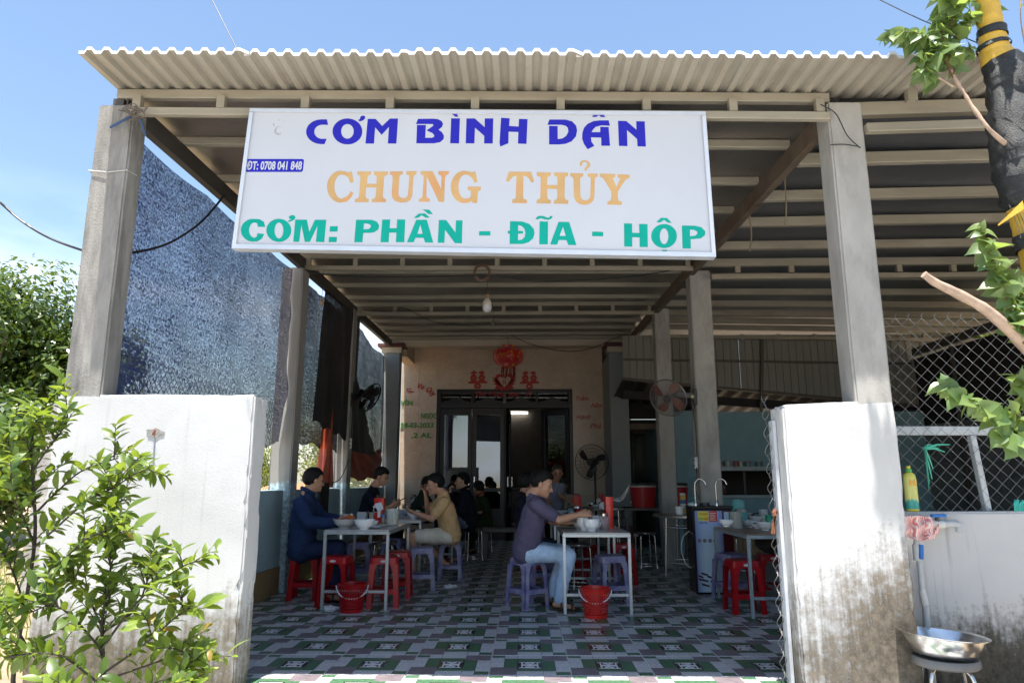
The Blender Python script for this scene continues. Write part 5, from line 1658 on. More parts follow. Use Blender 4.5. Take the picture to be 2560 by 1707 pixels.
lathe_thing('sauce_jar', 'chilli jar with a steel cap behind the purple-shirted man\'s hand', 'jar', aZ(*h3(1365, 1060), TM), [('glass', [(.001, 0), (.05, 0), (.05, .08), (.001, .085)], mat('red_chilli', (.35, .02, .015), .4, var=.5, scale=60)), ('cap', [(.001, .0855), (.05, .0855), (.046, .11), (.001, .112)], CHROME)])
bowl(*h3(1725, 985), TM, .072, .09, 'small white footed bowl stacked by the dark jar at the old men\'s table')
lathe_thing('sauce_jar', 'dark sauce jar with a steel cap next to the small footed bowl', 'jar', aZ(*h3(1640, 960), TM), [('glass', [(.001, 0), (.05, 0), (.05, .08), (.001, .085)], SAU), ('cap', [(.001, .0855), (.054, .0855), (.05, .11), (.001, .112)], CHROME)])
# right-hand table
TR = .6945
bowl(*g4(838, 770), TR, .07, .06, 'lower white bowl of the stack left of the frosted cup')
bw = bowl(*g4(838, 770), TR + .045, .07, .06, 'upper white bowl of the stack left of the frosted cup')
c = aZ(*g4(918, 782), TR)
lathe_thing('cup', 'large frosted plastic cup on the brown table', 'cup', c, [('cup_body', [(.001, 0), (.058, 0), (.062, .155), (.059, .155), (.054, .006), (.001, .006)], mat('dull_frosted_plastic', (.42, .43, .38), .4, tr=.25))])
bowl(*g4(1025, 775), TR, .085, .065, 'blue flowered bowl behind the herbs on the brown table', BLUEP)
bh = bowl(*g4(1085, 785), TR, .055, .045, 'small bowl heaped with green herbs on the brown table', None, HERB, 1.05)
bowl(*g4(1155, 800), TR, .08, .07, 'white bowl at the right edge of the brown table, by the gate wall')
bowl(*g4(1080, 735), TR, .075, .065, 'white bowl at the back of the brown table under the black handle')
c = aZ(*g4(960, 720), TR)
TEAL = mat('teal_plastic', (.16, .50, .48), .35)
t = thing('rice_tub', 'teal lidded tub with white rice on the brown table, lid tipped open', 'tub', c)
MB().lathe([(.001, 0), (.068, 0), (.074, .095), (.071, .095), (.064, .006), (.001, .006)], c, 24).build('tub_body', TEAL, t, smooth=40)
crumple((c.x, c.y, c.z + .075), .062, 4, 3, .7, .2).build('rice', RICE, t, smooth=70)
m = MB()
def ld(u, v):
    a = R(200 + 140 * u)
    return c + V((.075 * cos(a) - .012, -.06 * sin(a) * .6 + .03, .095 + .13 * v + .02 * sin(pi * u)))
m.grid(ld, 14, 5)
m.build('lid', TEAL, t, smooth=60, thick=.004)
lathe_thing('cup', 'teal plastic cup at the right edge of the brown table', 'cup', aZ(*g4(1185, 745), TR), [('cup_body', [(.001, 0), (.035, 0), (.038, .09), (.036, .09), (.032, .005), (.001, .005)], mat('mint_plastic', (.06, .48, .3), .35))])
jug(aZ(*g4(1145, 735), TR), .05, .14, .35, 'clear jug with brown tea at the back of the brown table', mat('brown_tea', (.35, .25, .12), .2), 'jug', False)
c = aZ(*g4(1060, 705), TR)
t = thing('saucepan', 'black handled steel saucepan at the back of the brown table', 'pan', c)
MB().lathe([(.001, 0), (.07, 0), (.075, .06), (.072, .06), (.066, .004), (.001, .004)], c + V((-.06, .03, 0)), 24).build('pan_body', CHROME, t, smooth=40)
MB().bar(c + V((.0, .01, .062)), c + V((.125, -.02, .068)), .022, .018).build('handle', BLACKP, t, bevel=.004)
hb = MB()
c = V((2.3, 7.2, .45))
m = MB()
def bagf(u, v): 
    a = 2 * pi * u
    k = sin(pi * min(.98, v + .02)) ** .6
    return V((2.42 + .2 * k * cos(a), 7.1 + .14 * k * sin(a), .47 + .18 * v + .02 * sin(a * 3)))
m.grid(bagf, 20, 8)
single(m, 'black_bag', mat('black_cloth', (.02, .018, .016), .9, var=.3), 'black bag hanging under the brown table top', 'bag', smooth=60)
# round table things
RT = .7355
c = aZ(*g4(453, 672), RT)
lathe_thing('mug', 'white mug on the round steel table', 'mug', c, [('mug_body', [(.001, 0), (.048, 0), (.05, .1), (.047, .1), (.044, .006), (.001, .006)], WHITE_PL)])
c = aZ(*g4(500, 660), RT)
t = thing('milk_carton', 'yellow and blue carton on the round steel table', 'carton', c + V((0, .12, 0)))
for k, (z0, z1, cc) in enumerate(((0, .06, (.6, .36, .04)), (.0605, .12, (.7, .7, .66)), (.1205, .17, (.05, .13, .4)), (.1705, .23, (.6, .36, .04)))):
    MB().box((c.x - .035, c.y + .09, c.z + z0), (c.x + .035, c.y + .16, c.z + z1)).build('carton_band', mat('carton%d' % k, cc, .5), t)
MB().bar((c.x - .035, c.y + .125, c.z + .245), (c.x + .035, c.y + .125, c.z + .245), .07, .03, w2=.07).build('carton_top', mat('carton1', (.7, .7, .66), .5), t, bevel=.008)
c = aZ(*g4(540, 600), RT + .06)
lathe_thing('tub', 'turquoise plastic tub behind the water dispenser', 'tub', V((2.33, 9.6, RT)), [('tub_body', [(.001, 0), (.1, 0), (.12, .2), (.115, .2), (.09, .006), (.001, .006)], mat('turquoise_plastic', (.10, .42, .44), .35))])
# red coolers on a low shelf farther back
sh_ = thing('back_shelf', 'dark shelf table carrying the two red coolers at the back', 'table', (2.0, 11.2, 0))
MB().box((1.5, 10.9, .72), (2.56, 11.5, .76)).build('tabletop', STEELD, sh_, bevel=.004)
for X in (1.52, 2.5):
    for Y in (10.92, 11.44): MB().box((X, Y, 0), (X + .04, Y + .04, .7195)).build('leg', STEELD, sh_)
for xx, lab in ((1.83, 'red insulated cooler left of the back concrete column'), (2.33, 'red insulated cooler with a dark lid right of the back concrete column')):
    c = V((xx, 11.2, .7605))
    lathe_thing('cooler', lab, 'cooler', c, [('cooler_body', [(.001, 0), (.17, 0), (.2, .3), (.001, .3)], mat('cooler_red', (.38, .014, .02), .35)), ('rim', [(.195, .3), (.208, .305), (.208, .33), (.195, .33)], mat('cooler_rim', (.4, .36, .33), .4)), ('lid', [(.001, .331), (.2, .331), (.19, .365), (.05, .372), (.001, .372)], BLACKP)], 'red coolers at the back')
# white sack on the floor and crumpled tissues
single(crumple((2.33, 9.05, 0), .15, 3.2, 4, .95, .4), 'plastic_sack', mat('white_sack', (.36, .34, .33), .5, dirt=(.25, .22, .2)), 'crumpled white plastic sack on the floor by the water dispenser', 'sack', smooth=70)
for (px, py), s, lab in ((g2(655, 1450), 3, 'crumpled white tissue on the floor beside the left table leg'), (g2(1640, 1270), 5, 'crumpled white tissue on the floor in the aisle')):
    c = aZ(px, py)
    m = crumple((c.x, c.y, .001), .05, 5, s, .5, .55)
    k = crumple((c.x + .055, c.y + .01, .001), .035, 6, s + 3, .6, .6)
    m.add(k.v, k.f)
    single(m, 'tissue', PAPER, lab, 'tissue', 'crumpled tissues on the floor', smooth=50)
# ------------------------------------------------------------------ people: tapered limbs and shaped head fused into one skin by voxel remeshing
def cap_(m, p, q, r1, r2, n=14, sq=None):
    """tapered round-ended limb from p to q; sq = (axis, factor) flattens it along an axis"""
    p, q = V(p), V(q)
    d = q - p
    L = max(d.length, 1e-4)
    d = d / L
    up = V((0, 0, 1)) if abs(d.z) < .9 else V((0, 1, 0))
    x = d.cross(up).normalized()
    y = x.cross(d)
    rings = [(-r1 * cos(a), r1 * sin(a)) for a in (R(15), R(40), R(65))] + [(0, r1)] + [(L, r2)] + [(L + r2 * cos(a), r2 * sin(a)) for a in (R(65), R(40), R(15))]
    vs = []
    for t, r_ in rings:
        for k in range(n):
            a = 2 * pi * k / n
            o = (x * cos(a) + y * sin(a)) * r_
            if sq:
                ax = V(sq[0]).normalized()
                o -= ax * (o.dot(ax) * (1 - sq[1]))
            vs.append(p + d * t + o)
    fs = [tuple(range(n))]
    for i in range(len(rings) - 1):
        for k in range(n):
            k2 = (k + 1) % n
            fs.append((i*n+k2, i*n+k, (i+1)*n+k, (i+1)*n+k2))
    fs.append(tuple(reversed(range((len(rings)-1)*n, len(rings)*n))))
    m.add(vs, fs)
def ell_(m, c, ax, rr, n=16):
    """ellipsoid with axes ax (three vectors) and radii rr"""
    c = V(c)
    vs, fs = [], []
    N = n // 2
    for i in range(N + 1):
        t = pi * i / N
        for k in range(n):
            a = 2 * pi * k / n
            vs.append(c + ax[0] * (rr[0] * sin(t) * cos(a)) + ax[1] * (rr[1] * sin(t) * sin(a)) + ax[2] * (rr[2] * cos(t)))
    for i in range(N):
        for k in range(n):
            k2 = (k + 1) % n
            fs.append((i*n+k, (i+1)*n+k, (i+1)*n+k2, i*n+k2))
    m.add(vs, fs)
def fuse(m, name, mat_, parent, voxel, smooth=4, wr=0, seed=0):
    me = bpy.data.meshes.new(name)
    me.from_pydata(m.v, [], m.f)
    bm = bmesh.new(); bm.from_mesh(me)
    bmesh.ops.remove_doubles(bm, verts=bm.verts, dist=1e-6)
    bmesh.ops.recalc_face_normals(bm, faces=bm.faces[:])
    bm.to_mesh(me); bm.free()
    o = bpy.data.objects.new(name, me)
    md = o.modifiers.new('r', 'REMESH')
    md.mode, md.voxel_size = 'VOXEL', voxel
    if smooth:
        s = o.modifiers.new('s', 'SMOOTH')
        s.factor, s.iterations = .5, smooth
    me2 = evaluated(o)
    bpy.data.meshes.remove(me)
    off = parent.location if parent else V((0, 0, 0))
    if wr:
        nr = [v.normal.copy() for v in me2.vertices]
        for v, nv in zip(me2.vertices, nr):
            p = v.co
            k = noise.noise(V((p.x * 9 + seed, p.y * 9, p.z * 16 + p.x * 6))) + .6 * noise.noise(V((p.x * 22 + seed, p.y * 22, p.z * 30)))
            v.co = p + nv * (k * wr)
    for v in me2.vertices: v.co = v.co - off
    me2.polygons.foreach_set('use_smooth', [True] * len(me2.polygons))
    me2.materials.clear()
    me2.materials.append(mat_)
    o = link(name, me2, parent)
    return reg(o, parent)
def hand(m, w, d, nrm, curl=.5, s=1.0, side=1):
    """palm, four jointed fingers, thumb; w wrist, d pointing direction, nrm palm normal (fingers curl towards it)"""
    w, d = V(w), V(d).normalized()
    nrm = (V(nrm) - d * V(nrm).dot(d)).normalized()
    x = d.cross(nrm) * side
    for k in (-1, 0, 1): cap_(m, w + x * (.012 * k * s), w + d * .075 * s + x * (.026 * k * s), .021 * s, .016 * s, 10)
    for k, (o_, L) in enumerate(((.032, .066), (.011, .075), (-.011, .07), (-.032, .054))):
        b = w + d * .082 * s + x * o_ * s
        a1, a2 = curl * .9, curl * 2.0
        d1 = d * cos(a1) + nrm * sin(a1)
        d2 = d * cos(a2) + nrm * sin(a2)
        mid = b + d1 * L * .55 * s
        cap_(m, b, mid, .0105 * s, .0098 * s, 8)
        cap_(m, mid, mid + d2 * L * .5 * s, .0098 * s, .0085 * s, 8)
    t0 = w + d * .022 * s + x * .028 * s
    t1 = t0 + (d * .7 + x * .75 + nrm * .35).normalized() * .042 * s
    cap_(m, t0, t1, .0145 * s, .012 * s, 8)
    cap_(m, t1, t1 + (d * .9 + nrm * .5 + x * .1).normalized() * .03 * s, .012 * s, .0095 * s, 8)
def skin(n, c): return mat(n, c, .5, var=.1, scale=12, spec=.4)
HAIR = mat('black_hair', (.007, .006, .006), .6, spec=.25, var=.5, scale=60, stretch=(1, 1, 3), bump=.6, bscale=90)
EYE = mat('dark_eye', (.012, .009, .008), .2)
def person(label, J, sk, shirt, legs, sleeve=.55, hairc=HAIR, long_legs=True, shoes=None, coat=0, hs=1.0, vox=.008, collar=None, bald=0, hands=None, girth=1.0, brow=True):
    """J: joints in metres. keys head, face (direction), up, neck, shL shR elL elR wrL wrR pelvis hipL hipR knL knR anL anR toeL toeR; L/R by name only"""
    J = {k: V(v) for k, v in J.items()}
    base = V((J['pelvis'].x, J['pelvis'].y, 0))
    t = thing('person', label, 'person', base, 0, 'people in the dining yard')
    f = J['face'].normalized()
    u0 = J.get('up', V((0, 0, 1)))
    r = f.cross(u0).normalized()
    u = r.cross(f)
    c = J['head']
    H = lambda a, b, e: c + r * a * hs + f * b * hs + u * e * hs
    ax = (r, f, u)
    m = MB()
    # head
    ell_(m, H(0, -.012, .03), ax, (.074 * hs, .094 * hs, .088 * hs), 20)
    ell_(m, H(0, .02, -.02), ax, (.064 * hs, .07 * hs, .088 * hs), 18)
    ell_(m, H(0, .03, -.068), ax, (.046 * hs, .052 * hs, .045 * hs), 14)
    ell_(m, H(0, .07, -.092), ax, (.022 * hs, .02 * hs, .02 * hs), 10)
    cap_(m, H(0, .079, .012), H(0, .104, -.028), .009 * hs, .0145 * hs, 10)
    for s in (-1, 1):
        ell_(m, H(.013 * s, .092, -.033), ax, (.01 * hs, .011 * hs, .009 * hs), 8)
        cap_(m, H(.014 * s, .083, .024), H(.05 * s, .066, .022), .0105 * hs, .009 * hs, 8)     # brow
        ell_(m, H(.04 * s, .06, -.022), ax, (.024 * hs, .024 * hs, .022 * hs), 10)              # cheek
        ell_(m, H(.083 * s, -.006, -.008), ax, (.012 * hs, .022 * hs, .034 * hs), 10)           # ear
    cap_(m, H(-.018, .083, -.06), H(.018, .083, -.06), .0085 * hs, .0085 * hs, 8)
    cap_(m, H(-.016, .082, -.071), H(.016, .082, -.071), .009 * hs, .009 * hs, 8)
    nk = J['neck']
    cap_(m, nk, c + (f * -.012 - u * .045) * hs, .060, .052 * hs)
    mid = (J['shL'] + J['shR']) / 2
    pel = J['pelvis']
    cap_(m, mid - (mid - pel) * .12, nk, .068, .052)
    sd = (J['shR'] - J['shL']).normalized()
    for s in (-1, 1): cap_(m, pel + sd * s * .075, mid + sd * s * .085 - (mid - pel) * .2, .078 * girth, .072 * girth)
    for a in 'LR':
        cap_(m, J['sh' + a], J['el' + a], .042, .038)
        cap_(m, J['el' + a], J['wr' + a], .038, .026)
        cap_(m, J['hip' + a], J['kn' + a], .075, .052)
        cap_(m, J['kn' + a], J['an' + a], .052, .034)
        kn, an, to = J['kn' + a], J['an' + a], J['toe' + a]
        fd = (to - an).normalized()
        cap_(m, V((an.x, an.y, an.z - .03)) - fd * .03, to, .036, .028, 12, ((0, 0, 1), .8))
        sx = V((0, 0, 1)).cross(fd)
        for k in range(4): cap_(m, to + sx * (.02 * (k - 1.5)), to + fd * (.03 - .004 * k) + sx * (.021 * (k - 1.5)) - V((0, 0, .008)), .011, .010, 8)
        hd = (hands or {}).get(a, {})
        d_ = V(hd.get('d', (J['wr' + a] - J['el' + a])))
        hand(m, J['wr' + a], d_, hd.get('n', (0, 0, -1)), hd.get('curl', .55), hd.get('s', 1.0), hd.get('side', 1))
    fuse(m, 'body', sk, t, vox, 3)
    # eyes and brows
    e = MB()
    for s in (-1, 1):
        ell_(e, H(.031 * s, .078, .004), ax, (.013, .006, .0055), 10)
        if brow: cap_(e, H(.014 * s, .0925, .027), H(.05 * s, .0745, .027), .0036, .003, 6)
    e.build('eyes', EYE, t, smooth=60)
    # hair
    bm = bmesh.new()
    bmesh.ops.create_icosphere(bm, subdivisions=5, radius=1)
    hc = H(0, -.012, .03)
    for v in bm.verts:
        d = v.co.normalized()                 # x side, y forward, z up
        fr = .42 + bald
        kn_ = ((-1, -.98), (-.4, -.95), (-.15, -.78), (.05, -.42), (.2, -.25), (.36, .05), (.62, fr - .04), (1, fr - .1))
        for (ya_, za_), (yb_, zb_) in zip(kn_, kn_[1:]):
            if ya_ <= d.y <= yb_: line = za_ + (zb_ - za_) * (d.y - ya_) / (yb_ - ya_)
        line += .07 * noise.noise(d * 7 + c) + .04 * noise.noise(d * 20 + c)
        k = max(0, min(1, (d.z - line) / .2))
        k = k * k * (3 - 2 * k)
        thick = .88 + k * (.29 + .07 * max(0, d.z) + .05 * noise.noise(d * 5 + c) + .035 * noise.noise(d * 18))
        v.co = hc + (r * d.x * .074 + f * d.y * .094 + u * d.z * .088) * (thick * hs)
    hm = MB()
    bm.verts.index_update()
    hm.v = [tuple(v.co) for v in bm.verts]
    hm.f = [tuple(v.index for v in q.verts) for q in bm.faces]
    hm.m = [0] * len(hm.f)
    bm.free()
    hm.build('hair', hairc, t, smooth=60)
    # shirt
    if shirt:
        m = MB()
        g = girth
        for s in (-1, 1):
            cap_(m, pel + sd * s * .075 - V((0, 0, .02)), mid + sd * s * .08 - (mid - pel) * .18, .118 * g, .108 * g)
            cap_(m, mid + sd * s * .05 - (mid - pel) * .12, mid + sd * s * .13, .09 * g, .06)
        cap_(m, pel - V((0, 0, .01)), mid - (mid - pel) * .25, .125 * g, .112 * g)
        cap_(m, mid - (mid - pel) * .1, nk - (nk - mid) * .1, .10, .064)
        for a in 'LR':
            A_, B_, C_ = J['sh' + a], J['el' + a], J['wr' + a]
            if sleeve < 1:
                cap_(m, A_, A_.lerp(B_, sleeve), .066, .062)
            else:
                cap_(m, A_, B_, .066 + coat, .054 + coat)
                cap_(m, B_, B_.lerp(C_, sleeve - 1), .054 + coat, .042 + coat)
        fuse(m, 'shirt', shirt, t, vox * 1.15, 5, .008 + coat * .15, len(label))
        if collar:
            m = MB()
            ndir = (c - nk).normalized()
            cx = ndir.cross(f).normalized()
            cy = cx.cross(ndir)
            m.tube([nk + ndir * .03 + cx * (.07 * cos(q)) + cy * (.068 * sin(q)) for q in [2 * pi * k / 16 for k in range(16)]], .02, 8, closed=True)
            m.build('collar', collar, t, smooth=60)
    # trousers
    m = MB()
    cap_(m, J['hipL'], J['hipR'], .108, .108)
    cap_(m, pel, (J['hipL'] + J['hipR']) / 2, .118, .11)
    for a in 'LR':
        hp, kn, an = J['hip' + a], J['kn' + a], J['an' + a]
        if long_legs:
            cap_(m, hp, kn, .094, .07)
            cap_(m, kn, kn.lerp(an, .93), .07, .056)
        else:
            cap_(m, hp, hp.lerp(kn, .8), .1, .085)
    fuse(m, 'trousers' if long_legs else 'shorts', legs, t, vox * 1.15, 4, .006, 3 + len(label))
    if shoes:
        for a in 'LR':
            an, to = J['an' + a], J['toe' + a]
            fd = (to - an); fd.z = 0; fd.normalize()
            s0, s1 = V((an.x, an.y, .012)) - fd * .055, V((to.x, to.y, .012)) + fd * .055
            m = MB()
            cap_(m, s0, s1, .04, .044, 16, ((0, 0, 1), .25))
            for q in (.35, .78):
                p = s0.lerp(s1, q)
                sx = V((0, 0, 1)).cross(fd)
                h_ = .075 if q < .5 else .052
                m.tube(smoothline([p - sx * .04, p - sx * .036 + V((0, 0, h_ * .7)), p + V((0, 0, h_)), p + sx * .036 + V((0, 0, h_ * .7)), p + sx * .04], 4), .008, 6)
            m.build('sandal', shoes, t, smooth=50)
    return t
SK1 = skin('tan_skin', (.50, .27, .17))
SK2 = skin('darker_skin', (.38, .195, .125))
SK3 = skin('light_skin', (.56, .33, .22))
def cloth(n, c, var=.16): return mat(n, c, .85, var=var, scale=7, bump=.25, bscale=120, spec=.2)
JEANS = mat('light_blue_denim', (.46, .60, .78), .85, var=.2, scale=9, bump=.3, bscale=160, spec=.2, dirt=(.30, .42, .60), dscale=5, dlo=.5, dhi=.75)
SAND = mat('brown_sandal', (.06, .035, .022), .6)
def P(q, Y): return aY(*q, Y)

# man in the blue work jacket, looking away over the street side table
pel = P(g2(440, 945), 7.33)
person('man in a dark blue work jacket eating at the left front table, head turned away', dict(
    head=P(h1(665, 400), 7.32), face=V((.80, .56, -.12)), neck=P(h1(520, 655), 7.3), shL=P(h1(400, 860), 7.13), shR=P(h1(590, 800), 7.5),
    elL=P(h1(560, 1215), 7.03), wrL=P(h1(1120, 1235), 7.06), elR=P(h1(800, 1120), 7.48), wrR=P(h1(1150, 1170), 7.36), pelvis=pel,
    hipL=pel + V((.02, -.09, -.03)), hipR=pel + V((.02, .09, -.03)), knL=P(g2(735, 945), 7.2), knR=P(g2(745, 930), 7.46),
    anL=V((P(g2(735, 945), 7.2).x - .02, 7.12, .085)), anR=V((P(g2(735, 945), 7.2).x + .02, 7.42, .085)),
    toeL=V((P(g2(735, 945), 7.2).x + .12, 7.09, .03)), toeR=V((P(g2(735, 945), 7.2).x + .16, 7.44, .03))),
    SK1, cloth('navy_work_jacket', (.018, .036, .095)), cloth('navy_work_trousers', (.016, .026, .07)), 1.93, coat=.012, collar=cloth('navy_work_jacket', (.018, .036, .095)), shoes=BLACKP,
    hands=dict(L=dict(d=(1, .1, .25), n=(0, .6, .6), curl=.6), R=dict(d=(1, -.1, .2), n=(0, -.5, -.7), curl=.7)), girth=1.05)
c = P(h1(1350, 1150), 7.2)
t = thing('cup', 'small white cup in the hand of the man in the blue jacket', 'cup', c)
MB().lathe(bowl_prof(.034, .05), (0, 0, 0), 20, M=Matrix.Translation(c) @ Matrix.Rotation(R(55), 4, 'Y')).build('cup_body', WHITE_PL, t, smooth=45, shift=True)
# man with the phone
Y = 9.55
pel = P(g2(965, 720), Y)
person('young man in a black T-shirt looking down at his phone on the left', dict(
    head=P(h1(1985, 330), Y), face=V((.93, -.12, -.38)), neck=P(h1(1845, 520), Y), shL=P(h1(1755, 690), Y - .19), shR=P(h1(1850, 640), Y + .19),
    elL=P(h1(1960, 1000), Y - .25), wrL=P(g2(1175, 600), Y - .2), elR=P(h1(2040, 960), Y + .24), wrR=P(g2(1180, 592), Y + .05), pelvis=pel,
    hipL=pel + V((.02, -.09, -.03)), hipR=pel + V((.02, .09, -.03)), knL=pel + V((.42, -.14, -.02)), knR=pel + V((.42, .14, -.02)),
    anL=V((pel.x + .38, Y - .14, .085)), anR=V((pel.x + .4, Y + .14, .085)), toeL=V((pel.x + .52, Y - .15, .03)), toeR=V((pel.x + .54, Y + .15, .03))),
    SK1, cloth('black_blue_tee', (.010, .011, .02)), cloth('black_trousers', (.012, .012, .014)), .62, shoes=SAND,
    hands=dict(L=dict(d=(1, .15, .35), n=(-.1, .8, .4), curl=.75), R=dict(d=(1, -.2, .3), n=(0, -.7, .5), curl=.8)))
c = P(g2(1245, 557), Y - .1)
t = thing('phone', 'dark smartphone in the young man\'s hand', 'phone', c)
MB().bar(c - V((.06, .0, .03)), c + V((.06, .03, .035)), .072, .009, up=(-.5, 0, 1)).build('case', BLACKP, t, bevel=.003)
# man in the tan shirt
pel = P(h2(1235, 1420), 8.62)
c_kn = P(g2(1345, 850), 8.42)
person('man in a tan T-shirt and pale shorts holding chopsticks to his mouth', dict(
    head=P(h2(925, 480), 8.5), face=V((-.95, -.14, -.22)), neck=P(h2(1085, 655), 8.53), shL=P(h2(1105, 815), 8.33), shR=P(h2(1040, 790), 8.72),
    elL=P(h2(860, 1150), 8.27), wrL=P(h2(530, 1025), 8.36), elR=P(h2(790, 1010), 8.74), wrR=P(h2(745, 735), 8.6), pelvis=pel,
    hipL=pel + V((-.03, -.1, -.03)), hipR=pel + V((-.03, .1, -.03)), knL=c_kn, knR=P(g2(1430, 880), 8.76),
    anL=V((c_kn.x + .02, 8.45, .085)), anR=P(g2(1590, 1050), 8.85), toeL=V((c_kn.x - .11, 8.43, .03)), toeR=P(g2(1640, 1075), 8.83)),
    SK1, cloth('tan_tee', (.60, .385, .19)), cloth('pale_shorts', (.62, .57, .48)), .72, long_legs=False,
    hands=dict(L=dict(d=(-1, .05, .25), n=(0, .4, .8), curl=.6, s=.95), R=dict(d=(-.2, -.05, 1), n=(-1, 0, .1), curl=.55, side=-1)), girth=1.0)
# man in the black jacket
Y = 10.6
pel = P(h2(1590, 1190), Y)
person('man in a black jacket on a steel stool with his fist at his mouth', dict(
    head=P(h2(1450, 415), Y), face=V((-.97, -.16, -.02)), neck=P(h2(1520, 585), Y), shL=P(h2(1530, 720), Y - .19), shR=P(h2(1530, 700), Y + .19),
    elL=P(h2(1450, 1000), Y - .25), wrL=P(h2(1210, 980), Y - .2), elR=P(h2(1280, 900), Y + .1), wrR=P(h2(1225, 640), Y - .02), pelvis=pel,
    hipL=pel + V((-.03, -.1, -.02)), hipR=pel + V((-.03, .1, -.02)), knL=P(h2(1330, 1190), Y - .12), knR=P(h2(1310, 1190), Y + .15),
    anL=V((P(h2(1330, 1190), Y).x, Y - .12, .085)), anR=V((P(h2(1310, 1190), Y).x, Y + .15, .085)), toeL=V((P(h2(1330, 1190), Y).x - .13, Y - .12, .03)), toeR=V((P(h2(1330, 1190), Y).x - .13, Y + .15, .03))),
    SK3, cloth('black_jacket', (.010, .011, .018)), cloth('grey_blue_trousers', (.13, .14, .20)), 1.9, coat=.014, collar=cloth('black_jacket', (.010, .011, .018)), shoes=BLACKP,
    hands=dict(R=dict(d=(-.1, 0, 1), n=(1, 0, 0), curl=1.2)), girth=1.12)
# person in green, seen from behind
Y = 12.0
pel = P(h2(1900, 1230), Y)
person('person in a dark green uniform with red collar tabs, hunched, half behind the black jacket', dict(
    head=P(h2(1770, 560), Y), face=V((-.75, .60, -.25)), neck=P(h2(1820, 690), Y), shL=P(h2(1880, 800), Y - .18), shR=P(h2(1800, 790), Y + .18),
    elL=P(h2(1960, 1000), Y - .22), wrL=P(h2(1860, 1010), Y - .25), elR=P(h2(1760, 1000), Y + .2), wrR=P(h2(1650, 1000), Y + .1), pelvis=pel,
    hipL=pel + V((-.02, -.1, -.02)), hipR=pel + V((-.02, .1, -.02)), knL=P(h2(1640, 1230), Y - .12), knR=P(h2(1640, 1220), Y + .14),
    anL=V((P(h2(1640, 1230), Y).x, Y - .12, .085)), anR=V((P(h2(1640, 1230), Y).x, Y + .15, .085)), toeL=V((P(h2(1640, 1230), Y).x - .13, Y - .12, .03)), toeR=V((P(h2(1640, 1230), Y).x - .13, Y + .15, .03))),
    SK2, cloth('green_uniform', (.022, .034, .012)), cloth('green_uniform', (.022, .034, .012)), 1.85, coat=.012, collar=mat('red_collar_tab', (.2, .03, .02), .6), shoes=BLACKP, girth=1.08)
# diner hidden behind the man in tan
Y = 10.35
pel = P(h2(560, 1080), Y) + V((.0, .0, 0))
person('diner in a dark green top half hidden behind the tan-shirted man, face down', dict(
    head=P(h2(765, 500), Y), face=V((.55, -.62, -.55)), neck=P(h2(690, 620), Y + .03), shL=P(h2(640, 760), Y - .17), shR=P(h2(760, 770), Y + .17),
    elL=P(h2(700, 900), Y - .22), wrL=P(h2(830, 850), Y - .2), elR=P(h2(840, 900), Y + .2), wrR=P(h2(900, 850), Y + .1), pelvis=pel,
    hipL=pel + V((.02, -.1, -.02)), hipR=pel + V((.02, .1, -.02)), knL=pel + V((.4, -.12, -.02)), knR=pel + V((.4, .12, -.02)),
    anL=V((pel.x + .4, Y - .12, .085)), anR=V((pel.x + .4, Y + .12, .085)), toeL=V((pel.x + .54, Y - .12, .03)), toeR=V((pel.x + .54, Y + .12, .03))),
    skin('reddish_skin', (.33, .13, .09)), cloth('dark_green_top', (.018, .028, .018)), cloth('black_trousers', (.012, .012, .014)), .7, vox=.010)  # reddish skin tone for this diner
# man in the purple shirt
pel = P(g3(440, 945), 6.92)
kn1, kn2 = P(g3(790, 1005), 6.78), P(g3(760, 975), 7.06)
person('man in a purple-grey T-shirt and light jeans eating at the middle front table', dict(
    head=P(h3(668, 470), 6.86), face=V((.93, -.10, -.34)), neck=P(h3(470, 670), 6.88), shL=P(h3(545, 870), 6.68), shR=P(h3(600, 800), 7.06),
    elL=P(h3(1000, 1165), 6.62), wrL=P(h3(1420, 1055), 6.72), elR=P(h3(850, 1190), 7.12), wrR=P(h3(1190, 1225), 7.02), pelvis=pel,
    hipL=pel + V((.03, -.1, -.03)), hipR=pel + V((.03, .1, -.03)), knL=kn1, knR=kn2,
    anL=P(g3(712, 1385), 6.74), anR=P(g3(640, 1340), 7.02), toeL=P(g3(815, 1428), 6.72), toeR=P(g3(740, 1390), 7.0)),
    SK1, cloth('purple_grey_tee', (.10, .085, .14)), JEANS, .74, shoes=SAND,
    hands=dict(L=dict(d=(1, .12, .12), n=(.2, .75, -.6), curl=.85, side=1), R=dict(d=(1, .1, -.05), n=(0, 0, -1), curl=.3)), girth=1.1, hs=1.04)
c = P(h3(1560, 1040), 6.72)
t = thing('chopsticks', 'dark chopsticks in the hand of the purple-shirted man', 'chopsticks', c)
for k in (0, 1): MB().tube([c + V((-.012, .01 * k, .06)), c + V((.02 + .012 * k, .012 * k, -.09))], .0032, 6).build('stick', mat('dark_chopsticks', (.03, .018, .012), .5), t)
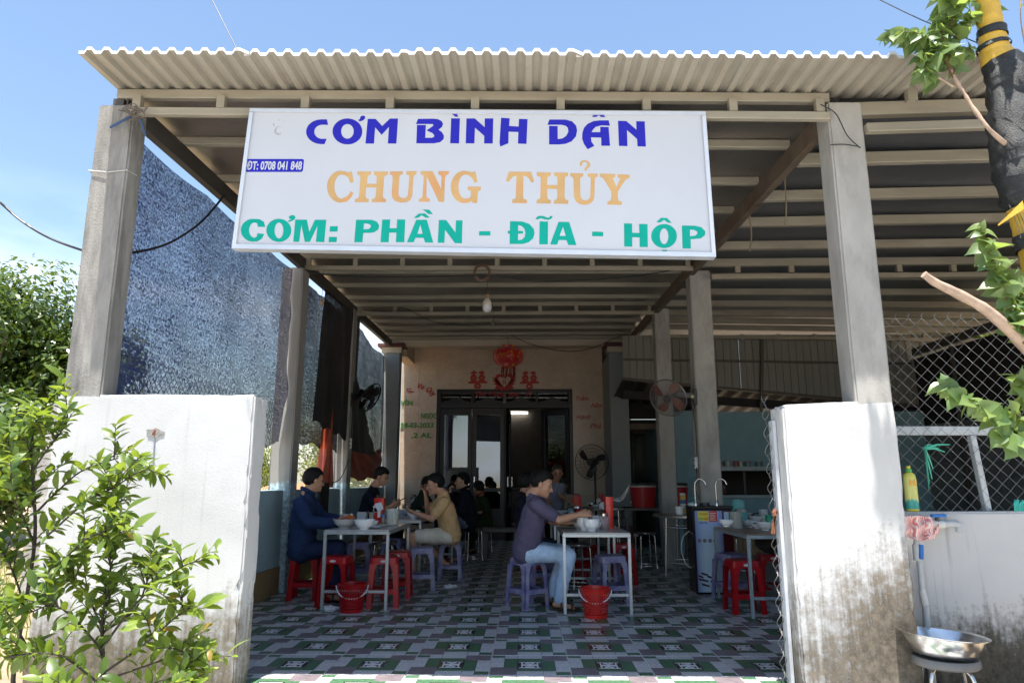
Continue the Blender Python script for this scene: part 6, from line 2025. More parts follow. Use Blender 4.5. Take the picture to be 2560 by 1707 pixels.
# hidden diner behind him
Y = 8.35
pel = P(g3(460, 900), Y)
person('diner almost hidden behind the purple-shirted man, dark hair and navy jeans showing', dict(
    head=P(g3(452, 425), Y), face=V((.75, .62, -.15)), neck=P(g3(425, 500), Y), shL=P(g3(400, 570), Y - .18), shR=P(g3(440, 560), Y + .18),
    elL=P(g3(480, 720), Y - .2), wrL=P(g3(600, 720), Y - .1), elR=P(g3(560, 720), Y + .2), wrR=P(g3(640, 700), Y + .1), pelvis=pel,
    hipL=pel + V((.02, -.1, -.03)), hipR=pel + V((.02, .1, -.03)), knL=P(g3(790, 940), Y - .1), knR=P(g3(790, 925), Y + .15),
    anL=V((P(g3(780, 940), Y).x, Y - .1, .085)), anR=V((P(g3(780, 940), Y).x, Y + .15, .085)), toeL=V((P(g3(800, 940), Y).x + .1, Y - .1, .03)), toeR=V((P(g3(800, 940), Y).x + .1, Y + .15, .03))),
    SK2, cloth('black_blue_tee', (.010, .011, .02)), cloth('navy_jeans', (.02, .025, .05)), .6, shoes=SAND, vox=.010)
# old man leaning in
Y = 11.3
GREYH = mat('grey_black_hair', (.035, .032, .03), .5, var=.5, scale=60)
pel = P(h3(860, 950), Y + .25)
person('old man in a grey shirt leaning over the far table, reaching with one arm', dict(
    head=P(h3(968, 255), Y), face=V((.05, -.96, -.28)), neck=P(h3(925, 440), Y + .08), shL=P(h3(805, 530), Y + .08), shR=P(h3(985, 520), Y + .08),
    elL=P(h3(800, 800), Y + .05), wrL=P(h3(830, 950), Y - .1), elR=P(h3(1030, 690), Y - .02), wrR=P(h3(1235, 825), Y - .22), pelvis=pel,
    hipL=pel + V((-.09, 0, -.02)), hipR=pel + V((.09, 0, -.02)), knL=V((pel.x - .12, pel.y - .05, .46)), knR=V((pel.x + .12, pel.y - .05, .46)),
    anL=V((pel.x - .12, pel.y + .1, .085)), anR=V((pel.x + .12, pel.y + .1, .085)), toeL=V((pel.x - .13, pel.y - .05, .03)), toeR=V((pel.x + .13, pel.y - .05, .03))),
    SK2, cloth('grey_blue_shirt', (.2, .21, .28)), cloth('black_trousers', (.012, .012, .014)), .6, hairc=GREYH, shoes=SAND, bald=.14, vox=.0085)
Y = 11.95
pel = P(h3(1090, 1020), Y + .05)
person('seated old man in a beige shirt looking down, below the leaning man', dict(
    head=P(h3(1060, 500), Y), face=V((.12, -.88, -.5)), neck=P(h3(1070, 655), Y + .06), shL=P(h3(955, 770), Y + .05), shR=P(h3(1190, 745), Y + .05),
    elL=P(h3(930, 960), Y - .05), wrL=P(h3(960, 960), Y - .28), elR=P(h3(1230, 950), Y - .05), wrR=P(h3(1180, 960), Y - .3), pelvis=pel,
    hipL=pel + V((-.1, -.02, -.02)), hipR=pel + V((.1, -.02, -.02)), knL=pel + V((-.14, -.42, -.02)), knR=pel + V((.14, -.42, -.02)),
    anL=V((pel.x - .14, pel.y - .4, .085)), anR=V((pel.x + .14, pel.y - .4, .085)), toeL=V((pel.x - .14, pel.y - .54, .03)), toeR=V((pel.x + .14, pel.y - .54, .03))),
    SK2, cloth('beige_shirt', (.45, .40, .29)), cloth('black_trousers', (.012, .012, .014)), .7, hairc=GREYH, shoes=SAND, bald=.1, vox=.0085)
for (x, y, rz), lab in (((P(h3(860, 950), 11.7).x - .5, 11.9, .1), 'round steel stool beside the seated old man'),
                        ((P(h3(1090, 1020), 12.0).x, 12.02, .3), 'round steel stool under the seated old man'),
                        ((P(h2(560, 1080), 10.35).x, 10.36, .3), 'round steel stool under the half hidden diner in green'),
                        ((P(h2(1900, 1230), 12.0).x, 12.02, .1), 'round steel stool under the person in the green uniform')):
    dup(bs, (x, y, 0), rz, lab)
# ------------------------------------------------------------------ plants
LEAF_S = leaf_mat('shrub_leaf', (.032, .078, .015), (.22, .30, .05), .42)
LEAF_SO = leaf_mat('old_shrub_leaf', (.22, .10, .03), (.30, .24, .04), .35)
LEAF_H = leaf_mat('heart_leaf', (.055, .13, .045), (.22, .30, .10), .45)
LEAF_T = leaf_mat('tree_leaf', (.030, .070, .012), (.095, .145, .022), .3)
LEAF_Y = leaf_mat('bush_leaf', (.075, .125, .02), (.26, .30, .05), .4)
LEAF_P = leaf_mat('palm_leaf', (.05, .11, .02), (.2, .28, .06), .4)
BARK = mat('grey_bark', (.17, .135, .10), .9, var=.3, scale=14, bump=.8, bscale=60)
TWIG = mat('dark_twig', (.05, .038, .028), .85, var=.3)
def leaf_mesh(name, L, W, m_, kind='oval', fold=.25, droop=.25):
    """blade in the X direction from the origin, folded along the midrib"""
    if kind == 'oval': prof = [(0, .0), (.12, .35), (.32, .85), (.55, 1), (.78, .72), (.93, .3), (1, 0)]
    elif kind == 'heart': prof = [(-.08, .0), (-.1, .45), (.02, .85), (.25, 1.0), (.5, .82), (.75, .42), (.9, .12), (1.04, 0)]
    else: prof = [(0, 0), (.3, 1), (1, 0)]
    vs, fs = [], []
    for t, k in prof:
        x = t * L
        z = -droop * L * t * t
        w = k * W / 2
        vs += [(x, -w, z + fold * w), (x, 0, z), (x, w, z + fold * w)]
    for i in range(len(prof) - 1):
        a = 3 * i
        fs += [(a, a+1, a+4, a+3), (a+1, a+2, a+5, a+4)]
    me = bpy.data.meshes.new(name)
    me.from_pydata(vs, [], fs)
    me.materials.append(m_)
    me.polygons.foreach_set('use_smooth', [True] * len(fs))
    return me
def orient(p, d, up, roll=0, s=1.0):
    d = V(d).normalized()
    y = V(up).cross(d)
    if y.length < 1e-3: y = V((0, 1, 0)).cross(d)
    y.normalize()
    z = d.cross(y)
    M = Matrix((( d.x, y.x, z.x, p[0]), (d.y, y.y, z.y, p[1]), (d.z, y.z, z.z, p[2]), (0, 0, 0, 1)))
    return M @ Matrix.Rotation(roll, 4, 'X') @ Matrix.Scale(s, 4)
def add_leaf(m, me, M):
    m.add([M @ v.co for v in me.vertices], [tuple(p.vertices) for p in me.polygons])

def leafy(root, lines, meshes, per_m, parts_left, rr, size=(.7, 1.25), spread=.75, upw=.25, face=None):
    """leaves spiralled along the given twig polylines; the nearest ones as parts, the rest joined"""
    cand = []
    for pts in lines:
        L = sum((pts[i+1] - pts[i]).length for i in range(len(pts) - 1))
        n = max(3, int(L * per_m))
        for k in range(n):
            t = (k + rr.random() * .8) / n
            t = .12 + .88 * t
            x = t * (len(pts) - 1)
            i = min(len(pts) - 2, int(x))
            p = pts[i].lerp(pts[i+1], x - i)
            d = (pts[i+1] - pts[i]).normalized()
            side = d.cross(V((0, 0, 1)))
            if side.length < .2: side = V((1, 0, 0))
            side.normalize()
            a = k * 2.4 + rr.uniform(-.4, .4)
            nrm = side * cos(a) + d.cross(side) * sin(a)
            dd = d * (.45 + .5 * (t > .93)) + nrm * spread + V((0, 0, upw)) + V((rr.uniform(-.3, .3), rr.uniform(-.3, .3), rr.uniform(-.35, .2)))
            cand.append(orient(p, dd, V((rr.uniform(-.5, .5), rr.uniform(-.7, .2), 1)) if not face else V(face) + V((rr.uniform(-.7, .7), rr.uniform(-.5, .5), rr.uniform(-.6, .6))), rr.uniform(-.5, .5), rr.uniform(*size)))
    rr.shuffle(cand)
    cand.sort(key=lambda M: (M.translation - V((0, 0, HC))).length)
    n = min(parts_left, len(cand))
    off = Matrix.Translation(-root.location)
    for M in cand[:n]: piece('leaf', rr.choice(meshes), root, off @ M)
    if len(cand) > n:
        m = MB()
        for M in cand[n:]: add_leaf(m, rr.choice(meshes), M)
        o = m.build('leaves', [meshes[0].materials[0]], root, smooth=180)
        o['kind'] = 'stuff'
    return n
# ---- shrub in front of the left gate wall
SY = 3.45
def so(x, y, dy=0): return aY(*ov(x, y), SY + dy)
shrub = thing('shrub', 'leafy green shrub with a few rusty leaves before the left white gate wall', 'shrub', V((so(60, 1500).x, SY, -.06)))
stems = [
 [so(55, 1700), so(30, 1560), so(60, 1380), so(80, 1240), so(78, 1130), so(72, 1030), so(85, 970), so(108, 925)],
 [so(60, 1480, .02), so(-20, 1330, .1), so(-40, 1150, .12), so(15, 1075, .12)],
 [so(75, 1260), so(120, 1220, -.1), so(200, 1150, -.12), so(260, 1120, -.12), so(330, 1080, -.1), so(385, 1095, -.12)],
 [so(80, 1180), so(130, 1130, .1), so(190, 1080, .12), so(280, 1050, .1), so(300, 1060, .1)],
 [so(76, 1080), so(110, 1030, -.08), so(145, 985, -.1), so(165, 950, -.1)],
 [so(76, 1090), so(30, 1040, .05), so(-10, 1010, .08)],
 [so(70, 1340), so(140, 1290, -.15), so(210, 1230, -.22), so(270, 1240, -.25)],
 [so(70, 1330), so(160, 1300, .1), so(240, 1210, .1), so(260, 1170, .1)],
 [so(250, 1700, -.1), so(240, 1560, -.1), so(235, 1430, -.1), so(250, 1340, -.1), so(255, 1290, -.1)],
 [so(240, 1480, -.1), so(300, 1400, -.15), so(350, 1350, -.18), so(420, 1300, -.18), so(470, 1285, -.18)],
 [so(238, 1450, -.1), so(310, 1400, 0), so(340, 1330, 0), so(360, 1300, 0)],
 [so(245, 1540, -.1), so(330, 1480, -.2), so(400, 1420, -.22), so(440, 1390, -.22)],
 [so(245, 1560, -.1), so(360, 1520, -.15), so(430, 1500, -.15), so(470, 1540, -.2)],
 [so(245, 1600, -.1), so(350, 1590, -.3), so(450, 1580, -.3)],
 [so(240, 1500, -.1), so(170, 1420, -.2), so(120, 1390, -.25), so(60, 1410, -.25)],
 [so(240, 1580, -.1), so(150, 1510, -.3), so(80, 1500, -.35), so(10, 1510, -.35)],
 [so(40, 1540), so(0, 1460, -.2), so(-30, 1400, -.25)],
 [so(235, 1440, -.1), so(190, 1350, 0), so(150, 1330, 0)],
 [so(245, 1620, -.1), so(180, 1600, -.35), so(110, 1590, -.4)],
 [so(60, 1400), so(20, 1290, -.1), so(-20, 1250, -.12)],
 [so(75, 1240), so(40, 1160, -.1), so(10, 1120, -.12)],
]
m = MB()
rr = random.Random(21)
twigs = []
for i, s in enumerate(stems):
    c = smoothline(s, 4)
    main = i in (0, 8)
    n = len(c)
    m.tube(c, [(.011 if main else .0045) * (1 - .75 * k / n) + .0012 for k in range(n)], 6)
    twigs.append(c if not main else c[int(n * .45):])
    for k in range(5 if not main else 12):
        q = rr.randrange(n // 3, n - 1)
        d = (c[q + 1] - c[q]).normalized()
        e = c[q] + (d * .6 + V((rr.uniform(-1, 1), rr.uniform(-.8, .8), rr.uniform(-.1, .9)))).normalized() * rr.uniform(.1, .22)
        w_ = smoothline([c[q], c[q].lerp(e, .5) + V((0, 0, .015)), e], 3)
        m.tube(w_, [.0035, .003, .003, .0025, .002, .002, .0015][:len(w_)], 5)
        twigs.append(w_)
m.build('stem', TWIG, shrub, smooth=60)
LM = [leaf_mesh('leaf', .082, .034, LEAF_S), leaf_mesh('leaf', .095, .038, LEAF_S, droop=.4), leaf_mesh('leaf', .07, .033, LEAF_S, fold=.4, droop=.1)]
LMX = LM * 8 + [leaf_mesh('leaf', .08, .034, LEAF_SO, droop=.5)]
leafy(shrub, twigs, LMX, 76, 295, rr, (.42, 1.2))
# ---- big outdoor trees and bushes on the left
def crown_mesh(c, rad, n, size, rr, lobes=9, squash=1):
    """leaf-sized faces scattered over uneven lobes, thinned to leave gaps"""
    m = MB()
    L = []
    for k in range(lobes):
        d = V((rr.gauss(0, 1), rr.gauss(0, 1), rr.gauss(0, .8))).normalized()
        L.append((V(c) + V((d.x * rad[0], d.y * rad[1], d.z * rad[2])) * rr.uniform(.35, .75), rr.uniform(.3, .52)))
    for k in range(n):
        lc_, lr = rr.choice(L)
        d = V((rr.gauss(0, 1), rr.gauss(0, 1), rr.gauss(0, 1))).normalized()
        q = rr.random() ** .45
        p = lc_ + V((d.x * rad[0], d.y * rad[1], d.z * rad[2])) * lr * q
        if q > .6 and noise.noise(p * 2.1) < -.22: continue
        s = size * rr.uniform(.6, 1.3)
        a = (d + V((rr.uniform(-1, 1), rr.uniform(-1, 1), rr.uniform(-.2, 1.2)))).normalized()
        x = a.cross(V((rr.uniform(-1, 1), rr.uniform(-1, 1), rr.uniform(-1, 1)))).normalized()
        y = a.cross(x)
        m.add([p - x * s, p + y * s * .45 + a * s * .12, p + x * s, p - y * s * .45 + a * s * .12], [(0, 1, 2, 3)])
    return m
def tree(name, label, cat, base, c, rad, n, size, m_, rr, trunk_r=.12, group=None, lobes=9, limbs=5):
    t = thing(name, label, cat, base, 0, group)
    o = crown_mesh(c, rad, n, size, rr, lobes).build('crown', m_, t, smooth=180)
    o['kind'] = 'stuff'
    m = MB()
    b, c = V(base), V(c)
    top = c - V((0, 0, rad[2] * .25))
    m.tube(smoothline([b - V((0, 0, .1)), b.lerp(top, .5) + V((trunk_r, 0, 0)), top], 4), [trunk_r * (1 - .06 * k) for k in range(9)], 8)
    for k in range(limbs):
        a = 2 * pi * k / limbs + .4
        e = c + V((cos(a) * rad[0] * .6, sin(a) * rad[1] * .6, rad[2] * rr.uniform(-.1, .5)))
        s = b.lerp(top, .6 + .08 * k)
        m.tube(smoothline([s, s.lerp(e, .5) + V((0, 0, -.08 * rad[2])), e], 3), [trunk_r * .45 * (1 - .12 * q) for q in range(7)], 6)
    m.build('trunk', BARK, t, smooth=60)
    return t
rr = random.Random(4)
tree('broadleaf_tree', 'tall dense broadleaf tree beyond the stub post at the far left', 'tree', (-10.9, 14, 0), (-11.0, 14, 3.4), (2.9, 2.4, 2.6), 60000, .08, LEAF_T, rr, .16, lobes=26)
tree('broadleaf_tree', 'second dense tree partly out of the picture at the far left, behind the shrub', 'tree', (-8.6, 11.2, 0), (-8.75, 11.2, 1.9), (1.5, 1.5, 1.7), 16000, .065, LEAF_T, rr, .1, lobes=9)
for k, (x, y, h_, r_, lab) in enumerate(((-6.2, 11.0, 2.25, 1.1, 'sunlit bush outside, seen left of the second left column'), (-7.2, 13.6, 2.5, 1.3, 'sunlit bush outside, seen between the second and third left columns'),
        (-6.0, 15.6, 2.2, 1.2, 'sunlit bush outside, behind the red tarpaulin strip'), (-7.6, 18.2, 2.7, 1.5, 'sunlit bush outside, seen over the low wall behind the phone user'), (-4.9, 18.6, 2.7, 1.2, 'sunlit bush outside, seen through the white grille'), (-4.3, 16.0, 1.9, .8, 'small sunlit bush close behind the white grille'))):
    tree('bush', lab, 'bush', (x, y, 0), (x, y, h_ * .56), (r_, r_, h_ * .56), 6500, .05, LEAF_Y, rr, .04, 'sunlit bushes outside on the left', 8, 4)
# tree behind the back passage
tree('palm_clump', 'sunlit palm clump seen through the gap at the end of the back passage', 'palm', (3.2, 19.5, 0), (3.2, 19.5, 1.6), (1.4, 1.0, 1.5), 2500, .16, LEAF_P, rr, .08, None, 8, 5)
tree('bush', 'green bush beyond the yard, glimpsed through the slit over the dark side screen', 'bush', (9.6, 13.5, 0), (9.6, 13.5, 3.4), (2.6, 3.0, 2.2), 12000, .07, LEAF_Y, rr, .06, None, 12, 4)
hill = thing('soil_heap', 'heap of bright orange soil outside, beyond the low wall behind the phone user', 'heap', (-4.2, 13.6, 0))
m = MB()
def hp(u, v):
    x, y = -6.2 + 3.2 * u, 11.8 + 4.5 * v
    return V((x, y, -.08 + 1.22 * max(0, sin(pi * u)) ** .8 * max(0, sin(pi * v)) ** .8 + .05 * noise.noise(V((x * 3, y * 3, 0)))))
m.grid(hp, 20, 24)
m.build('soil', mat('orange_soil', (.50, .25, .11), .95, var=.25, scale=6, bump=1, bscale=20), hill, smooth=70)
# grasses along the outside of the low wall
m = MB()
for k in range(5200):
    x, y = rr.uniform(-9, -2.9), rr.uniform(4.6, 22)
    h_ = rr.uniform(.06, .26) * (1 + .8 * noise.noise(V((x, y, 0))))
    d = V((rr.uniform(-1, 1), rr.uniform(-1, 1), 0)) * .05
    m.add([(x, y, -.06), (x + .012, y + .006, -.06), (x + d.x, y + d.y, -.06 + abs(h_))], [(0, 1, 2)])
o = m.build('grass', LEAF_Y)
tag(o, 'dry short grass tufts outside the left low wall', 'grass', None, 'stuff')

# ---- wrapped tree trunk at the right edge
TY = 3.58
def to_(x, y, dy=0): return aY(*ov(x, y), TY + dy)
wt = thing('wrapped_tree', 'young tree at the right edge, trunk wrapped in black netting with yellow bands', 'tree', V((to_(2450, 1100).x, TY, -.06)))
spine = [to_(2248, -120), to_(2262, -20), to_(2277, 70), to_(2285, 118), to_(2318, 190), to_(2338, 300), to_(2350, 400), to_(2378, 500), to_(2410, 620), to_(2450, 900), to_(2460, 1250), V((to_(2460, 1250).x + .02, TY, -.1))]
rads = [.050, .052, .060, .066, .105, .125, .120, .100, .105, .11, .115, .13]
sp = smoothline(spine, 6)
rads = [r_ * 1.07 for r_ in rads]
ra = []
for i in range(len(rads) - 1): ra += [rads[i] + (rads[i+1] - rads[i]) * k / 6 for k in range(6)]
ra.append(rads[-1])
MB().tube(sp, [r_ * .9 for r_ in ra], 14).build('trunk', BARK, wt, smooth=60)
def wrap(i0, i1, m_, name, grow=1.0, rag=.0, seed=0):
    n = 22
    pts, vs, fs = [], [], []
    idx = [i0 + (i1 - i0) * k / 18 for k in range(19)]
    up = V((0, 1, 0))
    for a in idx:
        i = min(len(sp) - 2, int(a))
        f_ = a - i
        p = sp[i].lerp(sp[i+1], f_)
        d = (sp[i+1] - sp[i]).normalized()
        x = d.cross(up).normalized()
        y = x.cross(d)
        r_ = (ra[i] + (ra[i+1] - ra[i]) * f_) * grow
        for k in range(n):
            t = 2 * pi * k / n
            q = p + (x * cos(t) + y * sin(t)) * r_
            w = rag * (noise.noise(V((q.x * 14, q.y * 14, q.z * 22 + seed))) + .7 * noise.noise(V((q.x * 40, q.y * 40, q.z * 60 + seed))))
            vs.append(q + (x * cos(t) + y * sin(t)) * w)
    for j in range(18):
        for k in range(n):
            k2 = (k + 1) % n
            fs.append((j*n+k, j*n+k2, (j+1)*n+k2, (j+1)*n+k))
    o = MB().add(vs, fs).build(name, m_, wt, smooth=60)
WRAPM = mat('black_wrap_netting', (.018, .020, .021), .5, var=.5, scale=30, dirt=(.09, .10, .10), dscale=9, dlo=.55, dhi=.78, bump=.7, bscale=120, stretch=(1, 1, 3))
YELW = mat('yellow_plastic_film', (.55, .34, .04), .32, var=.15, scale=10, bump=.5, bscale=60)
wrap(0, 7.5, WRAPM, 'netting_wrap', 1.04, .006, 2)
wrap(7.5, 12, YELW, 'yellow_band', 1.05, .004, 4)
wrap(12, 14, WRAPM, 'netting_wrap', 1.16, .006, 7)
wrap(14, 16.4, YELW, 'yellow_band', 1.07, .004, 1)
wrap(16.4, 17.4, WRAPM, 'netting_wrap', 1.2, .006, 5)
wrap(17.4, 20, YELW, 'yellow_band', 1.07, .004, 8)
wrap(20, 40.5, WRAPM, 'netting_wrap', 1.03, .024, 3)
wrap(40.5, 44, YELW, 'yellow_band', 1.05, .004, 9)
wrap(44, 46, WRAPM, 'netting_wrap', 1.15, .006, 5)
wrap(46, 49, YELW, 'yellow_band', 1.05, .004, 6)
wrap(49, 63, WRAPM, 'netting_wrap', 1.04, .012, 3)
MB().prism([[(0, 0), (-.14, -.09), (-.142, -.083), (-.07, -.02), (0, .045)]], lambda x, y, d: to_(2352, 480, -.14) + V((x, d, y)), .003).build('yellow_band', YELW, wt)
m = MB()
for k in range(5):
    a = to_(2318 + 12 * k, 470 + 10 * k, -.12)
    m.tube(smoothline([a, a + V((.01, -.01, -.07)), a + V((.02 + .01 * k, -.02, -.19 - .03 * k))], 4), .0022, 4)
m.build('loose_thread', WRAPM, wt)
def limb(pts, r0, r1, name='branch', m_=None):
    c = smoothline(pts, 5)
    n = len(c)
    MB().tube(c, [r0 + (r1 - r0) * k / (n - 1) + .005 * noise.noise(V((k * .9, r0 * 99, 0))) for k in range(n)], 9).build(name, m_ or BARKL, wt, smooth=60)
    return c
BARKL = mat('pale_dry_bark', (.36, .26, .19), .85, var=.3, scale=12, bump=.6, bscale=50, dirt=(.16, .08, .045), dscale=9, dlo=.55, dhi=.75)
b1 = limb([to_(2375, 380, .0), to_(2285, 310, -.08), to_(2240, 255, -.04), to_(2215, 215, -.02), to_(2190, 175, .0), to_(2178, 140, .0)], .014, .008)
limb([to_(2190, 200, -.0), to_(2165, 185, .0), to_(2140, 170, .0)], .006, .004)
limb([to_(2420, 870, -.05), to_(2340, 780, -.12), to_(2270, 715, -.16), to_(2200, 675, -.2), to_(2150, 650, -.22), to_(2122, 630, -.23)], .032, .017)
limb([to_(2300, 300, .0), to_(2365, 180, .1), to_(2345, 50, .1), to_(2348, -60, .1)], .006, .004)
HL = [leaf_mesh('leaf', .082, .07, LEAF_H, 'heart', .2, .35), leaf_mesh('leaf', .066, .057, LEAF_H, 'heart', .3, .5), leaf_mesh('leaf', .098, .083, LEAF_H, 'heart', .15, .25)]
rr = random.Random(9)
def tw(*p, dy=.0): return smoothline([to_(x, y, dy + rr.uniform(-.05, .05)) for x, y in p], 4)
tws = [tw((2190, 180), (2150, 110), (2100, 75), (2030, 85)), tw((2180, 150), (2130, 100), (2080, 95)), tw((2185, 160), (2175, 90), (2185, 30), (2165, -20)), tw((2190, 170), (2205, 130), (2230, 110)),
       tw((2180, 150), (2140, 130), (2110, 135)), tw((2178, 140), (2160, 70), (2150, 55)), tw((2185, 100), (2210, 60), (2250, 30), (2290, 20)), tw((2185, 60), (2200, 10), (2240, -20)), tw((2160, 185), (2135, 170), (2110, 160))]
tws += [tw((2352, 790), (2310, 680), (2275, 590), (2250, 515), dy=-.12), tw((2352, 720), (2320, 650), (2290, 600), dy=-.1), tw((2360, 800), (2340, 730), (2318, 690), dy=-.1), tw((2370, 760), (2350, 690), (2340, 640), dy=-.1),
        tw((2380, 1060), (2330, 990), (2260, 940), (2200, 905), (2165, 885), dy=-.15), tw((2370, 990), (2330, 950), (2280, 950), dy=-.12), tw((2370, 1030), (2320, 1010), (2290, 990), dy=-.15), tw((2380, 960), (2350, 900), (2330, 860), dy=-.1)]
m = MB()
for t_ in tws: m.tube(t_, [.0035 * (1 - .7 * k / len(t_)) + .0008 for k in range(len(t_))], 5)
m.build('twigs', mat('reddish_twig', (.12, .045, .03), .8), wt, smooth=60)['kind'] = 'stuff'
# more of the crown, above and right of the picture
for k in range(18):
    b0 = V((to_(2250, -120).x, TY, 3.95 + .015 * k))
    e = V((rr.uniform(1.85, 3.1), rr.uniform(3.3, 3.8), rr.uniform(3.92, 4.5)))
    tws.append(smoothline([b0, b0.lerp(e, .5) + V((0, 0, .1)), e], 4))
leafy(wt, tws, HL, 80, 290, rr, (.6, 1.25), .75, -.55, (0, -1, .55))
# ------------------------------------------------------------------ fans
def fan_head(t, c, axis, R_, blade_m, guard_m, hub_m, blades=3, rings=5, spokes=28, depth=.07, chord=.5):
    """guard cage, blades and hub, local to t; axis points to the viewer side"""
    axis = V(axis).normalized()
    x = axis.cross(V((0, 0, 1))).normalized()
    y = x.cross(axis)
    P = lambda r_, a, d: c + x * (r_ * cos(a)) + y * (r_ * sin(a)) + axis * d
    m = MB()
    for rr_, d in ((R_, 0), (R_ * .995, .014)): m.tube([P(rr_, 2*pi*k/40, d) for k in range(40)], .0055, 6, closed=True)
    for s in (1, -1):
        for k in range(spokes):
            a = 2 * pi * k / spokes
            m.tube([P(R_ * .2, a, s * depth), P(R_ * .72, a + .06, s * depth * .85), P(R_ * .96, a + .1, s * depth * .3), P(R_, a + .1, .005)], .0016, 4, cap=False)
        for q in range(1, rings):
            f_ = .2 + .8 * q / rings
            m.tube([P(R_ * f_, 2*pi*k/36, s * depth * (1 - .55 * max(0, f_ - .6) / .4)) for k in range(36)], .0017, 4, closed=True)
    m.build('guard', guard_m, t, smooth=60)
    for b in range(blades):
        a0 = 2 * pi * b / blades + .5
        m = MB()
        def bl(u, v):
            r_ = R_ * (.16 + .74 * u)
            w_ = chord * (.5 + .7 * sin(pi * min(1, u * .8 + .12)))
            a = a0 + (v - .5) * w_ * 1.3 + .25 * u
            return P(r_, a, .022 * (v - .5) * 2 * (1.2 - u))
        m.grid(bl, 8, 6)
        m.build('blade', blade_m, t, smooth=60, thick=.003)
    M = Matrix.Translation(c) @ axis.to_track_quat('Z', 'Y').to_matrix().to_4x4()
    MB().lathe([(.001, depth + .014), (R_ * .16, depth + .01), (R_ * .2, depth - .006), (R_ * .17, -depth * .9), (.001, -depth)], (0, 0, 0), 20, M=M).build('hub', hub_m, t, smooth=40)
    MB().lathe([(.001, -depth - .15), (R_ * .2, -depth - .13), (R_ * .24, -depth - .02), (.001, -depth)], (0, 0, 0), 20, M=M).build('motor', hub_m, t, smooth=40)
    return M
OBL = mat('orange_fan_blade', (.24, .06, .03), .4, tr=.2)
GRD = mat('grey_fan_guard', (.20, .19, .18), .4, .5)
BLK = BLACKP
c = aY(1671, 994, 7.88)
t = thing('wall_fan', 'wall fan with orange blades bracketed to the concrete column on the right', 'fan', c, 0, 'wall fans on the columns')
ax = V((-.55, -.74, -.42))
fan_head(t, c, ax, .215, OBL, GRD, mat('dark_hub', (.05, .045, .045), .4), 4, 9, 54, .055, .5)
e = aY(1740, 992, 8.02)
m = MB()
m.bar(c - ax.normalized() * .13, V((e.x - .06, 8.02, e.z + .01)), .05, .05).bar((e.x - .06, 8.02, e.z + .01), (e.x + .005, 8.02, e.z), .06, .07)
m.build('arm', mat('dark_hub', (.05, .045, .045), .4), t)
MB().box((e.x - .035, 7.985, e.z - .09), (e.x + .005, 8.055, e.z + .09)).build('bracket', BLACKP, t, bevel=.005)
MB().lathe([(.001, .01), (.017, .008), (.019, 0)], (0, 0, 0), 14, M=Matrix.Translation((e.x - .05, 7.984, e.z)) @ Matrix.Rotation(R(90), 4, 'X')).build('knob', mat('cream_knob', (.6, .48, .2), .4), t)
MB().tube([(e.x - .045, 8.0, e.z - .03), (e.x - .047, 8.0, e.z - .16)], .0025, 5).build('pull_cord', WIRE, t)
c = aY(925, 993, 10.4)
t = thing('wall_fan', 'dark wall fan seen edge-on, bracketed to the third left column', 'fan', c, 0, 'wall fans on the columns')
ax = V((.86, -.25, -.52))
fan_head(t, c, ax, .23, mat('black_fan_blade', (.02, .014, .013), .35), BLACKM, BLACKP, 4, 6, 36, .06, .8)
MB().bar(c - ax.normalized() * .15, (-2.53, 10.3, c.z - .05), .05, .05).build('arm', BLACKP, t)
MB().box((-2.544, 10.2, c.z - .15), (-2.52, 10.3, c.z + .04)).build('bracket', BLACKP, t)
# standing fan
FYY = 12.5
c = V((1.17, FYY, 1.485))
t = thing('standing_fan', 'large black industrial fan on a stand beside the house door', 'fan', (1.2, FYY + .1, 0))
fan_head(t, c, V((-.42, -.9, -.05)), .305, BLACKM, BLACKM, BLACKP, 3, 4, 26, .085, .42)
MB().tube([(1.235, FYY + .1, .03), (1.235, FYY + .1, 1.36), (1.225, FYY + .1, 1.5)], .019, 10).build('pole', BLACKM, t, smooth=60)
MB().lathe([(.001, 0), (.24, 0), (.24, .02), (.05, .05), (.02, .08), (.001, .08)], (1.235, FYY + .1, 0), 30).build('base', BLACKM, t, smooth=40)
MB().box((1.205, FYY + .05, 1.32), (1.265, FYY + .15, 1.40)).build('clamp', BLACKP, t, bevel=.006)

# ------------------------------------------------------------------ water dispenser
DX, DY = 1.775, 7.70
D1 = 2.085
dp = thing('water_dispenser', 'tall black water dispenser with a blue front and two steel taps on top', 'dispenser', (1.93, 7.8, 0))
BLKD = mat('black_glass_panel', (.02, .018, .02), .2)
MB().box((DX, DY, .0), (D1 + .11, DY + .3, .86)).build('cabinet', BLKD, dp, bevel=.006)
def blue_front():
    mt, n, l, b = nodes('blue_gradient_front')
    g = n.new('ShaderNodeTexCoord')
    s = n.new('ShaderNodeSeparateXYZ')
    l.new(g.outputs['Generated'], s.inputs[0])
    x = mapr(n, l, s.outputs['X'], 0, 1, -1, 1)
    x2 = mathn(n, l, 'MULTIPLY', x, x)
    c1 = mixcol(n, l, mapr(n, l, s.outputs['Z'], .45, .95), (.55, .72, .82), (.30, .40, .66))
    l.new(mixcol(n, l, mapr(n, l, x2, .1, 1.0), c1, (.2, .25, .52)), b.inputs['Base Color'])
    b.inputs['Roughness'].default_value = .18
    return mt
MB().box((DX + .022, DY - .006, .02), (D1, DY - .0005, .84)).build('front_panel', blue_front(), dp)
MB().box((D1 + .003, DY - .006, .02), (D1 + .108, DY - .0005, .84)).build('front_trim', mat('maroon_panel', (.09, .012, .02), .25), dp)
MB().box((DX - .008, DY - .012, .862), (D1 + .12, DY + .31, .888)).build('top_tray', BLACKP, dp, bevel=.006)
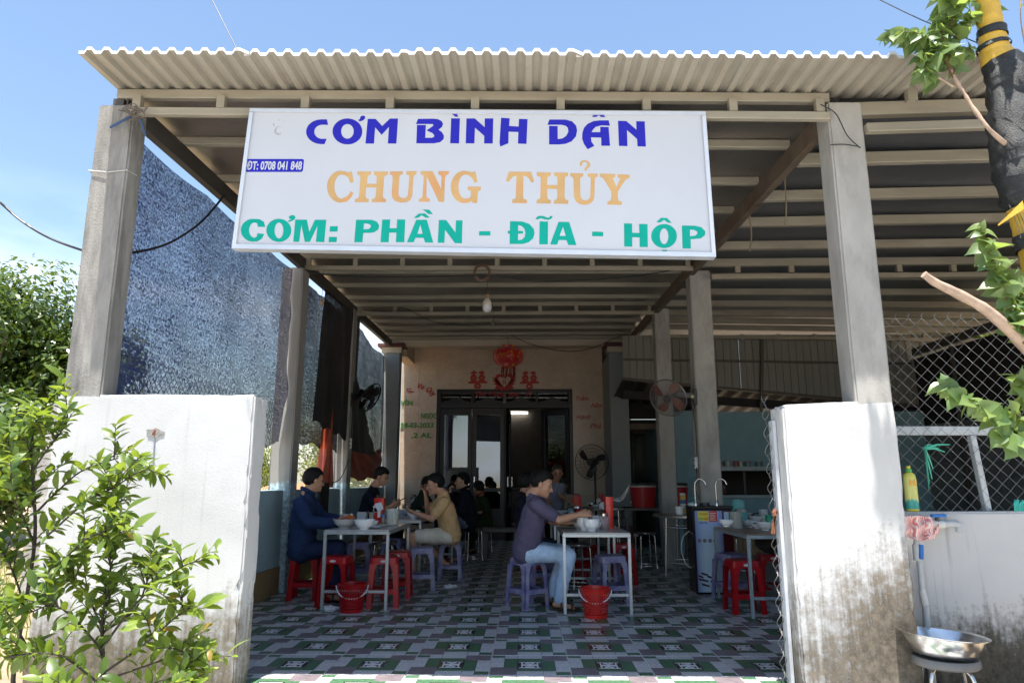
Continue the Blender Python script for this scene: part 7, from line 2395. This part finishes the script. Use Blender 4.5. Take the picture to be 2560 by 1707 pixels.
MB().lathe([(.001, .032), (.05, .03), (.055, 0)], (DX + .17, DY + .16, .8885), 20).build('lid_knob', BLACKP, dp, smooth=40)
for x0, lean in ((DX + .055, 1), (DX + .28, 1)):
    b = V((x0, DY + .07, .888))
    MB().tube(smoothline([b, b + V((.0, 0, .2)), b + V((.012, -.005, .255)), b + V((.05, -.015, .285)), b + V((.09, -.03, .265)), b + V((.108, -.035, .225))], 6), .0075, 8).build('tap', CHROME, dp, smooth=60)
    MB().lathe([(.016, 0), (.014, .05), (.008, .06)], b, 14).build('tap_base', CHROME, dp, smooth=40)
    MB().tube([b + V((0, -.01, .03)), b + V((.0, -.05, .05))], .005, 6).build('tap_lever', CHROME, dp)
m = MB()
z0 = .77
def quad(m, x0, x1, z0, z1, d=.0075, mi=0, sk=0): m.add([(x0, DY - d, z0), (x1, DY - d, z0), (x1 + sk, DY - d, z1), (x0 + sk, DY - d, z1)], [(0, 1, 2, 3)], mi)
YS, RS = mat('yellow_sticker', (.62, .52, .04), .4), mat('red_sticker', (.48, .03, .05), .4)
quad(m, DX + .055, DX + .165, .735, .835); m.build('yellow_sticker', YS, dp)
m = MB(); quad(m, DX + .17, DX + .255, .73, .838); m.build('red_sticker', RS, dp)
m = MB(); quad(m, DX + .055, DX + .105, .752, .765, .008); m.build('sticker_stripe', mat('sticker_green', (.05, .4, .2), .4), dp)
m = MB(); quad(m, DX + .11, DX + .165, .752, .765, .008); m.build('sticker_stripe', mat('sticker_orange', (.6, .15, .03), .4), dp)
m = MB()
for k in range(5): quad(m, DX + .178, DX + .245 - .012 * (k % 2), .745 + .017 * k, .752 + .017 * k, .008)
m.build('sticker_print', mat('sticker_white', (.7, .55, .4), .4), dp)
def txt_on(txt, x0, x1, z, m_, hgt, sh_=0):
    me = text_mesh(txt, 1.0, .0, .02, sh_)
    xs = [v.co.x for v in me.vertices]
    a, b = min(xs), max(xs)
    for v in me.vertices:
        v.co = V((x0 + (v.co.x - a) / (b - a) * (x1 - x0) - dp.location.x, DY - .0085 - dp.location.y, z + v.co.y * hgt / .73))
    me.materials.append(m_)
    reg(link('lettering', me, dp), dp)
txt_on('THẠCH ANH', DX + .068, DX + .152, .798, mat('sticker_red_ink', (.4, .03, .02), .4), .02)
txt_on('NALYTA', DX + .066, DX + .15, .708, mat('blue_print', (.02, .06, .35), .3), .022, .3)
m = MB(); quad(m, D1 + .018, D1 + .07, .752, .83); m.build('blue_label', mat('pale_blue_label', (.35, .5, .62), .4), dp)
m = MB(); quad(m, D1 + .03, D1 + .075, .7, .735); m.build('display', mat('black_display', (.01, .01, .012), .1), dp)
txt_on('50', D1 + .036, D1 + .068, .708, PAPER, .018)
for k in range(4):
    x_ = DX + .06 + .055 * k
    M = Matrix.Translation((x_, DY - .006, .535)) @ Matrix.Rotation(R(90), 4, 'X')
    MB().lathe([(.001, .01), (.016, .009), (.019, 0)], (0, 0, 0), 18, M=M).build('button', BLACKP, dp, smooth=40)
    MB().lathe([(.009, .0105), (.012, .0105)], (0, 0, 0), 18, M=M).build('button_mark', PAPER, dp)
m = MB()
for k, (x_, z_, L_) in enumerate(((.03, .175, .05), (.06, .20, .07), (.03, .14, .10), (.12, .17, .06), (.06, .09, .08), (.15, .12, .07))):
    m.add([(DX + x_, DY - .0075, z_), (DX + x_ + L_, DY - .0075, z_ - .02), (DX + x_ + L_, DY - .0075, z_ - .002), (DX + x_, DY - .0075, z_ + .02)], [(0, 1, 2, 3)])
m.build('print_stripe', mat('dark_maroon_print', (.05, .01, .03), .3), dp)
m = MB()
ctr = (DX + .15, .33)
pts = [(-.09, .02), (-.05, .05), (.05, .05), (.09, .02), (0, -.07)]
for i in range(5):
    for j in range(i + 1, 5):
        a, b = pts[i], pts[j]
        m.bar((ctr[0] + a[0], DY - .0078, ctr[1] + a[1]), (ctr[0] + b[0], DY - .0078, ctr[1] + b[1]), .0025, .001)
m.build('crystal_print', mat('pale_crystal_print', (.45, .58, .66), .3, var=.5, scale=40), dp)
MB().tube(smoothline([(DX, DY + .2, .62), (DX - .07, DY + .2, .55), (DX - .09, DY + .2, .42), (DX - .05, DY + .2, .28), (DX, DY + .2, .24)], 5), .006, 8).build('hose', mat('white_hose', (.6, .6, .58), .5), dp, smooth=60)
t = thing('cloth', 'pale folded cloth on the left corner of the water dispenser', 'cloth', (DX + .02, DY + .1, .8885))
crumple((DX + .025, DY + .1, .8885), .045, 4, 2, .5).build('cloth_body', mat('pale_blue_cloth', (.5, .6, .62), .8), t, smooth=70)

# ------------------------------------------------------------------ sockets, cables, bulb, camera
def socket(c, face, label, w_=.05, h_=.13):
    t = thing('socket', label, 'socket', c, 0, 'electric sockets on the columns')
    c = V(c)
    if face == 'x-': MB().box((c.x - .03, c.y - w_ / 2, c.z - h_ / 2), (c.x, c.y + w_ / 2, c.z + h_ / 2)).build('box', PAPER, t, bevel=.003)
    else: MB().box((c.x - w_ / 2, c.y - .03, c.z - h_ / 2), (c.x + w_ / 2, c.y, c.z + h_ / 2)).build('box', PAPER, t, bevel=.003)
    for dz in (-.03, .03): MB().box((c.x - .034, c.y - .031 if face != 'x-' else c.y - .012, c.z + dz - .01), (c.x - .028 if face == 'x-' else c.x + .01, c.y - .029 if face != 'x-' else c.y + .012, c.z + dz + .01)).build('outlet', BLACKP, t)
    return t
s1 = aY(1729, 1156, 8.1)
socket((1.9645, 8.17, s1.z), 'x-', 'white socket box on the side of the column behind the water dispenser')
socket((-2.5445, 10.30, aX(882, 1110, -2.54).z), 'y', 'white socket box on the third left column', .05, .15)
c = aY(*g3(1310, 570), PF)
socket((c.x, PF - .0205, c.z), 'y', 'small white socket on the blue porch column right of the standing fan', .09, .05)
def cable(pts, r, label, m_=WIRE, n=6, nm='cable'):
    o = MB().tube(smoothline(pts, n), r, 6).build(nm, m_, smooth=60)
    return tag(o, label, 'cable', 'loose cables')
cable([(1.955, 8.1, e.z - .06), (1.95, 8.1, 2.0), (1.94, 8.12, 1.9), (1.95, 8.1, 1.78), (1.955, 8.12, s1.z + .08)], .004, 'thin cable down the column from the orange fan to the socket')
cable([(1.95, 8.15, s1.z - .05), (1.93, 8.1, s1.z - .15), (1.9, 8.06, s1.z - .3), (1.92, 8.0, s1.z - .38), (1.93, 7.98, .95)], .005, 'black plug lead looping from the column socket to the dispenser')
cable([aY(*ov(0, 465), 4.6), aY(*ov(50, 508), 4.6), aY(*ov(110, 545), 4.6), aY(*ov(180, 572), 4.55), aY(*ov(215, 580), 4.5), aY(*ov(290, 582), 4.4), aY(*ov(380, 562), 4.75), aY(*ov(450, 520), 5.0), aY(*ov(490, 480), 5.15), aY(*ov(515, 448), 5.25)], .009, 'black power cable looping past the left concrete column up to the canopy')
cable([aY(*ov(482, -10), 3.9), aY(*ov(545, 115), 3.72)], .003, 'thin overhead wire coming down to the middle of the roof edge', n=2)
cable([aY(*ov(2010, -5), 3.9), aY(*ov(2120, 48), 3.8), aY(*ov(2260, 105), 3.7)], .003, 'thin overhead wire crossing the sky to the wrapped tree', n=3)
cable([aY(*ov(700, 620), 7.7), aY(*ov(760, 632), 7.7), aY(*ov(900, 636), 7.7), aY(*ov(1120, 634), 7.7), aY(*ov(1250, 645), 7.75), aY(*ov(1420, 638), 7.8), aY(*ov(1570, 617), 7.85)], .007, 'black cable run along the girder between the second columns')
cable([aY(*ov(830, 712), 10.2), aY(*ov(900, 715), 10.2), aY(*ov(930, 708), 10.2), aY(*ov(1000, 740), 10.2), aY(*ov(1080, 748), 10.2), aY(*ov(1150, 736), 10.2)], .005, 'thin cable drooping under the girder between the third columns')
cable([aY(*ov(1165, 766), 13.0), aY(*ov(1220, 790), 13.0), aY(*ov(1290, 806), 13.05), aY(*ov(1350, 802), 13.1), aY(*ov(1410, 778), 13.15), aY(*ov(1440, 768), 13.2)], .007, 'black cable sagging across the porch beam right of the lantern')
cable([aY(*ov(1452, 790), 13.1), aY(*ov(1465, 850), 13.1), aY(*ov(1475, 930), 13.1)], .010, 'black cable hanging beside the right porch column')
cable([aY(*ov(1885, 240), 4.1), aY(*ov(1920, 262), 4.1), aY(*ov(1945, 310), 4.1), aY(*ov(1973, 338), 4.12), aY(*ov(1972, 337), 4.12), aY(*ov(1940, 332), 4.14), aY(*ov(1908, 333), 4.14)], .0035, 'bent black wire on the face of the right front column')
cable([aY(*ov(1800, 355), 5.2), aY(*ov(1803, 420), 5.2), aY(*ov(1806, 480), 5.2), aY(*ov(1803, 520), 5.2)], .006, 'frayed cord hanging from the right canopy beam, the right one', mat('frayed_cord', (.2, .16, .11), .9))
cable([aY(*ov(1724, 450), 6.0), aY(*ov(1722, 500), 6.0), aY(*ov(1726, 540), 6.0), aY(*ov(1722, 578), 6.0)], .007, 'frayed cord hanging from the right canopy beam, the left one', mat('frayed_cord', (.2, .16, .11), .9))
cable([aY(*ov(1002, 1128), 9.7), aY(*ov(960, 1060), 9.75), aY(*ov(960, 1060), 9.75)], .001, 'hair-thin thread by the far left table')if False else None
cable([V((-2.53, 10.2, 1.45)), V((-2.5, 10.05, 1.43)), V((-2.5, 9.7, 1.2)), V((-2.52, 9.3, 1.12))], .006, 'thin cord from the third left column down to the tied net end')
cable([V((-2.535, 10.3, aX(882, 1110, -2.54).z + .08)), V((-2.53, 10.3, 2.1)), V((-2.535, 10.32, 2.6))], .008, 'cable running up the third left column from its socket')
m = MB()
cc = aY(*ov(1107, 628), 7.75)
for k in range(5):
    q = .075 + .006 * k
    m.tube([cc + V((q * cos(2*pi*j/22), .01 * (k - 2), q * sin(2*pi*j/22) * 1.05 + .004 * k)) for j in range(22)], .003, 5, closed=True)
single(m, 'wire_coil', mat('brown_wire', (.14, .075, .045), .6), 'coil of thin brown wire hung on the girder above the bulb', 'wire', smooth=60)
BY = 8.6
c = aY(*ov(1119, 700), BY)
bl = thing('light_bulb', 'white unlit bulb hanging under the canopy in front of the house', 'bulb', c)
MB().lathe([(.001, -.098), (.03, -.094), (.05, -.075), (.057, -.045), (.056, -.012)], c, 24).build('globe', mat('milky_globe', (.66, .67, .70), .35), bl, smooth=50)
MB().lathe([(.056, -.0118), (.058, .015), (.052, .045), (.03, .075), (.02, .085), (.001, .085)], c, 24).build('bulb_body', mat('white_lamp_body', (.62, .58, .50), .45), bl, smooth=50)
MB().lathe([(.018, .0855), (.021, .11), (.018, .135), (.004, .142)], c, 16).build('lamp_holder', mat('tan_holder', (.40, .28, .16), .5), bl, smooth=50)
MB().tube([c + V((0, 0, .14)), c + V((.003, 0, .3)), (c.x, BY, zr(c.x, BY))], .0035, 6).build('cord', WIRE, bl)
c = aX(804, 754, -2.35)
lh = thing('lamp_holder', 'empty tan lamp holder hanging on a wire before the black net', 'lamp holder', c)
MB().lathe([(.001, -.04), (.02, -.04), (.024, -.01), (.016, 0), (.012, .03), (.003, .04)], c, 14).build('holder', mat('tan_holder', (.40, .28, .16), .5), lh, smooth=50)
MB().tube([c + V((0, 0, .04)), (c.x + .005, c.y, zr(c.x, c.y) - .1)], .003, 5).build('cord', WIRE, lh)
c = aY(*ov(1154, 772), 13.25)
cm = thing('security_camera', 'small black camera on the porch beam above the lantern', 'camera', c)
M = Matrix.Translation(c) @ Matrix.Rotation(R(70), 4, 'X')
MB().lathe([(.001, .06), (.03, .055), (.034, .04), (.034, -.05), (.001, -.055)], (0, 0, 0), 18, M=M).build('camera_body', BLACKP, cm, smooth=40)
MB().tube([c + V((.03, .02, 0)), c + V((.07, .05, .03)), (c.x + .08, PF - .002, c.z + .02)], .012, 8).build('arm', mat('grey_plastic', (.3, .3, .3), .5), cm)
c = aY(*ov(1131, 742), 9.7)
ht = thing('roof_clip', 'small dark clip hanging by a wire under the canopy, right of the bulb', 'clip', c)
MB().bar(c - V((.012, 0, .05)), c + V((.02, 0, .05)), .035, .03).build('clip_body', STEELD, ht)
MB().tube([c + V((.02, 0, .05)), (c.x - .01, 9.7, zr(c.x, 9.7))], .003, 5).build('wire', WIRE, ht)
# rags tied at the top of the left front column
m = MB()
rr = random.Random(2)
b0 = aY(*ov(318, 262), 4.08)
for k in range(16):
    a = b0 + V((rr.uniform(-.04, .04), rr.uniform(-.03, .03), rr.uniform(-.03, .03)))
    m.tube(smoothline([a, a + V((-.05 + rr.uniform(-.05, .09), -.02, rr.uniform(-.03, .05))), a + V((-.12 + rr.uniform(-.06, .14), -.01, -.05 + rr.uniform(-.05, .07)))], 4), [.004, .004, .004, .0035, .003, .003, .002, .002, .001], 4)
single(m, 'rag', mat('grey_frayed_rag', (.12, .10, .085), .9), 'frayed grey rag tied where the left front column meets the canopy', 'rag', smooth=60)
m = MB()
a, b = aY(*ov(300, 268), 4.07), aY(*ov(253, 293), 4.13)
m.bar(a, b, .006, .016)
m.bar(a + V((.06, 0, -.02)), aY(*ov(334, 312), 4.1), .006, .012)
single(m, 'tape_strip', mat('blue_plastic_tape', (.03, .07, .16), .5), 'blue plastic strip tied round the top of the left front column', 'tape')
m = MB()
m.tube([(-2.79, WY + .1, 3.09), (-2.785, WY - .004, 3.09), (-2.66, WY - .008, 3.075), (-2.536, WY - .004, 3.09), (-2.53, WY + .1, 3.10)], .0035, 5)
single(m, 'tie_wire', mat('pale_wire', (.5, .5, .48), .5), 'pale tie wire round the left front column', 'wire')
# box brackets between column heads and canopy
for x0, lab in ((-2.70, 'dark steel bracket on top of the left front column'), (2.03, 'dark steel bracket on top of the right front column')):
    single(MB().box((x0, WY + .03, 3.52), (x0 + .07, WY + .1, zr(x0, 4.2) - .002)).box((x0 + .09, WY + .03, 3.52), (x0 + .1, WY + .12, zr(x0, 4.2) - .002)), 'bracket', STEELD, lab, 'bracket', 'brackets on the column heads')

# ------------------------------------------------------------------ wash place on the right: tap, cloth, bottle, basin, stool
WYF = WY + .166
tp = thing('standpipe', 'grey plastic standpipe with a blue-handled tap in front of the low wall', 'tap', V((aY(2300, 1600, WYF - .05).x, WYF - .05, 0)))
PVC = mat('grey_pvc', (.40, .42, .43), .5, dirt=(.28, .26, .23), dlo=.6, dhi=.8)
def tq(x, y, d=.05): return aY(2230 + x * .3041, 1230 + y * .3041, WYF - d)
MB().tube([V((tq(300, 1250).x, WYF - .05, -.1)), tq(300, 1250), tq(275, 930)], .019, 12).build('pipe', PVC, tp, smooth=60)
MB().tube([tq(272, 925), tq(245, 800), tq(240, 800)], [.022, .018, .018], 12).build('coupling', mat('pale_grey_pvc', (.5, .5, .48), .5), tp, smooth=60)
MB().tube([tq(250, 830), tq(225, 560)], .0155, 12).build('pipe', PVC, tp, smooth=60)
MB().tube([tq(212, 560), tq(200, 430)], .023, 12).build('union', PVC, tp, smooth=60)
MB().bar(tq(238, 430, .075), tq(238, 550, .075), .02, .03).build('valve_handle', mat('blue_plastic', (.02, .13, .42), .35), tp, bevel=.004)
MB().tube([tq(200, 440), tq(215, 300), tq(300, 262), tq(360, 262)], .018, 12).build('pipe', PVC, tp, smooth=60)
MB().tube([tq(320, 262), tq(420, 262)], .027, 12).build('tap_body', mat('pale_grey_pvc', (.5, .5, .48), .5), tp, smooth=40)
MB().tube(smoothline([tq(420, 262), tq(500, 258), tq(545, 268), tq(553, 300), tq(553, 330)], 4), .0195, 12).build('spout', PVC, tp, smooth=60)
MB().bar(tq(322, 192, .07), tq(440, 192, .07), .03, .017).build('tap_handle', mat('blue_plastic', (.02, .13, .42), .35), tp, bevel=.004)
MB().tube([tq(370, 240, .06), tq(372, 200, .065)], .012, 8).build('tap_stem', BLACKP, tp)
def stripes():
    mt, n, l, b = nodes('red_striped_cloth')
    t = n.new('ShaderNodeTexCoord')
    wv = n.new('ShaderNodeTexWave')
    wv.inputs['Scale'].default_value = 22
    wv.inputs['Distortion'].default_value = 3.5
    wv.inputs['Detail'].default_value = 2
    l.new(t.outputs['Object'], wv.inputs['Vector'])
    l.new(mixcol(n, l, mapr(n, l, wv.outputs['Fac'], .35, .6), (.66, .25, .23), (.72, .64, .62)), b.inputs['Base Color'])
    b.inputs['Roughness'].default_value = .9
    return mt
m = MB()
def cl(u, v):
    x = 75 + 250 * u + 40 * sin(v * 2)
    y = 205 + 215 * v * (1 - .45 * abs(u - .55)) - 12 * sin(u * pi)
    return tq(x, y, .085 + .022 * sin(u * 15 + v * 3) + .012 * sin(v * 11 + u * 5))
m.grid(cl, 34, 20)
def cl2(u, v): return tq(250 + 135 * u, 255 + 110 * v * (1 - .5 * abs(u - .5)), .07 + .02 * sin(u * 13 + v * 5))
m.grid(cl2, 18, 12)
single(m, 'cloth', stripes(), 'red and white striped cloth draped over the tap pipe', 'cloth', smooth=70)
c = aY(2283, 1284, WY + .2)
c.z = .9665
bt = thing('detergent_bottle', 'yellow green detergent bottle standing on the low wall by the fence', 'bottle', c)
def bott():
    mt, n, l, b = nodes('yellow_green_bottle')
    g = n.new('ShaderNodeTexCoord')
    s = n.new('ShaderNodeSeparateXYZ')
    l.new(g.outputs['Generated'], s.inputs[0])
    f = mathn(n, l, 'ADD', s.outputs['Z'], mathn(n, l, 'MULTIPLY', mathn(n, l, 'SUBTRACT', noise_node(n, l, g.outputs['Generated'], 4, 3), .5), .3))
    c1 = mixcol(n, l, mapr(n, l, f, .26, .3), (.02, .30, .26), (.52, .53, .16))
    c2 = mixcol(n, l, mapr(n, l, s.outputs['Z'], .05, .07), (.55, .52, .06), c1)
    l.new(mixcol(n, l, mapr(n, l, s.outputs['Z'], .82, .9), c2, (.5, .5, .08)), b.inputs['Base Color'])
    b.inputs['Roughness'].default_value = .35
    return mt
M = Matrix.Translation(c) @ Matrix.Diagonal((1, .7, 1, 1))
MB().lathe([(.001, 0), (.036, 0), (.039, .01), (.039, .19), (.034, .215), (.018, .228), (.001, .228)], (0, 0, 0), 24, M=M).build('bottle_body', bott(), bt, smooth=40)
MB().lathe([(.0185, .2285), (.019, .245), (.012, .248)], c, 16).build('cap', mat('green_cap', (.05, .36, .08), .4), bt, smooth=40)
MB().lathe([(.0115, .2485), (.012, .265), (.001, .266)], c, 12).build('nozzle', mat('yellow_nozzle', (.6, .55, .05), .4), bt, smooth=40)
me = text_mesh('N', .05, .0005, .05)
for v in me.vertices: v.co = V((v.co.x - .018, -.0285 + v.co.z, .15 + v.co.y))
me.materials.append(mat('orange_print', (.7, .35, .05), .4))
reg(link('lettering', me, bt), bt)
m = MB()
s0 = aY(2307, 1122, WY + .22)
rr = random.Random(12)
for k in range(9):
    ang = rr.uniform(-1, 1)
    if k < 4: e_ = s0 + V((.06 + .03 * k, -.01 * k, .025 - .022 * (k % 3)))
    else: e_ = s0 + V((rr.uniform(-.03, .06), -.01, -.12 - .03 * (k % 5)))
    m.bar(s0 + V((0, -.005 * k, 0)), (s0 + e_) / 2 + V((0, -.01, .012)), .002, .012, w2=.002)
    m.bar((s0 + e_) / 2 + V((0, -.01, .012)), e_, .002, .011, w2=.002, h2=.005)
single(m, 'string', mat('green_plastic_string', (.05, .36, .25), .4), 'green plastic string tied to the wire fence above the bottle', 'string')
m = MB()
s0 = aY(2548, 1262, WY + .19)
for k in range(7): m.tube(smoothline([s0 + V((.012 * k - .03, 0, -.05)), s0 + V((.01 * k - .04, -.02, .01 + .01 * (k % 3))), s0 + V((.012 * k - .02, 0, .03 - .012 * k))], 4), .005, 5)
single(m, 'rope_knot', mat('teal_rope', (.03, .36, .32), .6), 'teal rope knotted at the foot of the wire fence', 'rope', smooth=60)
# basin on a steel stool
SYB = WYF - .26
bc = aY(2363, 1640, SYB)
zt = bc.z
ws = thing('wash_stool', 'round grey topped steel stool under the basin by the low wall', 'stool', (bc.x, SYB, 0))
MB().lathe([(.001, zt), (.155, zt), (.162, zt - .01), (.162, zt - .035), (.15, zt - .045), (.001, zt - .045)], (bc.x, SYB, 0), 32).build('seat', mat('grey_worn_vinyl', (.16, .155, .15), .5, var=.2), ws, smooth=40)
for k in range(4):
    a = .5 + pi / 2 * k
    d = V((cos(a), sin(a), 0))
    b0 = V((bc.x, SYB, 0))
    MB().tube(smoothline([b0 + d * .10 + V((0, 0, zt - .046)), b0 + d * .14 + V((0, 0, zt - .1)), b0 + d * .17 + V((0, 0, -.1))], 4), .011, 8).build('leg', CHROME, ws, smooth=60)
M = Matrix.Translation((bc.x - .01, SYB, zt + .003)) @ Matrix.Rotation(R(4), 4, 'Y')
bn_ = thing('basin', 'dented stainless steel basin on the stool by the standpipe', 'basin', (bc.x - .01, SYB, zt))
MB().lathe([(.001, .0), (.125, .001), (.15, .01), (.19, .075), (.2, .105), (.222, .112), (.222, .115), (.199, .109), (.187, .078), (.146, .013), (.001, .004)], (0, 0, 0), 40, M=M).build('basin_body', mat('scuffed_stainless', (.62, .62, .615), .24, 1, var=.15, scale=9, bump=.15, bscale=12), bn_, smooth=50)
bpy.data.scenes.remove(WORK)
